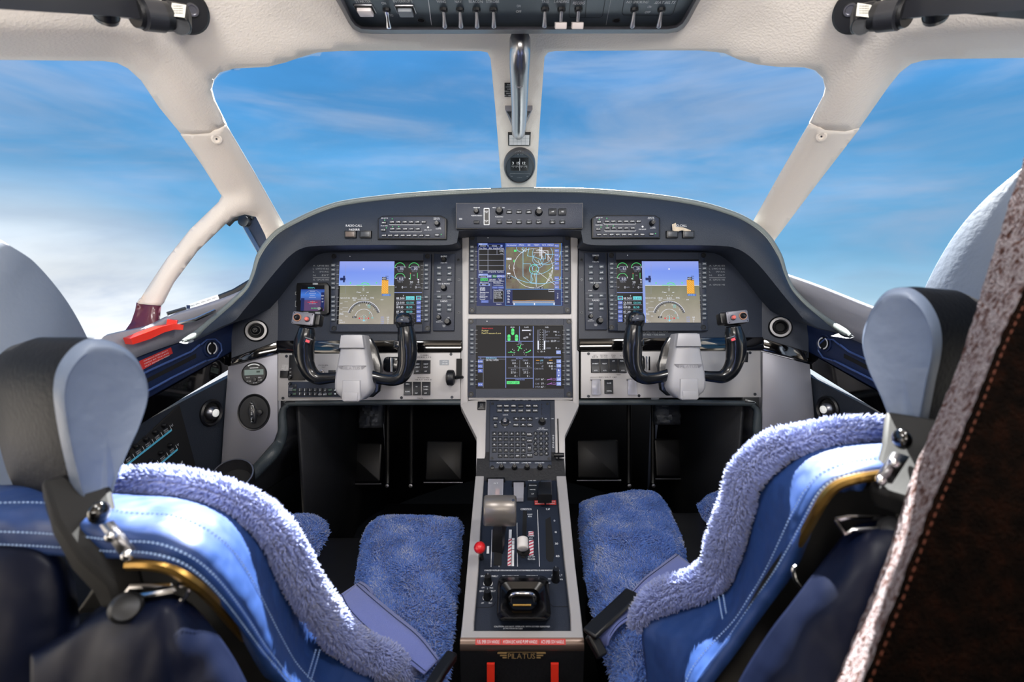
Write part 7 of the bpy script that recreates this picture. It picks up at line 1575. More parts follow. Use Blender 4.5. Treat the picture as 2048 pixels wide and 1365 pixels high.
# ================================================================== sun visor rails at the top corners
def vis(mir):
    f = lambda L: L if not mir else [(2080 - p[0] + 4,) + tuple(p[1:]) for p in L]
    r_ = root('sun_visor_rail', P(*(f([(330, 15, 0.80)])[0])), 'black sun visor rail and hinge at the top %s corner' % ('right' if mir else 'left'), 'sun visor'); Ti = r_.matrix_world.inverted()
    SDd = lambda p: (p[0], p[1], (shell_pt(p[0], p[1]) - EYE).dot(FW) - (0.85 - p[2]))
    W = lambda L: [Ti @ P(*SDd(p)) for p in f(L)]
    PS = lambda p: P(*SDd(f([p])[0]))
    mb = MB(); pl_ = Plane(PS((370, 20, 0.845)), SC - PS((370, 20, 0.845))); mb.lathe([(0.030, -0.02), (0.030, 0.004), (0.027, 0.007), (0, 0.007)], M['black'], seg=32, cap=False)
    mb.lathe([(0.0085, 0.006), (0.008, 0.010), (0.006, 0.010), (0.005, 0.008), (0, 0.008)], M['steel'], c=(0.008 if not mir else -0.008, 0.004), seg=20, cap=False); o = mb.build('mount_disc', r_); o.matrix_local = Ti @ pl_.M
    mb = MB()
    sq_tube(W([(352,18,0.80),(357,38,0.80),(360,55,0.80)]), [0.013, 0.015, 0.012], [0.014, 0.016, 0.012], M['black'], mb); o = mb.build('hinge_arm', r_); mod(o, 'BEVEL', width=0.004, segments=2)
    mb = MB(); mb.tube(W([(359,50,0.79),(359,50,0.775)]), [0.012, 0.011], M['screw'], 20); mb.build('hinge_bolt', r_)
    mb = MB(); pl3 = Plane(PS((357, 20, 0.782)), -FW, RT); mb.prism([(-0.010, -0.008), (0.008, -0.010), (0.010, 0.006), (-0.008, 0.009)], 0, 0.0006, mat('worn_label', (178, 176, 168), 0.7), T=None)
    for j in range(4): mb.text('WARNING', 0, 0.0045 - 0.003 * j, 0.0018, 0.0009, M['blackm'], width=0.013)
    o = mb.build('label', r_); o.matrix_local = Ti @ pl3.M
    mb = MB(); mb.tube(W([(268,24,0.79),(300,30,0.79),(338,34,0.79)]), [0.017, 0.0185, 0.0165], M['black'], 18); mb.tube(W([(283,27,0.785),(322,33,0.785)]), [0.0188, 0.0182], mat('visor_rail_black', (30, 31, 36), 0.35), 18); mb.build('barrel', r_)
    mb = MB(); mb.tube(W([(210,12,0.78),(212,30,0.78)]), 0.013, M['black'], 16); mb.tube(W([(212,30,0.78),(213,38,0.78)]), [0.0135, 0.012], mat('visor_rail_black', (30, 31, 36), 0.35), 16); mb.build('clamp_knob', r_)
    mb = MB(); sq_tube(W([(275,20,0.79),(190,10,0.77),(90,1,0.74),(-80,-16,0.70)]), [0.006] * 4, [0.0095] * 4, mat('visor_rail_black', (30, 31, 36), 0.35), mb); mb.build('rail', r_)
    mb = MB()
    A = W([(272,14,0.80),(190,2,0.78),(90,-8,0.75),(-80,-24,0.71)]) if not mir else W([(276,4,0.80),(236,2,0.78),(100,20,0.75),(-80,40,0.71)])
    B = W([(272,-20,0.83),(190,-60,0.80),(90,-90,0.77),(-80,-120,0.72)])
    if mir: A = W([(262,14,0.80),(190,24,0.78),(90,34,0.75),(-80,48,0.70)]); B = W([(330,-40,0.83),(250,-60,0.80),(90,-90,0.77),(-80,-120,0.72)])
    mb.grid([A, B], mat('visor_panel', (36, 38, 42), 0.5, var=0.2)); o = mb.build('visor_plate', r_); mod(o, 'SOLIDIFY', thickness=0.004)
    return r_
vis(False); vis(True)
# ================================================================== rudder pedals and footwell things
def pedal(x0, y0, x1, y1, d, label, shaft):
    c = P((x0 + x1) / 2, (y0 + y1) / 2, d); pl_ = Plane(c, (0, -1, 0.35)); r_ = root('rudder_pedal', pl_, label, 'pedal', 'black rudder pedals in the footwells'); k = pl_.sc((x0 + x1) / 2, (y0 + y1) / 2)
    a = pl_.uv(x0, y1); b = pl_.uv(x1, y0); mb = MB(); mb.prism(rrect(a[0], a[1], b[0], b[1], 0.008), -0.02, 0.004, M['black'], 0.006); mb.build('pad', r_)
    mb = MB(); mb.tube([(a[0] - 0.004, a[1] - 0.006, 0.0), (b[0] + 0.004, a[1] - 0.006, 0.0)], 0.004, M['steel'], 10); mb.build('lower_rod', r_)
    mb = MB(); Ti = r_.matrix_world.inverted(); x = shaft; mb.tube([Ti @ P(x, 806, d + 0.05), Ti @ P(x, 900, d + 0.02), Ti @ P(x, 968, d - 0.03)], 0.008, M['black'], 8); mb.lathe([(0.006, 0), (0.006, 0.008), (0, 0.009)], M['steel'], T=Matrix.Translation(Ti @ P(x, 972, d - 0.04)), seg=12, cap=False); mb.build('arm', r_)
pedal(673, 886, 765, 965, 1.62, 'black rudder pedal, outer one of the left footwell', 775); pedal(850, 882, 925, 962, 1.62, 'black rudder pedal, inner one of the left footwell', 822)
pedal(1156, 880, 1236, 958, 1.62, 'black rudder pedal, inner one of the right footwell', 1258); pedal(1312, 878, 1398, 955, 1.62, 'black rudder pedal, outer one of the right footwell', 1306)
foil = mat('crinkled_grey_foil', (70, 74, 80), 0.45, metal=0.3, bump=1.0, bscale=60, var=0.2)
for (x0, x1, y0, y1, lb) in ((716, 770, 800, 856, 'crinkled grey insulated duct high in the left footwell'), (1306, 1362, 800, 850, 'crinkled grey insulated duct high in the right footwell')):
    d = 1.5; c = P((x0 + x1) / 2, (y0 + y1) / 2, d); pl_ = Plane(c, (0, -1, 0.3)); a = pl_.uv(x0, y1); b = pl_.uv(x1, y0); mb = MB(); n = 10; rows = []
    for i in range(n + 1):
        for_ = []
        for j in range(n + 1): X = a[0] + (b[0] - a[0]) * j / n; Y = a[1] + (b[1] - a[1]) * i / n; for_.append((X + random.uniform(-.002, .002), Y, 0.02 * math.sin(PI * j / n) ** 0.5 + random.uniform(-.004, .004)))
        rows.append(for_)
    mb.grid(rows, foil); o = mb.build('insulated_duct', Mx=pl_.M, angle=20); mod(o, 'SOLIDIFY', thickness=0.01, offset=-1); tag(o, lb, 'duct')
# ================================================================== seats
M['seatleather'] = mat('blue_seat_leather', (22, 58, 118), 0.55, bump=0.75, bscale=20, bdist=0.012, var=0.15, spec=0.65)
M['seatnavy'] = mat('navy_seat_shell_leather', (5, 13, 36), 0.45, bump=0.6, bscale=16, bdist=0.012, var=0.12, spec=0.2)
M['headleather'] = mat('slate_headrest_leather', (104, 118, 142), 0.5, bump=0.6, bscale=60, var=0.1)
M['headshade'] = mat('shaded_headrest_back', (10, 13, 20), 0.6, bump=0.3, bscale=200, var=0.1, spec=0.2)  # rear of the same headrest, shade put into its colour
M['fleece'] = mat('blue_fleece', (70, 108, 184), 0.9, bump=0.5, bscale=160, var=0.25, vscale=30, sheen=0.6)
M['fleece_sun'] = mat('sunlit_fleece', (140, 154, 210), 0.9, bump=0.5, bscale=160, var=0.3, vscale=30, sheen=0.6)  # same sheepskin as the cushions, sunlight put into the paler colour
M['thread'] = mat('light_blue_thread', (150, 180, 225), 0.6)
M['web'] = mat('blue_grey_webbing', (104, 118, 184), 0.6, bump=0.6, bscale=900, var=0.08, sheen=0.3)
M['dark_in'] = mat('seat_frame_black', (10, 9, 10), 0.5)
def resamp3(pts, n):
    c = catmull([P(*p) if not isinstance(p, Vector) else p for p in pts], 8); L_ = [0]
    for i in range(1, len(c)): L_.append(L_[-1] + (c[i] - c[i - 1]).length)
    out = []; i = 1
    for k in range(n):
        t = L_[-1] * k / (n - 1)
        while i < len(L_) - 1 and L_[i] < t: i += 1
        f = (t - L_[i - 1]) / max(1e-9, L_[i] - L_[i - 1]); out.append(c[i - 1].lerp(c[i], min(1, f)))
    return out
def loft(curves, nu, sub=4):
    rs = [resamp3(c, nu) for c in curves]; out = []
    cols = [catmull([r[j] for r in rs], sub) for j in range(nu)]
    return [[cols[j][i] for j in range(nu)] for i in range(len(cols[0]))]
def fl(rows):
    t = 0.0
    for i in range(0, len(rows) - 1, 3):
        for j in range(0, len(rows[0]) - 1, 3): t += (rows[i][j + 1] - rows[i][j]).cross(rows[i + 1][j + 1] - rows[i][j + 1]).dot(EYE - rows[i][j])
    return t < 0
def wrinkle(rows, amp, sc, seed=0.0):
    out = []
    for r in rows:
        q = []
        for p in r:
            n = noise.noise(Vector((p.x * sc + seed, p.y * sc, p.z * sc * 0.6))) * amp + noise.noise(Vector((p.x * sc * 2.7, p.y * sc * 2.7 + seed, p.z * sc * 2.7))) * amp * 0.4
            q.append(p + (EYE - p).normalized() * n)
        out.append(q)
    return out
def fur(name, parent, samples, length, rad, m, inv, seed=1, lean=None, curl=0.6):
    """samples: list of (point, normal); each tuft is a small bent cone"""
    rng = random.Random(seed); V = []; Fs = []
    for p, n in samples:
        s1 = noise.noise(p * 22.0 + Vector((seed, 0, 0))); s2 = noise.noise(p * 22.0 + Vector((0, 7.7 + seed, 0))); s3 = noise.noise(p * 70.0)
        t = n.orthogonal().normalized(); b = n.cross(t)
        side = Vector((s1, s2, s3 * 0.7)) * 1.5 + Vector((rng.uniform(-1, 1), rng.uniform(-1, 1), rng.uniform(-1, 1))) * 0.45
        if lean is not None: side = side + lean
        side = side - n * side.dot(n)
        L1 = length * rng.uniform(0.6, 1.25); r0 = rad * rng.uniform(0.8, 1.3)
        m1 = p + n * (L1 * 0.55) + side * (L1 * 0.25 * curl); tip = p + n * (L1 * 0.85) + side * (L1 * 0.75 * curl)
        o = len(V)
        for q, r in ((p - n * 0.002, r0), (m1, r0 * 0.85)):
            for k in range(3):
                a = 2.094 * k; V.append(inv @ (q + t * (r * math.cos(a)) + b * (r * math.sin(a))))
        V.append(inv @ tip)
        for k in range(3):
            l = (k + 1) % 3; Fs.append((o + k, o + l, o + 3 + l, o + 3 + k)); Fs.append((o + 3 + k, o + 3 + l, o + 6))
    mb = MB(); mb.v = [tuple(v) for v in V]; mb.f = Fs; mb.m = [0] * len(Fs); mb.mats = [m]
    me = bpy.data.meshes.new(name); me.from_pydata(mb.v, [], mb.f); me.materials.append(m); me.polygons.foreach_set('use_smooth', [True] * len(me.polygons)); me.update()
    ob = bpy.data.objects.new(name, me); COL.objects.link(ob); ob.parent = parent; ob['kind'] = 'stuff'
    return ob
def grid_samples(rows, n, seed=3, flip=False):
    rng = random.Random(seed); nr = len(rows) - 1; nc = len(rows[0]) - 1; ar = []; cells = []
    for i in range(nr):
        for j in range(nc):
            a, b, c, d = rows[i][j], rows[i][j + 1], rows[i + 1][j + 1], rows[i + 1][j]; nn = (c - a).cross(d - b); A = nn.length / 2
            if A > 1e-12: ar.append(A); cells.append((a, b, c, d, nn.normalized()))
    out = []
    for ce in rng.choices(cells, ar, k=n):
        a, b, c, d, nn = ce; u, v = rng.random(), rng.random(); p = a.lerp(b, u).lerp(d.lerp(c, u), v)
        out.append((p, -nn if flip else nn))
    return out
SEATZ = EYE.z - 0.52
def on_z(px, py, z):
    r = ray(px, py); return EYE + r * ((z - EYE.z) / r.z)
def pan_lobe(name, poly, parent, inv, n, seed, hgt=0.0):
    z0 = SEATZ + hgt
    V, Fc = cdt_region(poly, [], 14); pts = []; rnd_ = 40
    for v in V:
        p = on_z(v.x, v.y, z0); e = seg_dist(v.x, v.y, poly); dr = 0.035 * max(0, 1 - e / rnd_) ** 2
        pts.append(p + Vector((0, 0, -dr + 0.006 * noise.noise(p * 14) + 0.004 * noise.noise(p * 45))))
    up = []
    for f in Fc:
        nn = (pts[f[1]] - pts[f[0]]).cross(pts[f[2]] - pts[f[0]]); up.append(f if nn.z > 0 else tuple(reversed(f)))
    mb = MB(); mb.add([inv @ p for p in pts], up, M['fleece']); o = mb.build(name, parent, angle=80); mod(o, 'SOLIDIFY', thickness=0.03, offset=-1)
    rng = random.Random(seed); ar = []; cs = []
    for f in up:
        a, b, c = (pts[i] for i in f[:3]); nn = (b - a).cross(c - a); ar.append(nn.length); cs.append((a, b, c, nn.normalized()))
    S = []
    for a, b, c, nn in rng.choices(cs, ar, k=n):
        u, v = rng.random(), rng.random()
        if u + v > 1: u, v = 1 - u, 1 - v
        S.append((a + (b - a) * u + (c - a) * v, nn))
    fur('fleece_pile', o, S, 0.0085, 0.0017, M['fleece'], inv, seed, lean=Vector((0.1, -0.5, 0)), curl=0.9)
    return o
def sphere(mb, c, r, m, T=None, sx=1, sy=1, sz=1, n=16):
    vs_ = []; fs = []
    for i in range(n // 2 + 1):
        th = PI * i / (n // 2)
        for j in range(n): ph = 2 * PI * j / n; vs_.append((c[0] + r * sx * math.sin(th) * math.cos(ph), c[1] + r * sy * math.sin(th) * math.sin(ph), c[2] + r * sz * math.cos(th)))
    for i in range(n // 2):
        for j in range(n): fs.append((i * n + j, (i + 1) * n + j, (i + 1) * n + (j + 1) % n, i * n + (j + 1) % n))
    mb.add(vs_, fs, m, T)
def make_seat(D):
    mir = D['mir']; side = D['side']; sh_ = -0.078 if mir else -0.052
    def near(row, k):   # the shoulder rolls back towards the cabin, fading out down the flank
        n = len(row); return [(x, y, d - k * (1.0 if i < n * 0.5 else max(0.0, 1 - (i - n * 0.5) / (n * 0.42)))) for i, (x, y, d) in enumerate(row)]
    D['back'] = [near(r, k) for r, k in zip(D['back'], (0.0, 0.024, 0.044, 0.040))]
    D['frame'] = [near(r, k) for r, k in zip(D['frame'], (0.040, 0.01, 0.0))]; D['rail'] = near(D['rail'], 0.040)
    for kk_ in ('stem', 'plate', 'rivets'): D[kk_] = [(x, y, d + sh_) for x, y, d in D[kk_]]
    D['ball'] = D['ball'][:2] + (D['ball'][2] + sh_,)
    r_ = root('pilot_seat', Vector((D['cx'], 0.62, 0.0)), 'blue leather %s pilot seat with slate teardrop headrest, seen from behind' % side, 'seat', 'pair of pilot seats'); inv = r_.matrix_world.inverted()
    # backrest
    rows = wrinkle(loft(D['back'], 90, 6), 0.006, 16, 1.7 if mir else 0.3)
    mb = MB(); mb.grid([[inv @ p for p in r] for r in rows], M['seatleather'], flip=fl(rows)); o = mb.build('backrest', r_, angle=80); mod(o, 'SOLIDIFY', thickness=0.012, offset=-1)
    # stitched seams following the edge
    mb = MB()
    for fr_, off in D['seams']:
        if mb.v: mb.build('stitched_seam', r_, smooth=False); mb = MB()
        i = int(fr_ * (len(rows) - 1)); ln = resamp3([rows[i][j] for j in range(8, 90)], 150); prevn = None
        for j in range(0, 149):
            a = ln[j] + (EYE - ln[j]).normalized() * 0.0022; b = ln[j].lerp(ln[j + 1], 0.62) + (EYE - ln[j]).normalized() * 0.0022
            t = (b - a); 
            if t.length < 1e-6: continue
            nn = t.normalized().cross((EYE - a).normalized()) * 0.0008; mb.add([inv @ q for q in (a - nn, b - nn, b + nn, a + nn)], [(0, 1, 2, 3)], M['thread'])
    mb.build('stitched_seam', r_, smooth=False); mb = MB()
    for c in D['cross']:
        ln = resamp3(c, 20)
        for j in range(19):
            a = ln[j] + (EYE - ln[j]).normalized() * 0.003; b = ln[j].lerp(ln[j + 1], 0.65) + (EYE - ln[j]).normalized() * 0.003; nn = (b - a).normalized().cross((EYE - a).normalized()) * 0.0008; mb.add([inv @ q for q in (a - nn, b - nn, b + nn, a + nn)], [(0, 1, 2, 3)], M['thread'])
    mb.build('cross_seam', r_, smooth=False)
    # dark inner frame with brass rail
    fr = loft(D['frame'], 60, 3); mb = MB(); mb.grid([[inv @ p for p in r] for r in fr], M['dark_in'], flip=fl(fr)); o = mb.build('inner_frame', r_, angle=80); mod(o, 'SOLIDIFY', thickness=0.006, offset=-1)
    mb = MB(); br = resamp3(D['rail'], 70); mb.tube([inv @ (p + (EYE - p).normalized() * 0.002) for p in br], 0.0042, M['brass'], 8); mb.build('edge_rail', r_)
    # rear shell
    sh = wrinkle(loft(D['shell'], 60, 5), 0.003, 20, 4.0); mb = MB(); mb.grid([[inv @ p for p in r] for r in sh], M['seatnavy'], flip=fl(sh)); o = mb.build('rear_shell', r_, angle=80); mod(o, 'SOLIDIFY', thickness=0.012, offset=-1)
    # clear bracket, loop and bolt
    mb = MB(); bk = [inv @ P(*p) for p in D['bracket']]; mb.tube(bk, 0.0022, M['chrome'], 8)
    mb.build('metal_bracket', r_)
    mb = MB(); mb.tube([inv @ q for q in resamp3(D['loop'], 16)], 0.0016, M['chrome'], 8); mb.build('wire_loop', r_)
    pb = Plane(P(*D['bolt']), EYE - P(*D['bolt'])); mb = MB(); mb.lathe([(0.0105, -0.006), (0.0105, 0.001), (0.008, 0.004), (0.004, 0.003), (0, 0.003)], M['screw'], seg=20, cap=False); o = mb.build('bolt', r_); o.matrix_local = inv @ pb.M
    # outboard shoulder
    wg = wrinkle(loft(D['wing'], 30, 5), 0.002, 20, 2.0); mb = MB(); mb.grid([[inv @ p for p in r] for r in wg], M['seatnavy'], flip=fl(wg)); o = mb.build('outboard_wing', r_, angle=80); mod(o, 'SOLIDIFY', thickness=0.02, offset=-1)
    # headrest: teardrop cross section carried outboard
    hr = bpy.data.objects.new('headrest', None); COL.objects.link(hr); hr.parent = r_
    hd = D['head_d']; hx_ = sum(x for x, y in D['head']) / len(D['head']); hy_ = sum(y for x, y in D['head']) / len(D['head']); sx = 1 if mir else -1
    hn = Vector((-sx * 0.84, -0.54, 0.02)).normalized(); hpl = Plane(P(hx_, hy_, hd), hn); out = [hpl.hit(x, y) for x, y in D['head']]; out = catmull(out, 4, closed=True); c = sum(out, Vector()) / len(out)
    def sec(dx, s, dy=0.0, dz=0.0): return [c + (p - c) * s - hn * dx + Vector((0, dy, dz)) for p in out]
    rr = [sec(0.000, 0.90, 0, 0), sec(-0.002, 0.955), sec(0.000, 1.0), sec(0.006, 1.045), sec(0.014, 1.06)]
    mb = MB(); mb.grid([[inv @ p for p in r] for r in rr], M['headleather'], closed_u=True, flip=not mir)
    cen = inv @ (c + hn * 0.003); o_ = len(mb.v); mb.v.append(tuple(cen)); n = len(out); mi_ = mb.mi(M['headleather'])
    for k in range(n): f_ = (k, (k + 1) % n, o_); mb.f.append(f_ if not mir else f_[::-1]); mb.m.append(mi_)
    fo = mb.build('cheek_panel', hr, angle=70)
    mb = MB(); w_ = D['head_w']
    rr = [sec(0.013, 1.06), sec(0.03, 1.07, -0.004), sec(w_ * .45, 1.06, -0.012, -0.002), sec(w_ * .75, 1.0, -0.012, -0.008), sec(w_ * .93, 0.85, -0.008, -0.012), sec(w_, 0.6, 0, -0.012), sec(w_ * 1.01, 0.05, 0, -0.012)]
    mb.grid([[inv @ p for p in r] for r in rr], M['headshade'], closed_u=True, flip=not mir); mb.build('pad', hr, angle=80)
    mb = MB(); bc = inv @ P(*D['ball']); sphere(mb, bc, 0.0085, M['gloss'], sx=0.7); mb.build('pivot_knob', hr)
    mb = MB(); sq_tube([inv @ P(*p) for p in D['stem']], D['stemw'], [0.011] * len(D['stem']), M['blackm'], mb); o = mb.build('stem', hr); mod(o, 'BEVEL', width=0.004, segments=2)
    mb = MB(); A = [inv @ P(*p) for p in D['plate']]; mb.add(A, [(0, 1, 2, 3) if not mir else (3, 2, 1, 0)], M['steel']); o = mb.build('stem_plate', hr); mod(o, 'SOLIDIFY', thickness=0.004, offset=0)
    for p in D['rivets']: mb = MB(); sphere(mb, inv @ P(*p), 0.004, M['chrome']); mb.build('rivet', hr)
    # seat base under the cushion
    mb = MB(); x0, x1 = D['base']; mb.box(x0 - D['cx'], D['by0'] - 0.62, x1 - D['cx'], D['by1'] - 0.62, 0.14, SEATZ - 0.04, M['dark_in'], 0.02, 0.04); mb.build('cushion_base', r_)
    mb = MB(); mb.box(x0 + 0.05 - D['cx'], D['by0'] + 0.05 - 0.62, x1 - 0.05 - D['cx'], D['by1'] - 0.05 - 0.62, 0.0, 0.14, M['black'], 0.005); mb.build('pedestal_foot', r_)
    # webbing
    for j, (A, B) in enumerate(D['belts']):
        a = [on_z(x, y, SEATZ + h) for x, y, h in A]; b = [on_z(x, y, SEATZ + h) for x, y, h in B]; a = catmull(a, 6); b = catmull(b, 6); mb = MB()
        rws = [[inv @ (p.lerp(q, t)) for p, q in zip(a, b)] for t in (0, .33, .67, 1)]; mb.grid(rws, M['web']); o = mb.build('belt_webbing', r_, angle=80); mod(o, 'SOLIDIFY', thickness=0.0022, offset=0)
        st = MB()
        for t in (0.12, 0.88):
            for i in range(len(a) - 1): p0 = a[i].lerp(b[i], t) + Vector((0, 0, .0016)); p1 = a[i + 1].lerp(b[i + 1], t) + Vector((0, 0, .0016)); n_ = (p1 - p0).cross(Vector((0, 0, 1))).normalized() * 0.0006; st.add([inv @ q for q in (p0 - n_, p1 - n_, p1 + n_, p0 + n_)], [(0, 1, 2, 3)], M['navy'])
        st.build('belt_stitching', o, smooth=False)
    for (pts, w_, hh, nm) in D['hard']:
        mb = MB(); sq_tube([inv @ on_z(x, y, SEATZ + h) for x, y, h in pts], w_, hh, M['black'], mb); o = mb.build(nm, r_); mod(o, 'BEVEL', width=0.003, segments=2)
    # ---- sheepskin cover
    sc_ = root('sheepskin_cover', Vector((D['cx'], 0.6, SEATZ)), 'fluffy blue sheepskin cover with piled edge coloured as sunlit on the %s pilot seat' % side, 'seat cover', 'sheepskin covers on the seats'); i2 = sc_.matrix_world.inverted()
    rim = resamp3([(x, y, d) for x, y, d, h in D['rim']], 60); hw = [p.x for p in resamp([Vector((h * d / FPX, i * 0.01, 0)) for i, (x, y, d, h) in enumerate(D['rim'])], 60)]
    rws = []
    for i, p in enumerate(rim):
        t = (rim[min(59, i + 1)] - rim[max(0, i - 1)]).normalized(); v = (EYE - p).normalized(); x = t.cross(v).normalized(); y = v
        ring = []
        for k in range(17):
            a = 2 * PI * k / 16; rr_ = hw[i] * 0.80 * (1 + 0.10 * noise.noise(p * 60 + Vector((k, 0, 0)))); ring.append(p + x * (rr_ * math.cos(a)) + y * (rr_ * 0.9 * math.sin(a)))
        rws.append(ring)
    mb = MB(); mb.grid([[i2 @ p for p in r] for r in rws], M['fleece_sun']); o = mb.build('piled_edge', sc_, angle=80)
    S = grid_samples(rws, 20000, 5)
    cx_ = sum((p for p, n in S[:50]), Vector()) / 50
    # outward normals
    S2 = []
    for p, n in S:
        k = min(range(0, 60, 1), key=lambda i: (rim[i] - p).length_squared); o_ = (p - rim[k]); S2.append((p, n if n.dot(o_) > 0 else -n))
    fur('fleece_pile', o, S2, 0.0095, 0.0012, M['fleece_sun'], i2, 11 if mir else 12, curl=0.5)
    for j, (nm, poly, n, h) in enumerate(D['lobes']): pan_lobe(nm, poly, sc_, i2, n, 20 + j + (5 if mir else 0), h)
    return r_
LEFT = dict(mir=False, side='left', cx=-0.35, head_d=0.39, head_w=0.23,
 back=[[(-260,985,.47),(-100,975,.47),(60,970,.47),(180,978,.47),(270,980,.468),(350,986,.47),(430,1003,.475),(500,1036,.485),(550,1080,.50),(580,1140,.515),(605,1200,.53),(635,1260,.55),(690,1305,.575),(760,1335,.60),(815,1400,.62)],
       [(-260,1005,.44),(-100,990,.44),(60,980,.44),(180,990,.438),(270,1000,.435),(350,1005,.438),(425,1030,.445),(480,1070,.458),(520,1130,.472),(548,1190,.487),(575,1250,.503),(605,1310,.52),(660,1365,.54),(700,1400,.55),(740,1460,.56)],
       [(-260,1050,.42),(-100,1040,.42),(60,1040,.42),(180,1050,.41),(250,1060,.405),(330,1065,.405),(390,1090,.41),(440,1130,.422),(480,1180,.435),(515,1235,.45),(550,1295,.465),(590,1350,.48),(640,1400,.495),(680,1440,.5),(720,1500,.51)],
       [(-260,1110,.42),(-100,1105,.42),(60,1110,.42),(160,1115,.41),(225,1118,.40),(290,1118,.395),(345,1130,.398),(390,1160,.405),(432,1200,.415),(470,1245,.428),(510,1295,.44),(550,1340,.45),(590,1385,.46),(640,1440,.47),(690,1500,.48)]],
 seams=((0.78, 0), (0.55, 0), (0.93, 0)), cross=([(632,1300,.49),(620,1340,.49),(605,1385,.49)],[(640,1300,.49),(628,1342,.49),(614,1385,.49)]),
 frame=[[(205,1125,.42),(270,1124,.41),(340,1134,.41),(395,1165,.415),(440,1210,.425),(490,1265,.44),(540,1325,.45),(590,1390,.46)],
        [(190,1170,.42),(250,1175,.42),(320,1180,.42),(370,1205,.42),(410,1245,.42),(450,1300,.43),(490,1350,.43),(530,1400,.44)],
        [(150,1230,.42),(230,1220,.42),(300,1215,.42),(340,1240,.42),(370,1290,.42),(400,1340,.42),(430,1380,.42),(460,1420,.42)]],
 rail=[(258,1130,.402),(300,1130,.397),(345,1140,.397),(390,1168,.402),(425,1200,.41),(455,1235,.42),(490,1275,.43)],
 shell=[[(60,1300,.37),(110,1275,.37),(150,1258,.37),(185,1225,.37),(230,1198,.37),(300,1190,.37),(345,1188,.37),(385,1210,.37),(425,1255,.37),(470,1320,.375),(510,1400,.38)],
        [(60,1320,.35),(110,1300,.35),(152,1272,.35),(190,1250,.35),(235,1232,.348),(290,1225,.345),(335,1215,.345),(372,1240,.348),(408,1290,.35),(445,1350,.352),(480,1420,.355)],
        [(60,1380,.34),(110,1370,.34),(155,1355,.34),(195,1330,.335),(240,1320,.33),(290,1310,.33),(325,1300,.33),(350,1320,.33),(375,1360,.335),(400,1400,.335),(430,1460,.34)],
        [(60,1480,.33),(110,1480,.33),(155,1480,.33),(195,1480,.325),(240,1480,.32),(290,1480,.32),(325,1480,.32),(350,1480,.32),(375,1490,.32),(400,1500,.33),(430,1520,.33)]],
 wing=[[(-300,1130,.40),(-150,1100,.40),(0,1088,.40),(60,1086,.40),(105,1100,.40),(135,1130,.40),(150,1170,.40),(158,1230,.40),(160,1300,.40),(160,1420,.40)],
       [(-300,1160,.37),(-150,1130,.37),(-10,1120,.37),(40,1120,.37),(80,1135,.37),(105,1165,.37),(118,1210,.37),(128,1270,.37),(132,1340,.37),(132,1440,.37)],
       [(-300,1500,.34),(-150,1500,.34),(-60,1500,.34),(-30,1500,.34),(0,1500,.34),(20,1500,.34),(40,1500,.34),(50,1500,.34),(60,1500,.34),(70,1510,.34)]],
 bracket=[(245,1198,.36),(262,1174,.36),(345,1172,.36),(350,1182,.355),(262,1196,.355),(245,1198,.36)], loop=[(352,1172,.36),(372,1174,.36),(376,1184,.36),(366,1202,.36),(360,1200,.36)], bolt=(252,1216,.345),
 head=[(198,689),(237,695),(269,716),(289,748),(297,782),(292,815),(277,857),(257,900),(238,945),(224,990),(213,1030),(200,1056),(186,1048),(166,1005),(150,945),(137,888),(127,832),(123,788),(130,748),(150,716),(174,696)],
 ball=(198,1026,.418), stem=[(150,960,.45),(170,1040,.43),(200,1110,.42),(235,1160,.42),(250,1200,.42)], stemw=[0.020,0.018,0.015,0.012,0.011], plate=[(204,1050,.405),(222,1043,.405),(266,1100,.40),(250,1118,.40)], rivets=[(222,1074,.397),(254,1112,.397)],
 base=(-0.58, -0.135), by0=0.50, by1=0.98,
 belts=[([(717,1168,.012),(744,1190,.020),(790,1228,.022),(840,1270,.022),(878,1320,.015)], [(680,1198,.012),(698,1232,.020),(745,1278,.022),(800,1315,.022),(848,1350,.015)]), ([(721,1164,.006),(735,1172,.008),(748,1186,.010)], [(676,1194,.006),(686,1206,.008),(698,1226,.010)])],
 hard=[([(905,1310,.02),(880,1345,.02),(860,1380,.02)], 0.008, 0.006, 'belt_buckle')],
 rim=[(232,966,.45,20),(300,962,.45,21),(370,970,.452,23),(430,985,.457,25),(490,1012,.465,29),(535,1048,.473,32),(566,1090,.483,33),(590,1135,.495,32),(612,1175,.508,31),(640,1215,.525,31),(672,1262,.55,29),(722,1300,.58,31),(772,1326,.605,31),(806,1356,.63,26),(822,1400,.64,24)],
 lobes=[('inner_cushion_fleece', [(727,1046),(740,1022),(765,1011),(840,1010),(915,1016),(924,1030),(918,1080),(910,1172),(895,1290),(884,1380),(760,1380),(700,1300),(640,1240),(640,1190),(690,1178),(716,1166),(712,1130)], 22000, 0.0), ('outer_cushion_fleece', [(480,1012),(567,1007),(630,1008),(648,1018),(656,1040),(642,1062),(624,1090),(612,1120),(600,1200),(560,1230),(480,1200),(420,1120),(440,1050)], 7000, 0.0)])
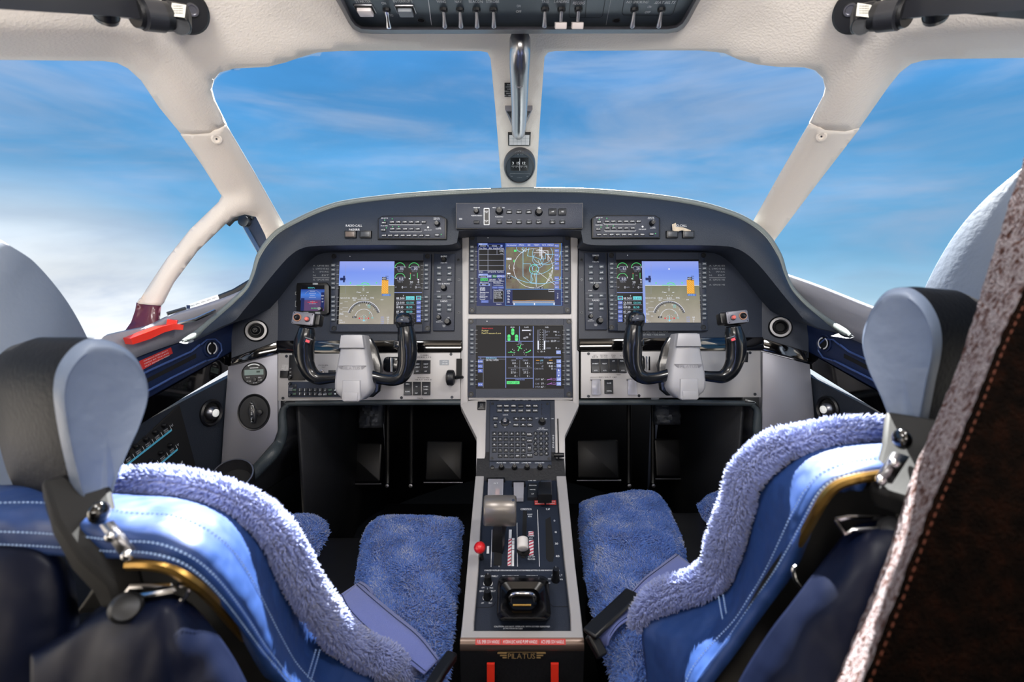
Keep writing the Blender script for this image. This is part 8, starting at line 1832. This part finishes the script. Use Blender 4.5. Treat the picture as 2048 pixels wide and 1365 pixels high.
RIGHT = dict(mir=True, side='right', cx=0.40, head_d=0.43, head_w=0.23,
 back=[[(2340,900,.50),(2180,880,.50),(2020,870,.50),(1900,868,.50),(1820,880,.50),(1740,880,.50),(1660,886,.505),(1600,900,.51),(1555,926,.52),(1512,955,.53),(1494,1010,.545),(1478,1070,.56),(1462,1125,.575),(1440,1172,.59),(1380,1190,.60),(1320,1215,.61),(1285,1260,.61),(1290,1330,.60),(1300,1420,.59)],
       [(2340,930,.47),(2180,915,.47),(2020,900,.47),(1900,895,.47),(1820,893,.468),(1740,895,.468),(1680,905,.47),(1625,925,.475),(1585,955,.485),(1555,1000,.497),(1535,1055,.51),(1512,1120,.525),(1485,1175,.54),(1455,1220,.55),(1410,1250,.56),(1370,1280,.56),(1345,1320,.56),(1340,1370,.55),(1340,1440,.54)],
       [(2340,960,.45),(2180,950,.45),(2020,940,.45),(1900,935,.45),(1820,932,.445),(1750,932,.443),(1700,938,.444),(1655,955,.448),(1625,985,.456),(1600,1030,.467),(1572,1085,.48),(1540,1145,.492),(1505,1200,.503),(1470,1250,.51),(1435,1295,.515),(1405,1335,.515),(1385,1370,.51),(1375,1410,.51),(1370,1460,.50)],
       [(2340,1000,.45),(2180,990,.45),(2020,985,.45),(1900,980,.445),(1820,975,.44),(1760,960,.436),(1712,952,.435),(1672,964,.438),(1648,985,.443),(1628,1020,.45),(1600,1070,.46),(1565,1125,.47),(1528,1175,.48),(1492,1225,.485),(1458,1275,.49),(1428,1315,.49),(1402,1350,.49),(1385,1385,.49),(1375,1450,.48)]],
 seams=((0.80, 0), (0.60, 0)), cross=([(1446,1190,.54),(1452,1225,.535),(1460,1262,.53)],[(1437,1194,.54),(1443,1228,.535),(1451,1265,.53)]),
 frame=[[(1800,975,.45),(1712,958,.445),(1660,975,.45),(1630,1020,.46),(1595,1080,.47),(1550,1145,.48),(1500,1215,.49),(1440,1300,.50),(1380,1400,.50)],
        [(1800,1030,.45),(1720,1030,.45),(1680,1050,.45),(1650,1100,.46),(1610,1150,.46),(1570,1210,.47),(1520,1290,.47),(1470,1350,.48),(1420,1440,.48)],
        [(1800,1080,.45),(1740,1090,.45),(1700,1120,.45),(1670,1160,.45),(1640,1220,.45),(1600,1290,.45),(1560,1350,.45),(1520,1400,.46),(1480,1460,.46)]],
 rail=[(1765,950,.43),(1715,958,.43),(1678,970,.434),(1654,990,.438),(1634,1022,.445),(1606,1072,.455),(1572,1125,.465),(1535,1178,.475)],
 shell=[[(2000,1060,.40),(1900,1050,.40),(1820,1045,.40),(1770,1042,.40),(1725,1046,.40),(1695,1062,.40),(1665,1098,.40),(1625,1150,.40),(1580,1210,.40),(1540,1262,.405),(1490,1340,.41),(1450,1420,.41)],
        [(2000,1080,.37),(1900,1075,.37),(1820,1075,.37),(1780,1078,.37),(1745,1088,.37),(1718,1108,.37),(1690,1140,.37),(1650,1195,.37),(1605,1255,.375),(1565,1310,.38),(1520,1380,.385),(1490,1450,.385)],
        [(2000,1200,.35),(1900,1200,.35),(1840,1200,.35),(1800,1200,.35),(1770,1210,.35),(1745,1230,.35),(1720,1260,.35),(1690,1300,.352),(1655,1350,.355),(1620,1400,.355),(1590,1450,.36),(1570,1500,.36)],
        [(2000,1480,.33),(1900,1480,.33),(1840,1480,.33),(1800,1480,.33),(1780,1480,.33),(1760,1480,.33),(1740,1490,.33),(1720,1500,.33),(1700,1510,.33),(1690,1520,.33),(1680,1530,.33),(1670,1540,.34)]],
 wing=[[(2340,1000,.42),(2200,980,.42),(2080,970,.42),(2000,975,.42),(1960,990,.42),(1930,1020,.42),(1920,1060,.42),(1915,1120,.42)], [(2340,1040,.40),(2220,1020,.40),(2110,1010,.40),(2040,1015,.40),(2000,1030,.40),(1975,1060,.40),(1960,1100,.40),(1955,1160,.40)], [(2340,1500,.36),(2220,1500,.36),(2140,1500,.36),(2100,1500,.36),(2080,1500,.36),(2060,1500,.36),(2050,1500,.36),(2040,1500,.36)]],
 bracket=[(1672,1040,.39),(1696,1036,.39),(1772,1036,.39),(1790,1056,.385),(1704,1062,.385),(1690,1068,.385),(1672,1040,.39)], loop=[(1592,1132,.42),(1586,1140,.42),(1590,1160,.42),(1602,1176,.42)], bolt=(1785,1062,.38),
 head=[(1790,584),(1816,588),(1843,610),(1862,645),(1869,682),(1866,721),(1858,759),(1850,800),(1843,838),(1836,880),(1824,908),(1808,906),(1795,884),(1782,847),(1763,797),(1738,742),(1725,692),(1729,655),(1745,617),(1767,591)],
 ball=(1804,879,.475), stem=[(1850,850,.50),(1835,920,.48),(1810,970,.47),(1785,1010,.46)], stemw=[0.028,0.024,0.020,0.016], plate=[(1788,905,.462),(1815,914,.462),(1780,968,.455),(1754,955,.455)], rivets=[(1788,927,.452),(1762,962,.452)],
 base=(0.175, 0.62), by0=0.58, by1=1.09,
 belts=[([(1352,1108,.012),(1310,1140,.020),(1285,1160,.022),(1258,1190,.02)], [(1392,1138,.012),(1345,1165,.020),(1310,1190,.022),(1282,1214,.02)]), ([(1250,1196,.02),(1225,1215,.022),(1205,1245,.022),(1200,1275,.01),(1206,1292,.0)], [(1276,1228,.02),(1262,1238,.024),(1240,1252,.026),(1222,1275,.016),(1216,1292,.005)])],
 hard=[([(1266,1186,.035),(1240,1212,.035),(1205,1245,.03),(1178,1270,.025)], 0.012, 0.004, 'belt_adjuster'), ([(1180,1268,.02),(1192,1290,.01),(1205,1315,.0)], 0.008, 0.006, 'belt_buckle')],
 rim=[(1800,860,.485,18),(1725,861,.485,20),(1660,867,.488,22),(1600,882,.492,24),(1555,893,.50,27),(1513,926,.51,30),(1486,960,.52,28),(1478,1000,.53,28),(1462,1045,.54,30),(1447,1095,.555,32),(1432,1142,.57,30),(1392,1172,.585,28),(1345,1186,.60,27),(1308,1205,.61,27),(1284,1232,.62,22),(1276,1260,.625,14)],
 lobes=[('inner_cushion_fleece', [(1160,984),(1180,975),(1260,962),(1312,964),(1332,986),(1356,1036),(1371,1076),(1370,1110),(1400,1150),(1380,1200),(1340,1260),(1310,1400),(1240,1400),(1222,1300),(1200,1236),(1176,1140),(1163,1040)], 22000, 0.0), ('outer_cushion_fleece', [(1396,984),(1420,968),(1455,961),(1540,962),(1600,980),(1560,1060),(1500,1120),(1450,1080),(1432,1040),(1404,1008)], 5000, 0.0)])
make_seat(LEFT); make_seat(RIGHT)
# ================================================================== tweed partition edge, right foreground
def tweed(name, c1, c2, c3, lab):
    r_ = root('partition', P(1900, 900, .30), lab, 'partition'); inv = r_.matrix_world.inverted()
    def tm(nm, cols, bs, scale):
        m = bpy.data.materials.new(nm); m.use_nodes = True; nt = m.node_tree; b = nt.nodes['Principled BSDF']; N = nt.nodes.new; L = nt.links.new; tc = N('ShaderNodeTexCoord')
        nz = N('ShaderNodeTexNoise'); nz.inputs['Scale'].default_value = scale; nz.inputs['Detail'].default_value = 4; L(tc.outputs['Object'], nz.inputs['Vector']); cr = N('ShaderNodeValToRGB'); L(nz.outputs['Fac'], cr.inputs[0]); e = cr.color_ramp.elements; e[0].position = .36; e[0].color = lin(cols[0]); e[1].position = .64; e[1].color = lin(cols[-1])
        for i, c in enumerate(cols[1:-1]): q = e.new(.36 + .28 * (i + 1) / (len(cols) - 1)); q.color = lin(c)
        L(cr.outputs[0], b.inputs['Base Color']); b.inputs['Roughness'].default_value = 0.95; b.inputs['Specular IOR Level'].default_value = 0.05; vz = N('ShaderNodeTexVoronoi'); vz.inputs['Scale'].default_value = bs; L(tc.outputs['Object'], vz.inputs['Vector']); bp = N('ShaderNodeBump'); bp.inputs['Strength'].default_value = 1.0; bp.inputs['Distance'].default_value = 0.004; L(vz.outputs['Distance'], bp.inputs['Height']); L(bp.outputs[0], b.inputs['Normal']); return m
    mt = tm('tweed_cloth', [(84, 54, 44), (140, 124, 126), (182, 174, 178), (104, 76, 70)], 620, 150); md = tm('shaded_tweed', [(7, 3, 2), (16, 7, 4), (28, 12, 6)], 500, 90)
    rows = loft([c1, c2], 200, 10); mb = MB(); R2 = []
    for i, rw in enumerate(rows):
        R2.append([inv @ (p + (EYE - p).normalized() * (0.0016 * noise.noise(p * 260) + 0.0012 * noise.noise(p * 90)) + RT * (0.0014 * noise.noise(p * 220 + Vector((5, 5, 5))))) for p in rw])
    mb.grid(R2, mt, flip=fl(rows)); mb.build('cloth_edge', r_, angle=80)
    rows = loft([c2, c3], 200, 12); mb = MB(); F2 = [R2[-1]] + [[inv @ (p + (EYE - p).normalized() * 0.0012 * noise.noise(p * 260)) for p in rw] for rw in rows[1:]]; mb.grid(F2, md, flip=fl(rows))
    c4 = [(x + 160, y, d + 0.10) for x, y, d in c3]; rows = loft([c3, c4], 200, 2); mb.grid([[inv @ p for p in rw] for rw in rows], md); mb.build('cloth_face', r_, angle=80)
    mb = MB(); ln = resamp3([(x + 14, y + 4, d - 0.0035) for x, y, d in c2], 150)
    for j in range(0, 149): a, b = ln[j], ln[j].lerp(ln[j + 1], .5); nn = (b - a).normalized().cross((EYE - a).normalized()) * 0.0004; mb.add([inv @ q for q in (a - nn, b - nn, b + nn, a + nn)], [(0, 1, 2, 3)], mat('rust_thread', (88, 38, 16), 0.8))
    mb.build('edge_stitching', r_, smooth=False)
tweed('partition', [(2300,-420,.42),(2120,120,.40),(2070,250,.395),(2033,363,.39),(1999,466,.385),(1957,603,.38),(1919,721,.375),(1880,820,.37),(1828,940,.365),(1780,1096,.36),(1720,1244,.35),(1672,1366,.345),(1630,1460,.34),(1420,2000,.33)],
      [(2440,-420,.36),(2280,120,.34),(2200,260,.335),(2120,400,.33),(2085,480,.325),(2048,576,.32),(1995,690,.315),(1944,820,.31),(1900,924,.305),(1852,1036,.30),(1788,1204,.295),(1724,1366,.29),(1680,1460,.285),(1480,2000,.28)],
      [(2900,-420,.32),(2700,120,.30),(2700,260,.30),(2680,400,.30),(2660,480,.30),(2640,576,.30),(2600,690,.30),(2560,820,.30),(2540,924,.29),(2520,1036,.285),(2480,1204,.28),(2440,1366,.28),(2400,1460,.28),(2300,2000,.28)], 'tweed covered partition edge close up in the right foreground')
